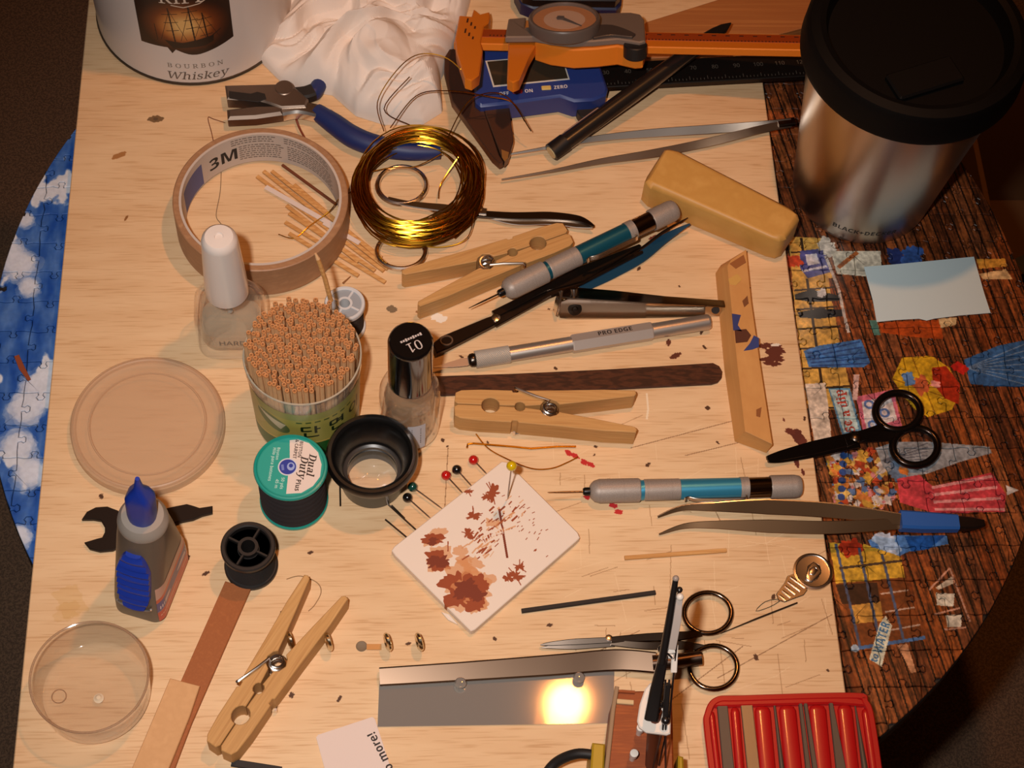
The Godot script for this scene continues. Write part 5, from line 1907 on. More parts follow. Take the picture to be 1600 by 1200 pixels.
func glue_bottle() -> void:
	var c := Vector3(-163.3, 0, 100.1)
	var o := thing("glue_bottle", "grey glue bottle with a ribbed blue grip and blue nozzle", "bottle", c)
	var turn := 0.3
	var body := mat("glue_grey", rgb(96, 84, 73), 0.38)
	var s := Shape.new()
	s.crease = 45.0
	s.rings(section_rings(c, [[9.0, 15.5, 0, 4], [10.6, 17, 0.6, 4.5], [11.4, 17.8, 2.2, 5], [11.6, 18, 12, 6], [11.0, 17.0, 24, 6], [10.8, 15.0, 36, 7], [10.8, 13.8, 47, 9], [10.8, 12.4, 55, 10], [10.4, 11.0, 62, 10], [9.8, 10.0, 66, 9.6]], turn, 7))
	part(o, "body", s, body)
	s = Shape.new()
	s.x = Transform3D(Basis.IDENTITY, c)
	s.lathe([Vector2(0, 65), Vector2(10.4, 65), Vector2(10.6, 66), Vector2(10.2, 68.5), Vector2(8.6, 71), Vector2(0, 71.4)], 44)
	part(o, "collar", s, mat("collar_grey", rgb(150, 140, 130), 0.4))
	s = Shape.new()
	var nz := Transform3D(Basis(Vector3.UP, -turn), c)
	s.rings(section_rings(c, [[5.8, 5.8, 70, 5.6], [5.9, 5.6, 75, 4.6], [5.7, 4.8, 84, 3.0], [5.5, 4.6, 88, 2.6], [4.0, 4.0, 91.5, 2.4], [2.0, 2.2, 95.5, 1.9], [1.3, 1.3, 101, 1.2], [0.9, 0.9, 104, 0.8]], turn, 5))
	part(o, "nozzle", s, mat("glue_blue", rgb(24, 52, 150), 0.4))
	# the ribbed grip on the narrow side that faces forward
	var f := Basis(Vector3.UP, -turn) * Vector3(0, 0, 1)
	var sd := Basis(Vector3.UP, -turn) * Vector3(1, 0, 0)
	s = Shape.new()
	s.crease = 24.0
	var rs := []
	for k in 41:
		var t := k / 40.0
		var y := lerpf(15.0, 57.0, t)
		var depth: float = ramp([18.2, 17.4, 16.2, 15.2, 14.1, 12.6], 41)[k]
		var wd: float = 7.4 * sqrt(clampf(sin(PI * clampf(t * 0.86 + 0.09, 0.0, 1.0)) * 1.25, 0.0, 1.0))
		var rib := 1.3 * (0.5 + 0.5 * sin(t * TAU * 9.0))
		var r := PackedVector3Array()
		for q in [[-1.0, -2.2], [-0.95, 0.0], [-0.5, 0.9], [0.0, 1.2], [0.5, 0.9], [0.95, 0.0], [1.0, -2.2]]:
			r.append(c + sd * (q[0] * wd - 0.3) + f * (depth + q[1] * 0.6 + (rib if absf(q[0]) < 0.99 else 0.0)) + Vector3(0, y, 0))
		rs.append(r)
	s.rings(rs, true, true)
	var grip := part(o, "grip", s, mat("glue_blue", rgb(24, 52, 150), 0.4))
	s = Shape.new()
	var edge := []
	for k in 30:
		var t := PI * k / 29.0
		edge.append(c + sd * (cos(t) * 7.6 - 0.3) + f * 18.3 + Vector3(0, 17.6 - sin(t) * 4.2, 0))
	s.tube(edge, 0.5, 6)
	part(grip, "edge_line", s, mat("edge_silver", rgb(160, 152, 146), 0.35, 0.6))
	# the label on the broad side
	var cv := Canvas.new(Vector2(0, 0), Vector2(32, 28), 10.0, rgb(150, 120, 128))
	cv.poly(p2([0, 19, 32, 15, 32, 28, 0, 28]), rgb(196, 66, 44))
	cv.poly(p2([0, 11, 32, 7, 32, 14.5, 0, 18.5]), rgb(84, 80, 130))
	cv.poly(p2([0, 8, 32, 4, 32, 7, 0, 11]), rgb(206, 90, 60))
	cv.poly(p2([0, 0, 32, 0, 32, 4, 0, 8]), rgb(204, 160, 140))
	for k in 7:
		cv.oval(Vector2(5 + k * 3.6, 15.5 - k * 0.45), 1.1, 1.5, rgb(206, 190, 196))
		cv.line(Vector2(4 + k * 3.8, 22.6 - k * 0.5), Vector2(6.6 + k * 3.8, 22.2 - k * 0.5), 0.9, rgb(226, 180, 160))
	var lm := mat("glue_label", Color.WHITE, 0.35)
	lm.albedo_texture = cv.texture()
	lm.texture_repeat = false
	s = Shape.new()
	var rr := section_rings(c, [[11.75, 18.1, 3.5, 5], [11.8, 18.2, 12, 6], [11.25, 17.2, 24, 6], [11.0, 16.0, 31, 7]], turn, 7)
	# points of the ring that lie on the +x side
	for i in 3:
		var ys := [3.5, 12.0, 24.0, 31.0]
		var idx := [28, 29, 30, 31, 0, 1, 2, 3, 4]
		for k in idx.size() - 1:
			var u0 := 1.0 - k / 8.0
			var u1 := 1.0 - (k + 1) / 8.0
			s.quad(rr[i][idx[k]], rr[i][idx[k + 1]], rr[i + 1][idx[k + 1]], rr[i + 1][idx[k]], Vector2(u0, (31 - ys[i]) / 28.0), Vector2(u1, (31 - ys[i]) / 28.0), Vector2(u1, (31 - ys[i + 1]) / 28.0), Vector2(u0, (31 - ys[i + 1]) / 28.0))
	part(o, "label", s, lm)
	o.rotation.z = -0.06      # stands a little askew


func wrench() -> void:
	var s := Shape.new()
	s.prism(p2([-196.1, 69.5, -194.1, 65.7, -190.3, 63.5, -185.2, 63.2, -180.5, 65.2, -176.9, 67.8, -161.6, 66.1, -158.3, 64.2, -149.8, 62.4, -147.5, 63.1, -144, 64.4, -138.3, 63.5, -138.1, 67, -142.7, 68.2, -146.6, 70.1, -157.9, 72.5, -162.3, 73.7, -174.5, 77.9, -177.1, 82.3, -181.4, 84.7, -187, 85.2, -191.6, 83.9, -194.1, 80.8, -188.6, 79, -186.4, 78.4, -185.4, 75.9, -185.6, 73.4, -187.5, 70.2, -191, 69.5]), 0.2, 2.6, 0.4)
	solo("flat_wrench", s, mat("wrench_dark", rgb(40, 30, 24), 0.5, 0.6), "dark flat steel wrench lying behind the grey glue bottle", "wrench")


# ---------- clothespins, knives and other hand tools

func clothespins() -> void:
	var first := thing("clothespin", "wooden clothespin with a wire spring, lying below the brown file", "clothespin", Vector3.ZERO, "spring clothespins")
	for sg in [1.0, -1.0]:
		var leg := PackedVector2Array()
		var inner := [Vector2(0, 1.4), Vector2(1.6, 0.25), Vector2(12.4, 0.25)]
		for k in 9:
			var t := PI * (1.0 - k / 8.0)
			inner.append(Vector2(16.8 + 4.2 * cos(t), 0.3 + 3.6 * sin(t)))
		inner.append(Vector2(24, 0.3))
		for k in 7:
			var t := PI * (1.0 - k / 6.0)
			inner.append(Vector2(30.5 + 2.4 * cos(t), 0.5 + 1.9 * sin(t)))
		inner.append_array([Vector2(36, 0.8), Vector2(40, 1.3), Vector2(41.5, 3.4), Vector2(44.5, 4.6), Vector2(47.5, 3.6), Vector2(49, 2.0), Vector2(66, 4.9), Vector2(84, 8.2)])
		var outer := [Vector2(85, 9.6), Vector2(84.4, 11.2), Vector2(70, 11.0), Vector2(50, 9.6), Vector2(30, 8.5), Vector2(29.4, 7.5), Vector2(27.2, 7.4), Vector2(26.6, 8.4), Vector2(12, 8.2), Vector2(3, 7.4), Vector2(0.4, 6.0)]
		for p in inner + outer:
			leg.append(Vector2(p.x, p.y * sg))
		var s := Shape.new()
		s.prism(leg, 0, 12.0, 0.3)
		part(first, "leg", s, wood_pin)
	var coil := Shape.new()
	var pts := []
	for k in 61:
		var t := TAU * k / 17.0
		pts.append(Vector3(44.6 + 3.1 * cos(t), 0.9 + 11.6 * k / 60.0, 3.1 * sin(t)))
	# the upper arm runs back over one leg and hooks its outer edge
	pts.append_array([Vector3(44.0, 12.8, -3.2), Vector3(38.0, 13.0, -5.0), Vector3(29.0, 13.0, -8.6), Vector3(28.3, 12.6, -9.2), Vector3(28.3, 10.4, -9.3)])
	coil.tube(pts, 0.75, 8)
	var spring := part(first, "spring", coil, chrome)
	coil = Shape.new()
	coil.tube([Vector3(47.6, 0.9, 0), Vector3(44.0, 0.75, 3.2), Vector3(29.0, 0.75, 8.8), Vector3(28.4, 1.2, 9.3), Vector3(28.4, 3.4, 9.3)], 0.7, 8)
	part(spring, "lower_arm", coil, chrome)
	aim(first, Vector3(-28.1, 0, 17), Vector3(58.4, 0, 21.9))
	aim(copy(first, "wooden clothespin lying under the dark teal pin vise"), Vector3(30.5, 0, -78.8), Vector3(-45, 0, -47.6))
	aim(copy(first, "wooden clothespin at the front left, jaws towards the viewer"), Vector3(-130.1, 0, 180), Vector3(-89.4, 0, 112.9))


# a pin vise: a knurled chuck, coloured barrel and clip; local x runs from the needle to the cap
func pin_vise(called: String, label: String, blue: Color, a: Vector3, b: Vector3, roll: float) -> void:
	var o := thing(called, label, "pin vise", Vector3.ZERO, "pin vises")
	var tint := mat("barrel_%d" % blue.g8, blue, 0.34, 0.5)
	var al := grained("knurled_aluminium", grain_texture(61, 0.2, [rgb(182, 172, 162), rgb(140, 130, 122), rgb(206, 196, 186)], 128, 128, 1), Vector3(90, 90, 90), 0.5, 0.25)
	var turn := Transform3D(Basis(Vector3.BACK, -PI / 2), Vector3.ZERO)    # lathe axis y -> x
	var lay := func(name_: String, prof: Array, m: Material, seg := 28) -> MeshInstance3D:
		var s := Shape.new()
		s.x = turn
		s.lathe(prof, seg)
		return part(o, name_, s, m)
	lay.call("needle", [Vector2(0, -17.5), Vector2(0.15, -17.4), Vector2(0.42, -10), Vector2(0.42, 0), Vector2(0, 0)], dark_steel, 8)
	lay.call("collet", [Vector2(0, -1.2), Vector2(1.4, -1.2), Vector2(1.9, -0.4), Vector2(1.9, 2.4), Vector2(0, 2.4)], mat("collet_black", rgb(26, 24, 24), 0.35, 0.6))
	lay.call("nose", [Vector2(0, 2.0), Vector2(2.7, 2.0), Vector2(3.5, 2.5), Vector2(4.8, 3.8), Vector2(5.6, 6.4), Vector2(5.6, 24.4), Vector2(5.2, 25.0), Vector2(0, 25.0)], al)
	lay.call("groove", [Vector2(0, 25), Vector2(4.7, 25), Vector2(4.7, 26.8), Vector2(0, 26.8)], tint)
	lay.call("grip_sleeve", [Vector2(0, 26.8), Vector2(4.7, 26.8), Vector2(5.0, 27.2), Vector2(5.0, 43.2), Vector2(4.7, 43.6), Vector2(0, 43.6)], al)
	lay.call("barrel", [Vector2(0, 43.6), Vector2(4.75, 43.6), Vector2(4.75, 71.4), Vector2(0, 71.4)], tint)
	var ring: MeshInstance3D = lay.call("ring", [Vector2(0, 71.4), Vector2(5.0, 71.4), Vector2(5.0, 75.4), Vector2(0, 75.4)], al)
	lay.call("neck", [Vector2(0, 75.4), Vector2(4.8, 75.4), Vector2(4.8, 85.6), Vector2(0, 85.6)], mat("neck_chrome", rgb(120, 104, 90), 0.12, 1.0))
	lay.call("cap", [Vector2(0, 85.6), Vector2(5.3, 85.6), Vector2(5.5, 86), Vector2(5.5, 97), Vector2(5.0, 99.2), Vector2(4.2, 100), Vector2(0, 100.2)], al)
	var s := Shape.new()
	s.bar(smooth([Vector3(73.4, 0, 4.8), Vector3(73.2, 0, 6.8), Vector3(68, 0, 7.0), Vector3(52, 0, 6.8), Vector3(47, 0, 5.6), Vector3(45, 0, 6.4)]), 1.3, 0.3, Vector3(0, 0, 1))
	part(ring, "clip", s, chrome)
	aim(o, a, b, roll)


func craft_knives() -> void:
	pin_vise("pin_vise", "pin vise with a light blue barrel lying level below the bare clothespin", rgb(62, 150, 186), Vector3(31.1, 5.6, 59.9), Vector3(129.2, 5.6, 58.5), -0.25)
	pin_vise("pin_vise", "pin vise with a dark teal barrel propped on a clothespin", rgb(26, 92, 112), Vector3(-4.8, 15.5, -41.3), Vector3(76.9, 18, -84.8), -0.35)
	# --- the scalpel-handled knife
	var a := Vector3(-20.6, 4.2, -10.4)
	var b := Vector3(98.8, 4.2, -31.8)
	var o := thing("craft_knife", "slim aluminium craft knife with a knurled collar and pointed blade", "knife", Vector3.ZERO)
	var turn := Transform3D(Basis(Vector3.BACK, -PI / 2), Vector3.ZERO)
	var al := mat("knife_aluminium", rgb(190, 182, 174), 0.36, 0.8)
	for q in [["collet", [Vector2(0, 0), Vector2(2.2, 0), Vector2(3.2, 1.0), Vector2(3.4, 2.6), Vector2(2.8, 3.6), Vector2(0, 3.6)], dark_steel], ["shaft", [Vector2(0, 20), Vector2(3.8, 20), Vector2(3.8, 51), Vector2(0, 51)], al], ["shaft", [Vector2(0, 90), Vector2(3.8, 90), Vector2(3.9, 118.6), Vector2(3.5, 119.6), Vector2(0, 119.8)], al]]:
		var s := Shape.new()
		s.x = turn
		s.lathe(q[1], 28)
		part(o, q[0], s, q[2])
	# knurling: a fine diamond pattern cut into the collar
	var s := Shape.new()
	s.crease = 5.0
	var rs := []
	for i in 37:
		var r := PackedVector3Array()
		for k in 40:
			var rad := 4.0 + (0.28 if (i + k) % 2 else 0.0)
			r.append(Vector3(3.4 + i * 0.46, rad * cos(TAU * k / 40), rad * sin(TAU * k / 40)))
		rs.append(r)
	s.rings(rs)
	part(o, "knurled_collar", s, mat("knurl", rgb(206, 198, 186), 0.4, 0.5))
	s = Shape.new()
	var hexa := []
	for x in [50.6, 51.2, 90.0, 90.6]:
		var r := PackedVector3Array()
		for k in 6:
			var rad := 4.7 if x > 51.0 and x < 90.2 else 4.3
			r.append(Vector3(x, rad * cos(TAU * k / 6 + 0.25), rad * sin(TAU * k / 6 + 0.25)))
		hexa.append(r)
	s.rings(hexa)
	var sleeve := part(o, "hexagonal_sleeve", s, mat("sleeve_aluminium", rgb(200, 188, 178), 0.45, 0.6))
	var up := Vector3(0, cos(-0.27), sin(-0.27))
	letters(sleeve, "lettering", "PRO EDGE", Vector3(72, 0, 0) + up * 4.12, Vector3.RIGHT, up, 2.6, mat("knife_ink", rgb(44, 34, 30), 0.5), bold)
	s = Shape.new()
	s.prism(p2([1.5, 1.6, -1.0, 2.6, -5.5, 2.4, -17, 0.8, -17, 0.4, -3, -1.8, 1.5, -1.6]), -0.28, 0.28, 0.08)
	part(o, "blade", s, mat("blade_bare", rgb(214, 196, 180), 0.4, 0.8))
	aim(o, a, b)


func dark_tools() -> void:
	# --- brown flat file strip
	var s := Shape.new()
	s.prism(p2([-37.7, -3.6, 0.1, -4.7, 46.2, -6.8, 92.8, -9.7, 97.2, -10, 100.1, -8.2, 101.3, -5, 100.7, -1.8, 98.6, 0.6, 95.4, 1.6, 45.5, 4.1, -0.3, 5.8, -37.8, 6.8]), 0.1, 1.8, 0.3)
	var rust := grained("rusty_steel", grain_texture(71, 0.06, [rgb(66, 36, 24), rgb(50, 27, 19), rgb(82, 46, 30), rgb(58, 31, 21)], 128, 256, 2), Vector3(12, 26, 26), 0.5, 0.25)
	solo("flat_file", s, rust, "long dark brown flat steel strip with a rounded end", "file")
	# --- black locking tweezers under the teal pin vise
	var o := thing("slotted_tweezers", "dark steel locking tweezers with a slot, under the teal pin vise", "tweezers", Vector3(-33, 0, -21.4))
	var dm := mat("blackened_steel", rgb(66, 54, 46), 0.28, 0.9)
	s = Shape.new()
	s.prism(p2([-37.4, -20.5, -33.1, -24.4, -11.2, -34.7, -5.6, -36.9, -5.8, -31.4, -30.1, -17.3, -35.7, -14.8]), 1.0, 4.2, 0.5)
	part(o, "end_plate", s, dm)
	s = Shape.new()
	s.bar(p3([-7.5, 4, -36.1, 17.3, 5, -50, 34.9, 6, -57.5, 65.9, 7, -74]), [2.2, 1.8, 4.2, 0.7], 0.9)
	part(o, "arm", s, dm)
	s = Shape.new()
	s.bar(p3([-7.6, 3, -31.7, 18.8, 4, -47, 34.9, 4.6, -56.2, 67.3, 5, -71.6]), [2.2, 1.6, 3.6, 0.6], 0.9)
	part(o, "arm", s, dm)
	s = Shape.new()
	s.x = Transform3D(Basis.IDENTITY, Vector3(-6.6, 3.4, -34.3))
	s.lathe([Vector2(0, -2), Vector2(2.2, -2), Vector2(2.2, 1.4), Vector2(0, 2.0)], 16)
	part(o, "rivet", s, chrome)
	s = Shape.new()
	s.tube(oval(Vector3(-30.7, 4.4, -21.6), Vector3(2.8, 0, 0), Vector3(-0.1, 0, 2.5)), 0.5, 6, true)
	part(o, "stamped_mark", s, mat("mark_tan", rgb(112, 90, 72), 0.5, 0.6))
	# --- the blue-edged blade beside it
	s = Shape.new()
	var path := smooth(p3([34.9, 2.4, -53.1, 49.6, 2.4, -60.5, 66.1, 3, -69.9, 79.6, 4.2, -80.5, 92, 7, -87]))
	s.bar(path, ramp([3.4, 3.4, 3.0, 2.2, 0.4], path.size()), 0.7, Vector3(0, 0.8, 0.6))
	var bl := thing("blue_spatula", "slender curved spatula with a blue sheen pointing at the wax bar", "spatula", Vector3(35.2, 0, -54.6))
	part(bl, "blade", s, gloss("blue_steel", rgb(16, 58, 82), 0.35, 0.4))
	s = Shape.new()
	var top := []
	for p in path:
		top.append(p + Vector3(-1.0, 1.6, -2.6))
	s.tube(top, ramp([1.0, 1.0, 1.0, 0.9, 0.3], top.size()), 6)
	part(bl, "spine", s, dm)
	# --- nail clippers, lying on their side
	var n := thing("nail_clippers", "chrome nail clippers lying open between the craft knife and tweezers", "nail clippers", Vector3(64.2, 0, -39))
	s = Shape.new()
	var lp := p3([24.2, 5.4, -38, 29.2, 5.4, -38.7, 51.1, 4.8, -38.6, 76.2, 4.2, -38.5, 104, 3.4, -38.9])
	s.bar(lp, [4.4, 6.0, 5.4, 4.4, 3.6], 0.5, Vector3(0, 0.45, 0.89))
	var bp := part(n, "lower_plate", s, mat("clipper_chrome", rgb(214, 206, 196), 0.14, 1.0))
	s = Shape.new()
	s.x = Transform3D(Basis(Vector3.RIGHT, 0.9), Vector3(31.7, 5.4, -38.7))
	s.lathe([Vector2(0, 0.4), Vector2(3.2, 0.4), Vector2(3.4, 0.9), Vector2(1.6, 1.1), Vector2(1.2, 2.0), Vector2(0, 2.2)], 20)
	part(bp, "rivet", s, dark_steel)
	s = Shape.new()
	s.x = Transform3D(Basis(Vector3.RIGHT, 0.9), Vector3(100.8, 3.6, -38.8))
	s.lathe([Vector2(0, 0.5), Vector2(2.0, 0.5), Vector2(2.0, 0.75), Vector2(0, 0.75)], 16)
	part(bp, "hole", s, mat("hole_dark", rgb(36, 28, 24), 0.7))
	s = Shape.new()
	s.bar(p3([23.6, 9, -45.3, 29.1, 10, -44.6, 50.9, 9.4, -43.1, 75.9, 8, -41.3, 105, 6.2, -40.4]), [3.0, 4.6, 4.2, 3.2, 2.4], 0.5, Vector3(0, 0.9, -0.35))
	part(n, "lever", s, mat("clipper_dark", rgb(120, 108, 98), 0.14, 1.0))
	s = Shape.new()
	s.tube(p3([31.6, 4, -41.1, 31.2, 10.5, -42.8, 31.1, 12.5, -45.2]), 1.7, 14)
	part(n, "post", s, chrome)
	s = Shape.new()
	s.bar(p3([22.4, 3, -37.3, 23.5, 8, -40.8, 24.8, 10, -45.7]), [3.0, 3.4, 2.4], 0.6, Vector3(-1, 0.3, 0))
	part(n, "cutting_jaw", s, chrome)


func stained_bar() -> void:
	var o := thing("wood_bar", "narrow wooden bar with blue and brown paint stains", "wood", Vector3(114.6, 0, -13.3))
	var poly := p2([107.6, -59.9, 109.8, -63.6, 118.1, -69.7, 117.5, -39.8, 118.1, -3.9, 119.2, 38.7, 107, 31.8, 107, -4])
	var s := Shape.new()
	# the left flank slopes: the foot is wider than the top
	var foot := p2([103.6, -61.9, 106.6, -66.4, 117.4, -71.7, 117.5, -41.7, 117.5, -5.5, 118.3, 38.2, 103.8, 31.9, 102.7, -6.3])
	var rs := []
	for l in [[foot, 0.0], [foot, 1.0], [poly, 9.6]]:
		var r := PackedVector3Array()
		for p in l[0]:
			r.append(Vector3(p.x, l[1], p.y))
		rs.append(r)
	s.rings(rs, true, false)
	s.prism(poly, 9.5, 10, 0.2)
	var m := grained("bar_wood", grain_texture(81, 0.02, [rgb(210, 156, 92), rgb(200, 144, 82), rgb(206, 150, 86)], 64, 256, 8), Vector3(50, 50, 7), 0.6)
	part(o, "bar", s, m)
	# dried paint lying on its top
	for q in [[p2([107.3, -32.5, 111.6, -31.7, 109.5, -26, 111.3, -22.3, 107, -23.1]), rgb(44, 56, 112)], [p2([114.4, -15.9, 116.7, -20.2, 119, -18.7, 118.5, -13.7, 115.2, -12.3, 110.8, -11.6]), rgb(44, 62, 122)], [p2([107.6, -23.1, 113.3, -23.8, 115.4, -20.2, 113.2, -16.6, 107.5, -15.9]), rgb(84, 44, 30)], [p2([107.4, -52.3, 112.1, -55.3, 114.4, -52.3, 110.8, -48.6, 107.8, -49.3]), rgb(206, 160, 84)], [p2([108.9, -61.3, 116.5, -66.5, 117.3, -62, 111.8, -58.3]), rgb(150, 92, 48)], [p2([113.1, -39.7, 115.9, -42.7, 116.1, -38.3, 113.7, -36.1]), rgb(120, 72, 40)], [p2([113.6, 20.4, 116.2, 19.1, 115, 24.5, 113.2, 23.9]), rgb(140, 84, 42)]]:
		s = Shape.new()
		s.prism(q[0], 9.95, 10.2, 0.05)
		part(o, "paint_stain", s, mat("stain_%d" % int(q[1].r8 * 7 + q[1].b8), q[1], 0.55))


func palette_and_pins() -> void:
	var o := thing("palette_tile", "white foam tile smeared with rust brown paint, pins in its edge", "palette", Vector3(-14.9, 0, 83))
	var lo := Vector2(-60.8, 35.9) - Vector2(2, 2)
	var cv := Canvas.new(lo, Vector2(100, 100), 9.0, rgb(232, 216, 200))
	var rust := rgb(150, 66, 30)
	var dark := rgb(120, 46, 22)
	var wash := Color(0.82, 0.56, 0.36, 0.7)
	var g := RandomNumberGenerator.new()
	g.seed = 15
	# the two round dabs and the big smear at the lower corner
	for q in [[Vector2(-37.1, 92.8), 4.6, 6, 1.1], [Vector2(-38.9, 82.1), 3.0, 7, 1.5], [Vector2(-26.5, 104.1), 6.6, 1, 1.2], [Vector2(-22.1, 107.9), 6.8, 2, 1.1], [Vector2(-28.4, 110.8), 4.6, 3, 1.3], [Vector2(-18.6, 104.2), 3.6, 4, 1.2], [Vector2(-21.1, 114), 3.4, 5, 1.3]]:
		cv.blot(q[0] + Vector2(0.8, -0.8), q[1] * 1.2, wash, q[2] + 50, 0.6, q[3], -0.5)
		cv.blot(q[0], q[1], rust, q[2], 0.6, q[3], 0.2)
	for q in [[Vector2(-37.1, 93.4), 3.0, 21], [Vector2(-24.3, 106), 3.4, 22], [Vector2(-20.4, 109.7), 2.6, 23], [Vector2(-27.8, 109), 2.0, 24], [Vector2(-39.2, 83.4), 1.6, 25]]:
		cv.blot(q[0], q[1], dark, q[2], 0.7, 1.6, -0.4)
	for q in [[Vector2(-26.2, 90.5), 3.6, 60], [Vector2(-21.2, 95.5), 3.4, 61], [Vector2(-24.6, 94.9), 2.6, 62], [Vector2(-11.9, 74.9), 2.2, 63]]:
		cv.blot(q[0], q[1], wash, q[2], 0.8, 1.3, 0.6)
	# stars and dashes where a brush was dabbed
	for q in [[Vector2(-11.4, 59.5), 2.8, 8], [Vector2(-13.8, 61.4), 1.6, 28], [Vector2(-20.5, 71), 2.0, 9], [Vector2(-22.7, 79.8), 2.0, 10], [Vector2(-2.5, 100.8), 2.2, 11], [Vector2(-5.9, 102), 1.6, 12], [Vector2(-0.6, 96.5), 1.5, 13], [Vector2(-22.5, 58.7), 1.2, 14]]:
		cv.blot(q[0], q[1], rust, q[2], 1.0, 1.2, -0.8)
		for k in 5:
			var t := g.randf() * TAU
			cv.line(q[0], q[0] + Vector2(cos(t), sin(t)) * q[1] * g.randf_range(1.2, 2.6), 0.45, rust)
	cv.line(Vector2(-8.7, 67.6), Vector2(-5.9, 92), 1.0, dark)
	cv.line(Vector2(-7.4, 78.8), Vector2(-1.5, 76.3), 0.7, wash)
	cv.line(Vector2(-32.4, 88.5), Vector2(-32.3, 83.5), 0.5, rust)
	for k in 90:
		var p := Vector2(-21, 90.6).lerp(Vector2(-2.8, 66), g.randf()) + Vector2(g.randf_range(-6, 6), g.randf_range(-4, 4))
		var t := g.randf_range(-1.0, -0.5)
		cv.line(p, p + Vector2(cos(t), sin(t)) * g.randf_range(0.8, 4.2), g.randf_range(0.3, 0.9), rust if g.randf() < 0.65 else wash)
	for k in 34:
		var p := Vector2(-2.8, 66).lerp(Vector2(8, 85.3), g.randf()) + Vector2(g.randf_range(-6, 5), g.randf_range(-6, 8))
		var t := g.randf_range(0.4, 1.1)
		cv.line(p, p + Vector2(cos(t), -sin(t)) * g.randf_range(0.4, 1.8), 0.35, rust)
	# scratches through the wet paint show the foam
	for k in 10:
		var p := Vector2(-17.3, 81.2) + Vector2(k * 1.1, -k * 0.7)
		cv.line(p, p + Vector2(1.2, 4.4), 0.4, rgb(232, 214, 198))
	var m := mat("palette_foam", Color.WHITE, 0.6)
	m.albedo_texture = cv.texture()
	m.texture_repeat = false
	var s := Shape.new()
	s.prism(p2([-6.7, 43.5, -4.3, 43.8, 26.5, 79.9, 27.3, 82.4, 25.4, 84.3, -21.5, 126, -23.2, 126.6, -25.4, 124.2, -55.9, 90.1, -57.6, 87.5, -56.5, 85.7]), 0, 4.4, 0.35)
	for k in s.v.size():
		s.uv[k] = (Vector2(s.v[k].x, s.v[k].z) - lo) / 100.0
	part(o, "tile", s, m)
	s = Shape.new()
	s.prism(p2([-35.8, 116, -32.4, 117.2, -28.6, 122.1, -33, 119.7]), 0.05, 0.9, 0.1)
	solo("foam_crumb", s, mat("foam_white", rgb(226, 212, 198), 0.7), "torn crumb of white foam at the palette tile's lower edge", "foam")
	# glass-headed pins pushed into the tile's upper left edge
	for q in [["black", "black-headed pin nearest the loupe, stuck in the palette tile", Vector3(-50.2, 2.6, 60.7), Vector3(-39.6, 2.2, 71.3), rgb(20, 17, 17)], ["green", "green-headed pin stuck in the palette tile's edge", Vector3(-47.8, 2.6, 55.2), Vector3(-34.2, 2.2, 66.5), rgb(18, 66, 56)], ["red", "red-headed pin stuck between the black-headed pins", Vector3(-32.4, 2.6, 49.5), Vector3(-24.7, 2.2, 58.9), rgb(190, 26, 24)], ["black", "black-headed pin stuck between the two red-headed pins", Vector3(-27.4, 2.6, 46.6), Vector3(-20.5, 2.2, 55.3), rgb(20, 17, 17)], ["red", "red-headed pin nearest the yellow-headed pin", Vector3(-19.6, 2.6, 41.7), Vector3(-13.6, 2.2, 48.9), rgb(190, 26, 24)]]:
		glass_pin("glass_head_pin", q[1], q[2], q[3], q[4])
	glass_pin("glass_head_pin", "yellow-headed pin standing upright in the palette tile", Vector3(-4.7, 4, 62.9) + Vector3(0, 34, 0), Vector3(-4.7, 4, 62.9), rgb(214, 178, 14))
	for q in [["headless steel pin stuck in the palette tile's left corner", p3([-60.4, 1.4, 70.9, -50.7, 1.8, 80.2])], ["long headless steel pin stuck in the tile under the loupe", p3([-59.8, 1.4, 62.6, -46.6, 1.8, 76.4])], ["short steel pin leaning on the long headless pin", p3([-57.5, 1, 63.7, -51.7, 1.4, 70.4])], ["steel pin lying between the teal spool and the loupe", p3([-81.1, 0.5, 49.5, -80.7, 0.5, 63.5])]]:
		s = Shape.new()
		s.tube(q[1], 0.42, 7)
		solo("bare_pin", s, dark_steel, q[0], "pin", "headless pins")


func glass_pin(called: String, label: String, head: Vector3, tip: Vector3, c: Color) -> void:
	var o := thing(called, label, "pin", Vector3(tip.x, 0, tip.z), "glass-headed pins")
	var s := Shape.new()
	s.ball(head, 2.35, 18)
	part(o, "head", s, gloss("glass_%d_%d" % [c.r8, c.g8], c, 0.2, 1.0))
	s = Shape.new()
	s.tube([head, head.lerp(tip, 0.85), tip], [0.36, 0.34, 0.12], 7)
	part(o, "shaft", s, mat("pin_steel", rgb(150, 138, 128), 0.25, 1.0))


# one half of a pair of scissors: ring, shank and blade
func scissor_half(o: Node3D, ring: Array, rr: float, shank: Array, sw: Array, blade: Array, bw: Array, thick: float, m: Material, bm: Material) -> void:
	var s := Shape.new()
	s.tube(ring, rr, 10, true)
	var h := part(o, "finger_ring", s, m)
	s = Shape.new()
	var p := smooth(shank)
	s.bar(p, ramp(sw, p.size()), thick, Vector3(0, 0.94, 0.34))
	part(h, "shank", s, m)
	s = Shape.new()
	p = smooth(blade)
	s.bar(p, ramp(bw, p.size()), thick * 0.7, Vector3(0, 0.94, 0.34))
	part(o, "blade", s, bm)


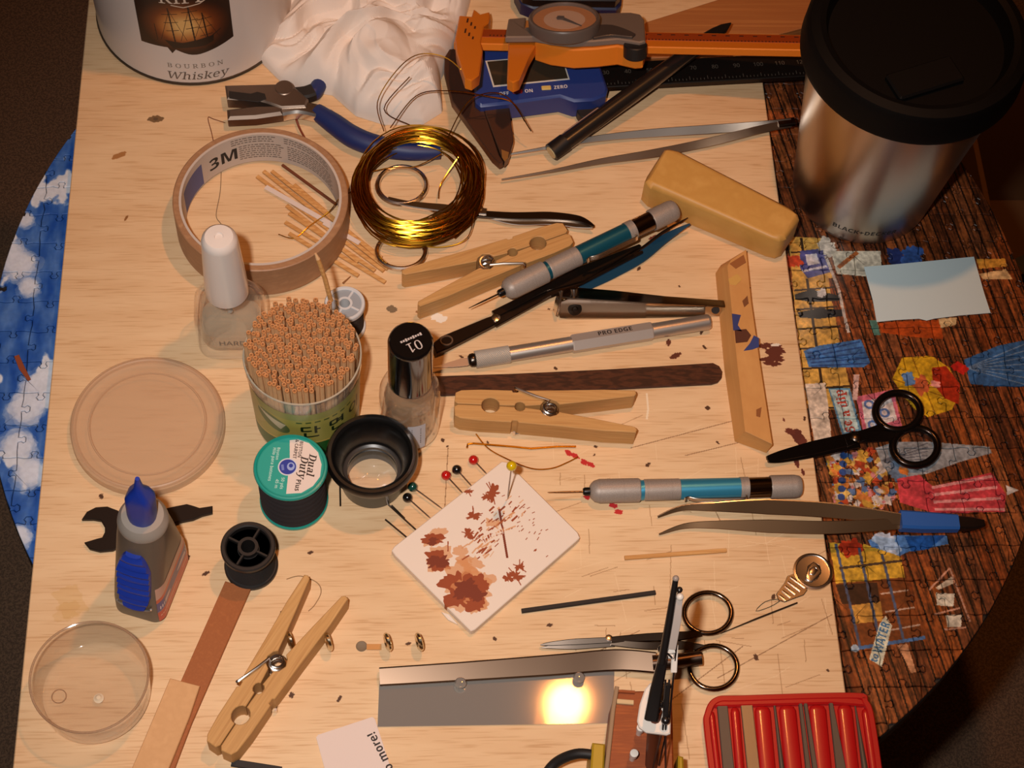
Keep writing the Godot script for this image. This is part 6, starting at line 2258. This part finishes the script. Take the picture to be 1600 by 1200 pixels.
func black_scissors() -> void:
	var o := thing("black_scissors", "black closed scissors lying across the board's right edge", "scissors", Vector3(162.3, -10, 27.3))
	var m := mat("scissor_black", rgb(52, 44, 40), 0.22, 0.9)
	var tip := Vector3(116.9, 5, 43.4)
	scissor_half(o, oval(Vector3(186.1, -6, 13.3), Vector3(11, 0, 0.1), Vector3(-1.5, 0, 10.2)), 1.9, p3([177.5, -5.5, 22.2, 167.2, -4, 27, 156.9, -2, 31.4]), [2.0, 2.6, 3.0], [Vector3(160.2, -2.2, 30), Vector3(140.2, 1.4, 36.4), Vector3(123.9, 4, 41.7), tip], [3.0, 3.2, 2.4, 0.9], 1.1, m, m)
	scissor_half(o, oval(Vector3(192, -7, 31.9), Vector3(10.9, 0, 0.1), Vector3(-1.5, 0, 10)), 1.9, p3([183.3, -6.5, 26.6, 173.7, -5.5, 27, 160.6, -3.2, 28.8]), [2.0, 2.8, 3.0], [Vector3(163.5, -3.6, 30.7), Vector3(140.3, 0.2, 37.8), Vector3(124.1, 2.6, 42.3), Vector3(117.7, 3.6, 44.1)], [3.0, 3.0, 2.2, 0.9], 1.1, m, m)
	var s := Shape.new()
	s.x = Transform3D(Basis.IDENTITY, Vector3(162.3, -3, 29.6))
	s.lathe([Vector2(0, -1.5), Vector2(2.4, -1.5), Vector2(2.4, 2.2), Vector2(1.6, 2.8), Vector2(0, 2.9)], 18)
	part(o, "screw", s, dark_steel)


func taped_tweezers() -> void:
	var o := thing("bent_tip_tweezers", "bronze-coloured bent-tip tweezers with blue tape round the end", "tweezers", Vector3(130.1, 0, 72.8))
	var m := mat("bronze_steel", rgb(120, 92, 66), 0.34, 0.9)
	var s := Shape.new()
	var p := smooth(p3([64.1, 1, 71.1, 75.3, 3.4, 67.8, 90.9, 5.6, 68.4, 114.4, 6.4, 69.1, 143.7, 6.8, 71.6, 175.7, 7, 76.7]))
	s.bar(p, ramp([0.35, 1.2, 2.0, 3.4, 3.4, 2.6], p.size()), 0.55, Vector3(0.05, 0.8, 0.6))
	var arm := part(o, "arm", s, m)
	s = Shape.new()
	var lip := []
	for i in p.size():
		lip.append(p[i] + Vector3(0, 0.62, -0.78) * ramp([0.3, 1.1, 1.9, 3.3, 3.3, 2.5], p.size())[i])
	s.tube(lip, 0.45, 6)
	part(arm, "polished_edge", s, steel)
	s = Shape.new()
	p = smooth(p3([64, 1, 79.8, 75.9, 2.4, 76.4, 90.5, 3.4, 76.4, 113.9, 4, 77.7, 143.3, 4.6, 79, 175.9, 5.6, 77.9]))
	s.bar(p, ramp([0.35, 1.2, 1.8, 3.0, 3.0, 2.6], p.size()), 0.55, Vector3(-0.05, 0.85, 0.5))
	part(o, "arm", s, m)
	s = Shape.new()
	p = p3([174.7, 6.2, 76.9, 184.9, 5.6, 77.4, 201.8, 4.8, 77.9])
	s.bar(p, [4.6, 4.5, 3.8], [3.2, 3.2, 2.8])
	part(o, "tape_wrap", s, mat("tape_blue", rgb(34, 92, 172), 0.5))
	s = Shape.new()
	s.bar(p3([200, 4.8, 77.9, 209.2, 4.2, 78, 214.7, 3.8, 77.6]), [3.4, 3.0, 1.6], [2.4, 2.0, 1.2])
	part(o, "joined_end", s, mat("end_dark", rgb(40, 30, 26), 0.4, 0.6))


func threader_and_needles() -> void:
	# stamped aluminium needle threader
	var o := thing("needle_threader", "stamped aluminium needle threader at the board's right edge", "needle threader", Vector3(130.3, 0, 100.9))
	var al := mat("stamped_aluminium", rgb(206, 196, 188), 0.25, 1.0)
	var c := Vector3(132.8, 0, 99)
	var s := Shape.new()
	s.x = Transform3D(Basis.IDENTITY, c)
	s.lathe([Vector2(0, 0.2), Vector2(8.8, 0.2), Vector2(9.1, 0.5), Vector2(8.9, 1.0), Vector2(8.0, 1.2), Vector2(7.4, 0.8), Vector2(0, 0.9)], 44)
	var d := part(o, "disc", s, al)
	# a raised head in profile
	s = Shape.new()
	s.crease = 60.0
	s.prism(p2([130.6, 96.4, 133.7, 94.5, 136.4, 96.5, 136.6, 99.6, 134.5, 102.7, 131.3, 104.5, 128.6, 103.3, 129.5, 100.1]), 0.8, 1.7, 0.5)
	s.prism(p2([130.9, 98.3, 133.4, 97, 135, 99, 132.9, 101.4, 130.6, 100.8]), 1.5, 2.2, 0.4)
	part(d, "embossed_head", s, al)
	s = Shape.new()
	s.prism(p2([123.8, 99.9, 128, 103.7, 129.2, 108.1, 127.2, 110.5, 118.1, 113.8, 115.3, 112.8, 114.7, 109.7, 119.2, 104.2, 120.7, 101.1]), 0.1, 0.9, 0.25)
	var tab := part(o, "grip_tab", s, al)
	s = Shape.new()
	s.crease = 60.0
	for k in 5:
		s.bar([Vector3(122.3, 0.9, 101.8).lerp(Vector3(116.1, 0.9, 110.4), k / 4.0), Vector3(128.2, 0.9, 106.9).lerp(Vector3(118.7, 0.9, 113.2), k / 4.0)], 0.5, 0.35)
	part(tab, "ridges", s, al)
	s = Shape.new()
	s.tube(smooth(p3([115.4, 0.5, 112.1, 109.4, 0.6, 113.3, 104.7, 0.4, 117.7, 111.5, 0.5, 115.7, 116.5, 0.6, 112.8]), 3), 0.16, 5)
	part(o, "wire_loop", s, dark_steel)
	s = Shape.new()
	s.tube(p3([87.7, 0.6, 128.2, 103.9, 0.5, 121.7, 123.9, 0.6, 114.1]), [0.2, 0.45, 0.4], 7)
	solo("sewing_needle", s, dark_steel, "dark sewing needle lying below the needle threader", "needle")
	s = Shape.new()
	s.bar(p3([47.4, 0.8, 91.2, 94.2, 0.8, 88.1]), 0.95, 0.7)
	solo("short_stick", s, wood_stick, "single thin wood stick lying below the bent-tip tweezers", "stick")
	s = Shape.new()
	s.bar(p3([-0.3, 0.9, 116.2, 60.1, 0.9, 108.3]), 1.0, 0.8)
	solo("black_rod", s, mat("rod_black", rgb(26, 21, 19), 0.6), "thin black square rod above the silver scissors", "rod")


func silver_scissors() -> void:
	var o := thing("embroidery_scissors", "silver embroidery scissors with round loops behind the mast", "scissors", Vector3(51.6, 0, 130.3))
	scissor_half(o, oval(Vector3(82.4, 3, 119.3), Vector3(10.6, 0, 0.2), Vector3(-0.9, 0, 9.7)), 1.2, p3([78.7, 3, 129, 68.3, 3, 130, 54.1, 3, 130.4, 38.4, 3, 131.3]), [1.2, 2.0, 1.8, 1.4], p3([39.8, 3, 131.3, 22.9, 2.8, 131.8, 11.6, 2.4, 132.4, 7.1, 2.2, 132.8]), [1.3, 1.4, 0.9, 0.15], 1.0, mat("scissor_steel", rgb(124, 108, 94), 0.16, 1.0), dark_steel)
	scissor_half(o, oval(Vector3(82.7, 2.4, 144.6), Vector3(10.5, 0, 0.2), Vector3(-0.9, 0, 10)), 1.2, p3([79.3, 2.4, 135.4, 68.1, 2.4, 134, 53.9, 2.4, 134, 38.4, 2.2, 132.2]), [1.2, 2.0, 1.8, 1.4], p3([39.9, 1.6, 132.6, 22.9, 1.4, 133.4, 12.2, 1.2, 133.4, 7.7, 1, 133.6]), [1.3, 1.4, 0.9, 0.15], 1.0, mat("scissor_steel", rgb(124, 108, 94), 0.16, 1.0), dark_steel)
	var s := Shape.new()
	s.x = Transform3D(Basis.IDENTITY, Vector3(37.4, 0, 130.7))
	s.lathe([Vector2(0, 0.4), Vector2(1.6, 0.4), Vector2(1.6, 4.0), Vector2(0, 4.4)], 14)
	part(o, "screw", s, chrome)


func saw_blade() -> void:
	var o := thing("saw_blade", "shiny steel razor saw blade with a folded spine", "saw blade", Vector3(-0.4, 0, 153.1))
	var bm := mat("blade_bright", rgb(214, 206, 196), 0.03, 0.7)
	# the blade sheet: its toothed edge lies on the board, its back is held in the spine
	var s := Shape.new()
	var rs := []
	for k in 25:
		var t := k / 24.0
		var f := Vector3(-64.1, 0.6, 168.1).lerp(Vector3(37, 0.6, 168.5), t)
		var b := Vector3(-63.3, 0.6, 147.4).lerp(Vector3(39.2, 0.6, 144.1), t)
		var bow := 0.0
		var r := PackedVector3Array()
		for q in [[f, 0.0], [f.lerp(b, 0.5), 0.0], [b, 0.0]]:
			r.append(q[0] + Vector3(0, bow * 0.4 + q[1] + 0.25, 0))
		for q in [[b, 0.0], [f.lerp(b, 0.5), 0.0], [f, 0.0]]:
			r.append(q[0] + Vector3(0, bow * 0.4 + q[1] - 0.2, 0))
		rs.append(r)
	s.rings(rs)
	part(o, "blade", s, bm)
	var sm := mat("spine_steel", rgb(118, 98, 82), 0.26, 1.0)
	s = Shape.new()
	var p := smooth(p3([-63.2, 3, 146.6, -28.1, 3, 144.9, 11, 3, 142.7, 39.1, 3.4, 141, 56.8, 5, 143.1]))
	s.bar(p, ramp([4.0, 4.2, 4.6, 4.8, 4.6], p.size()), 1.9, Vector3(0, 0.97, 0.24))
	var sp := part(o, "spine", s, sm)
	for q in [Vector3(-28.3, 4.4, 150.1), Vector3(23.2, 4.4, 148.7)]:
		s = Shape.new()
		s.x = Transform3D(Basis.IDENTITY, q)
		s.lathe([Vector2(0, 0.9), Vector2(2.0, 0.5), Vector2(2.6, -0.6), Vector2(0, -0.8)], 18)
		part(sp, "crimp", s, bm)
	s = Shape.new()
	s.tube(p3([55.5, 6, 143.4, 63.8, 7, 143.4, 76.7, 8, 142.2]), [3.4, 3.2, 3.2], 18)
	part(o, "tang", s, mat("tang_dark", rgb(76, 60, 50), 0.32, 0.9))


func screw_eyes() -> void:
	var words := ["leftmost, between the clothespin's legs", "second from the left, touching the clothespin", "third from the left, beside the empty hole", "rightmost of the row"]
	var spots := [Vector3(-101.6, 0, 130.7), Vector3(-85.2, 0, 131.5), Vector3(-59.6, 0, 132), Vector3(-45.9, 0, 132.2)]
	for k in 4:
		var o := thing("screw_eye", "small brass screw eye standing in the board, " + words[k], "screw eye", spots[k], "screw eyes in a row")
		var s := Shape.new()
		var up: Vector3 = spots[k] + Vector3(0, 6.6, 0)
		s.tube(oval(up, Vector3(0.9, 0, 2.8), Vector3(0, 4.2, 0), 24), 1.15, 8, true)
		var m := mat("eye_brass", rgb(214, 200, 172), 0.22, 1.0)
		part(o, "eye", s, m)
		s = Shape.new()
		s.tube([spots[k], spots[k] + Vector3(0, 2.6, 0)], 1.0, 8)
		part(o, "shank", s, m)
	var h := Shape.new()
	h.x = Transform3D(Basis.IDENTITY, Vector3(-71, 0, 131.2))
	h.lathe([Vector2(0, 0.15), Vector2(1.6, 0.15), Vector2(2.2, 0.45), Vector2(2.5, 0.1)], 20)
	h.x = Transform3D.IDENTITY
	solo("wood_plug", h, mat("plug_grey", rgb(126, 108, 86), 0.7), "grey filled peg hole left of the third screw eye", "plug")
	var s := Shape.new()
	s.bar(p3([-68.8, 0.4, 131.7, -62.4, 0.4, 131.8]), 1.3, 0.35)
	solo("wood_sliver", s, mat("sliver_tan", rgb(200, 140, 78), 0.6), "small tan wood sliver between the peg hole and third screw eye", "wood")


func sanding_sticks() -> void:
	var s := Shape.new()
	s.prism(p2([-131.1, 100.3, -119.8, 104.1, -142.7, 165.3, -151.4, 192.8, -161.4, 188.5, -148.4, 146.9]), 0.1, 2.2, 0.2)
	var rm := grained("red_wood", grain_texture(91, 0.1, [rgb(160, 92, 44), rgb(152, 86, 40), rgb(166, 97, 48)], 128, 128, 1), Vector3(30, 30, 30), 0.6)
	solo("red_sanding_stick", s, rm, "reddish brown flat sanding stick under the tan one", "stick")
	s = Shape.new()
	s.prism(p2([-152.5, 146.2, -139.8, 149.9, -143.5, 163.5, -151.4, 186.9, -167.6, 189.3, -164.2, 179.8]), 2.2, 5.2, 0.3)
	var tm := grained("tan_wood", grain_texture(92, 0.05, [rgb(212, 164, 114), rgb(207, 159, 109), rgb(216, 168, 118)], 128, 128, 1), Vector3(20, 20, 20), 0.7)
	solo("tan_sanding_stick", s, tm, "pale tan flat sanding stick lying on the reddish brown one", "stick")


# ---------- the model ship, the file case, papers and scraps

func ship_model() -> void:
	var o := thing("ship_model", "unfinished wooden ship model with a black and white mast", "model ship", Vector3(47.5, 0, 185.5))
	var deck := grained("deck_wood", grain_texture(95, 0.04, [rgb(156, 76, 28), rgb(134, 62, 22), rgb(166, 84, 32)], 64, 256, 6), Vector3(14, 60, 60), 0.5)
	var s := Shape.new()
	s.prism(p2([34.8, 166, 58.4, 165.9, 55, 225.4, 24.1, 224.7]), 4, 34, 0.8)
	var hull := part(o, "hull", s, deck)
	var white := gloss("ship_white", rgb(222, 214, 204), 0.45, 0.3)
	var black := gloss("ship_black", rgb(24, 20, 19), 0.4, 0.3)
	# deck edge, beams and pegs
	s = Shape.new()
	s.bar(p3([35.3, 35, 164.7, 33, 35, 174.6, 28.8, 35, 198.9, 25.2, 35, 222.4]), 0.9, 1.2)
	part(hull, "rail", s, mat("rail_grey", rgb(150, 120, 90), 0.6))
	s = Shape.new()
	s.bar(p3([34.9, 34.6, 170.7, 41.8, 34.6, 171.4]), 1.0, 0.8)
	part(hull, "deck_beam", s, mat("beam_pale", rgb(206, 176, 130), 0.6))
	s = Shape.new()
	s.bar(p3([34.7, 34.6, 166.2, 42.7, 34.6, 166.9]), 0.6, 0.6)
	part(hull, "deck_beam", s, deck)
	for q in [Vector3(39.6, 34, 195.1), Vector3(43.1, 34, 184.4), Vector3(46.9, 34, 189.9)]:
		s = Shape.new()
		s.x = Transform3D(Basis.IDENTITY, q)
		s.lathe([Vector2(0, 0), Vector2(1.2, 0), Vector2(1.2, 4.4), Vector2(1.7, 4.8), Vector2(1.7, 7.6), Vector2(0, 8)], 12)
		part(hull, "peg", s, white)
	# lower mast, fighting top, topmast
	var foot := Vector3(47.3, 34, 197.7)
	var mid := Vector3(45, 66, 190.4)
	s = Shape.new()
	s.tube([foot, mid, mid.lerp(Vector3(49.8, 118, 152.1), 0.08)], 2.6, 12)
	part(o, "lower_mast", s, mat("mast_brown", rgb(98, 46, 22), 0.5))
	s = Shape.new()
	s.prism(p2([42.2, 177.4, 44.4, 175, 48, 174.8, 53.1, 175.4, 50.8, 195.9, 49.3, 196.4, 41.3, 195.2, 38.7, 193.1, 38.1, 190.5, 39.6, 183.7]), 66, 68, 0.5)
	part(o, "mast_platform", s, white)
	var top := Vector3(49.5, 120, 152.7)
	s = Shape.new()
	s.bar([Vector3(42.9, 72, 191.4), Vector3(44.6, 80, 182.8), Vector3(46.5, 92, 174.2)], [2.6, 2.4, 1.9], 1.8)
	var tm := part(o, "topmast", s, black)
	s = Shape.new()
	s.tube([Vector3(45.8, 92, 175.8), Vector3(47.9, 106, 164.1), top], [1.6, 1.5, 1.1], 10)
	part(tm, "topgallant_pole", s, black)
	s = Shape.new()
	s.ball(top, 1.3, 12)
	part(tm, "pole_cap", s, mat("cap_grey", rgb(150, 136, 126), 0.4))
	# white trestles and the pale strip beside the pole
	for q in [[p3([47.2, 93, 169.9, 46.1, 88, 175.8]), 0.9], [p3([51.5, 93, 168.9, 51.2, 86, 177.3]), 1.2], [p3([47.4, 94, 171.9, 50.9, 94, 171.4]), 1.2], [p3([48.4, 93, 173.6, 50.4, 93, 173.6]), 0.8]]:
		s = Shape.new()
		s.bar(q[0], q[1], 0.7)
		part(o, "trestle", s, white)
	s = Shape.new()
	s.bar(p3([51.6, 112, 157.7, 50.9, 106, 164.1, 49.6, 96, 171.6]), [1.2, 1.6, 1.5], 0.5)
	part(o, "pale_strip", s, mat("strip_grey", rgb(176, 164, 156), 0.5))
	s = Shape.new()
	s.ball(Vector3(51.7, 113, 157.3), 1.5, 12)
	part(o, "white_bead", s, white)
	for q in [[Vector3(51.7, 113, 154.4), 1.3], [Vector3(46, 94, 170.8), 1.7], [Vector3(48.6, 72, 192), 1.8], [Vector3(50.1, 76, 179.4), 1.5], [Vector3(46.8, 74, 185.9), 1.5]]:
		s = Shape.new()
		s.ball(q[0], q[1], 10)
		part(o, "deadeye", s, black)
	# rigging
	for q in [p3([51.7, 113, 154.4, 48.1, 105, 164.2, 45.9, 95, 170.7]), p3([51.7, 113, 157.3, 51.9, 96, 168, 50.5, 70, 190.9, 50.1, 36, 198.6]), p3([48, 105, 165.2, 51.1, 98, 168.8]), p3([47.7, 95, 172.8, 49.7, 94, 174.5]), p3([48.7, 80, 178.2, 47.9, 68, 194.3, 47.5, 36, 199.6]), p3([50.2, 80, 178.2, 49, 68, 194.3, 52.7, 36, 199.8]), p3([46.2, 74, 187, 50.4, 74, 185.5]), p3([45.9, 94, 172.4, 50, 94, 170.4])]:
		s = Shape.new()
		s.tube(q, 0.42, 6)
		part(o, "rigging_line", s, black)
	s = Shape.new()
	s.bar(p3([49.5, 80, 180.3, 49, 70, 190.8]), 1.0, 0.8)
	part(o, "side_spar", s, black)
	# the jig that clamps the hull: a yellow block and a black elastic
	var j := thing("clamp_block", "yellow clamp block pressed against the ship model's left side", "clamp", Vector3(31.6, 0, 185.1))
	s = Shape.new()
	s.prism(p2([24.7, 185.1, 30, 185.8, 26.1, 222.5, 19.9, 222.4]), 0, 26, 0.8)
	part(j, "block", s, mat("clamp_yellow", rgb(176, 142, 32), 0.5))
	s = Shape.new()
	s.tube(smooth(p3([25.9, 22, 189.3, 18.2, 20, 188, 9.6, 12, 189.6, 2.7, 6, 197.5])), 2.2, 10)
	solo("black_cable", s, mat("cable_black", rgb(22, 19, 18), 0.6), "thick black cable curving from the yellow clamp block", "cable")
	s = Shape.new()
	s.prism(p2([60, 191.3, 62.1, 191.9, 60.4, 223.3, 56.8, 223.2]), 0, 26, 0.8)
	solo("yellow_jaw", s, mat("clamp_yellow", rgb(176, 142, 32), 0.5), "narrow yellow clamp jaw at the ship model's right side", "clamp")


func file_case() -> void:
	var o := thing("file_case", "red plastic needle file case with slots, at the board's front", "case", Vector3(112.4, 0, 186.9))
	var red := gloss("case_red", rgb(176, 14, 16), 0.4, 0.35)
	var outline := p2([79.5, 162.3, 83.1, 160.1, 140.9, 159.7, 145.8, 161.3, 148.6, 165.4, 148.8, 175.8, 148.5, 228.2, 77.8, 226.4, 76.2, 174.3, 77.2, 165.7])
	var s := Shape.new()
	s.prism(outline, 0.2, 4.0, 0.8)
	part(o, "tray", s, red)
	# raised ribs between the files
	var tops := [Vector3(79.4, 7, 166.3), Vector3(89.9, 7, 164.8), Vector3(101.9, 7, 164.5), Vector3(112.8, 7, 164.4), Vector3(126, 7, 164.4), Vector3(138, 7, 164.6), Vector3(147, 7, 166.5)]
	var ends := [Vector3(80.2, 7, 223.8), Vector3(88.7, 7, 224), Vector3(100.5, 7, 224.3), Vector3(111.8, 7, 224.6), Vector3(124.1, 7, 224.9), Vector3(136.5, 7, 225.2), Vector3(146.8, 7, 225.4)]
	var wide := [1.6, 2.1, 3.7, 4.0, 4.0, 3.5, 2.0]
	for k in 7:
		s = Shape.new()
		s.crease = 60.0
		var rs := []
		var d: Vector3 = (ends[k] - tops[k]).normalized()
		var sd := d.cross(Vector3.UP).normalized()
		for e in [[tops[k] - d * 1.2, 0.3], [tops[k] - d * 0.4, 0.8], [tops[k] + d * 1.4, 1.0], [ends[k], 1.0]]:
			var r := PackedVector3Array()
			for i in 9:
				var t := PI * i / 8.0
				r.append(Vector3(e[0].x, 3.6, e[0].z) + sd * cos(t) * wide[k] * e[1] + Vector3(0, 1.9 * e[1] * pow(sin(t), 0.6), 0))
			rs.append(r)
		s.rings(rs)
		part(o, "rib", s, red)
	s = Shape.new()
	s.prism(p2([79.5, 162.9, 83.1, 160.1, 140.9, 159.7, 145.8, 161.3, 148.1, 164.8, 132, 163.3, 81.6, 163.8]), 3.5, 5.8, 0.8)
	part(o, "top_band", s, red)
	s = Shape.new()
	s.bar(smooth(p3([78.4, 5, 223.3, 76.8, 5, 176.4, 77.7, 5, 166.8, 82.2, 5, 160.8, 93.5, 5, 160.2, 141.3, 5, 159.9, 147.1, 5, 162.9, 148.8, 5, 175.1, 148.4, 5, 224.9])), 1.4, 1.2)
	part(o, "rim", s, red)
	# six files
	var fm := mat("file_steel", rgb(96, 86, 76), 0.5, 0.45)
	var words := ["flat blunt needle file, leftmost in the red case", "broad shiny flat needle file, second in the red case", "thinnest tapered needle file, third in the red case", "grooved half-round needle file, fourth in the red case", "tapered dark flat needle file, fifth in the red case", "narrow tapered needle file, rightmost in the red case"]
	var a := [Vector3(84.4, 4.6, 161.6), Vector3(95, 4.6, 161.8), Vector3(107.3, 4.6, 162), Vector3(119.7, 4.6, 162.3), Vector3(132, 4.6, 162.5), Vector3(142.6, 4.6, 163.3)]
	var b := [Vector3(84.4, 4.6, 223.3), Vector3(95.1, 4.6, 223.6), Vector3(107.5, 4.6, 223.8), Vector3(120.4, 4.6, 224.2), Vector3(133.4, 4.6, 224.5), Vector3(143.6, 4.6, 224.7)]
	var w0 := [2.3, 2.6, 0.5, 1.3, 0.9, 0.3]
	var w1 := [2.6, 2.8, 2.3, 3.4, 3.6, 3.4]
	for k in 6:
		s = Shape.new()
		if k == 3:
			var d: Vector3 = (b[k] - a[k]).normalized().cross(Vector3.UP)
			s.bar([a[k] - d * 1.1, b[k] - d * 1.9], [0.8, 1.5], 0.9)
			s.bar([a[k] + d * 1.1, b[k] + d * 1.9], [0.8, 1.5], 0.9)
		elif k == 2 or k == 5:
			s.tube([a[k], a[k].lerp(b[k], 0.5), b[k]], [w0[k], (w0[k] + w1[k]) * 0.4, w1[k] * 0.7], 10)
		else:
			s.bar([a[k], b[k]], [w0[k], w1[k]], 0.8)
		solo("needle_file", s, mat("file_bright", rgb(140, 126, 102), 0.4, 0.6) if k == 1 else fm, words[k], "file", "needle files in the red case")


func papers() -> void:
	# the pale blue note on the puzzle
	var s := Shape.new()
	s.prism(p2([181.9, -72, 198.6, -73.5, 218.8, -75.7, 239.7, -78, 240.5, -66.8, 241.3, -56, 242.6, -44.3, 226.7, -42.9, 213.4, -41.1, 209.3, -40, 205.6, -41.1, 193.8, -40.4, 183.9, -39.3, 183.7, -51.7, 182.7, -63.1]), -9.6, -9.35, 0.05)
	solo("blue_note", s, mat("note_blue", rgb(196, 218, 224), 0.7), "pale blue paper note on the puzzle beside the mug", "paper")
	# the printed card at the front edge
	var o := thing("printed_card", "small white card with black print by the saw blade", "card", Vector3(-72.3, 0, 182.9))
	s = Shape.new()
	s.prism(p2([-89.4, 171, -66.3, 163.5, -65.2, 164.6, -51, 210.9, -77.5, 218.3, -90.2, 172.1]), 0.1, 0.5, 0.05)
	part(o, "card", s, mat("card_white", rgb(222, 204, 194), 0.6))
	var dir := (Vector3(-68.5, 0.6, 168.6) - Vector3(-59.9, 0.6, 186.1)).normalized()
	letters(o, "lettering", "t no more!", Vector3(-63.1, 0.6, 178.8) - dir * 3.4, dir, Vector3.UP, 3.6, mat("card_ink", rgb(34, 26, 24), 0.6), bold)
	s = Shape.new()
	s.bar(p3([-125.4, 0.8, 182.6, -104.5, 0.8, 186.4]), 1.6, 0.7)
	solo("black_strip", s, mat("rod_black", rgb(26, 21, 19), 0.6), "black strip at the bottom edge beside the front clothespin", "strip")


func scraps() -> void:
	var brass := mat("brass", rgb(196, 140, 36), 0.22, 1.0)
	var s := Shape.new()
	s.tube(p3([-22.3, 0.7, 34.4, -21.9, 0.7, 32.4, -19.2, 0.7, 32.1, -1.4, 0.9, 34, 7.5, 1, 35.2, 19.6, 0.8, 34.2, 28.6, 0.7, 34.2]), 0.5, 7)
	solo("hooked_brass_wire", s, brass, "straight brass wire with a hooked end below a clothespin", "wire")
	s = Shape.new()
	s.tube(smooth(p3([-17.9, 0.6, 27, -12.7, 0.6, 34.4, -4.6, 0.5, 39.8, 7.1, 0.6, 45.3, 16.6, 0.6, 45.4, 24.5, 0.6, 42.2, 29.2, 0.5, 39.5])), 0.36, 6)
	solo("curved_brass_wire", s, brass, "thin curved brass wire bending behind the yellow-headed pin", "wire")
	s = Shape.new()
	s.bar(p3([-235.5, -9.4, -22.6, -232.5, -9.4, -15.9, -228.3, -9.3, -9.1]), [1.2, 1.4, 0.8], 0.3)
	solo("brown_shaving", s, mat("shaving_brown", rgb(134, 64, 34), 0.6), "brown wood shaving on the blue sky part of the puzzle", "shaving")
	s = Shape.new()
	s.tube(smooth(p3([-104.3, 0.3, 99, -98.1, 0.3, 97.6, -90.9, 0.3, 100.8, -88.9, 0.3, 105.4, -91.6, 0.3, 111.4, -94.4, 0.3, 114.4])), 0.2, 5)
	solo("pale_thread", s, mat("thread_pale", rgb(150, 116, 78), 0.8), "fine curled thread above the front clothespin", "thread")
	s = Shape.new()
	s.tube(smooth(p3([-141.9, 0.3, -126.2, -141.9, 0.3, -111.2, -143.3, 0.3, -97.6, -141.2, 0.3, -92.6, -137.3, 0.3, -88])), 0.18, 5)
	solo("dark_thread", s, mat("thread_grey", rgb(120, 96, 70), 0.8), "fine dark thread lying inside the tape roll", "thread")
	s = Shape.new()
	s.tube(smooth(p3([-141, 0.5, -154.3, -147, 0.6, -156.6, -149.9, 0.5, -157.5, -147.9, 0.5, -148.9, -146.4, 0.5, -142])), 0.22, 5)
	solo("copper_wire", s, mat("copper", rgb(176, 110, 70), 0.3, 1.0), "bent copper wire scrap between the pliers and tape roll", "wire")
	s = Shape.new()
	s.tube(smooth(p3([-105.1, 3, -155.7, -103.1, 3, -149.2, -99.1, 2, -141])), 0.55, 6)
	solo("red_wire", s, mat("wire_red_brown", rgb(120, 50, 28), 0.5), "short red-brown wire under the pliers beside the tape roll", "wire")
	s = Shape.new()
	s.bar(p3([-80.4, 0.4, -56.7, -76.7, 0.4, -60.7]), [0.5, 0.2], 0.3)
	solo("wood_splinter", s, mat("splinter", rgb(140, 92, 50), 0.7), "tiny dark splinter above the white spool", "splinter")
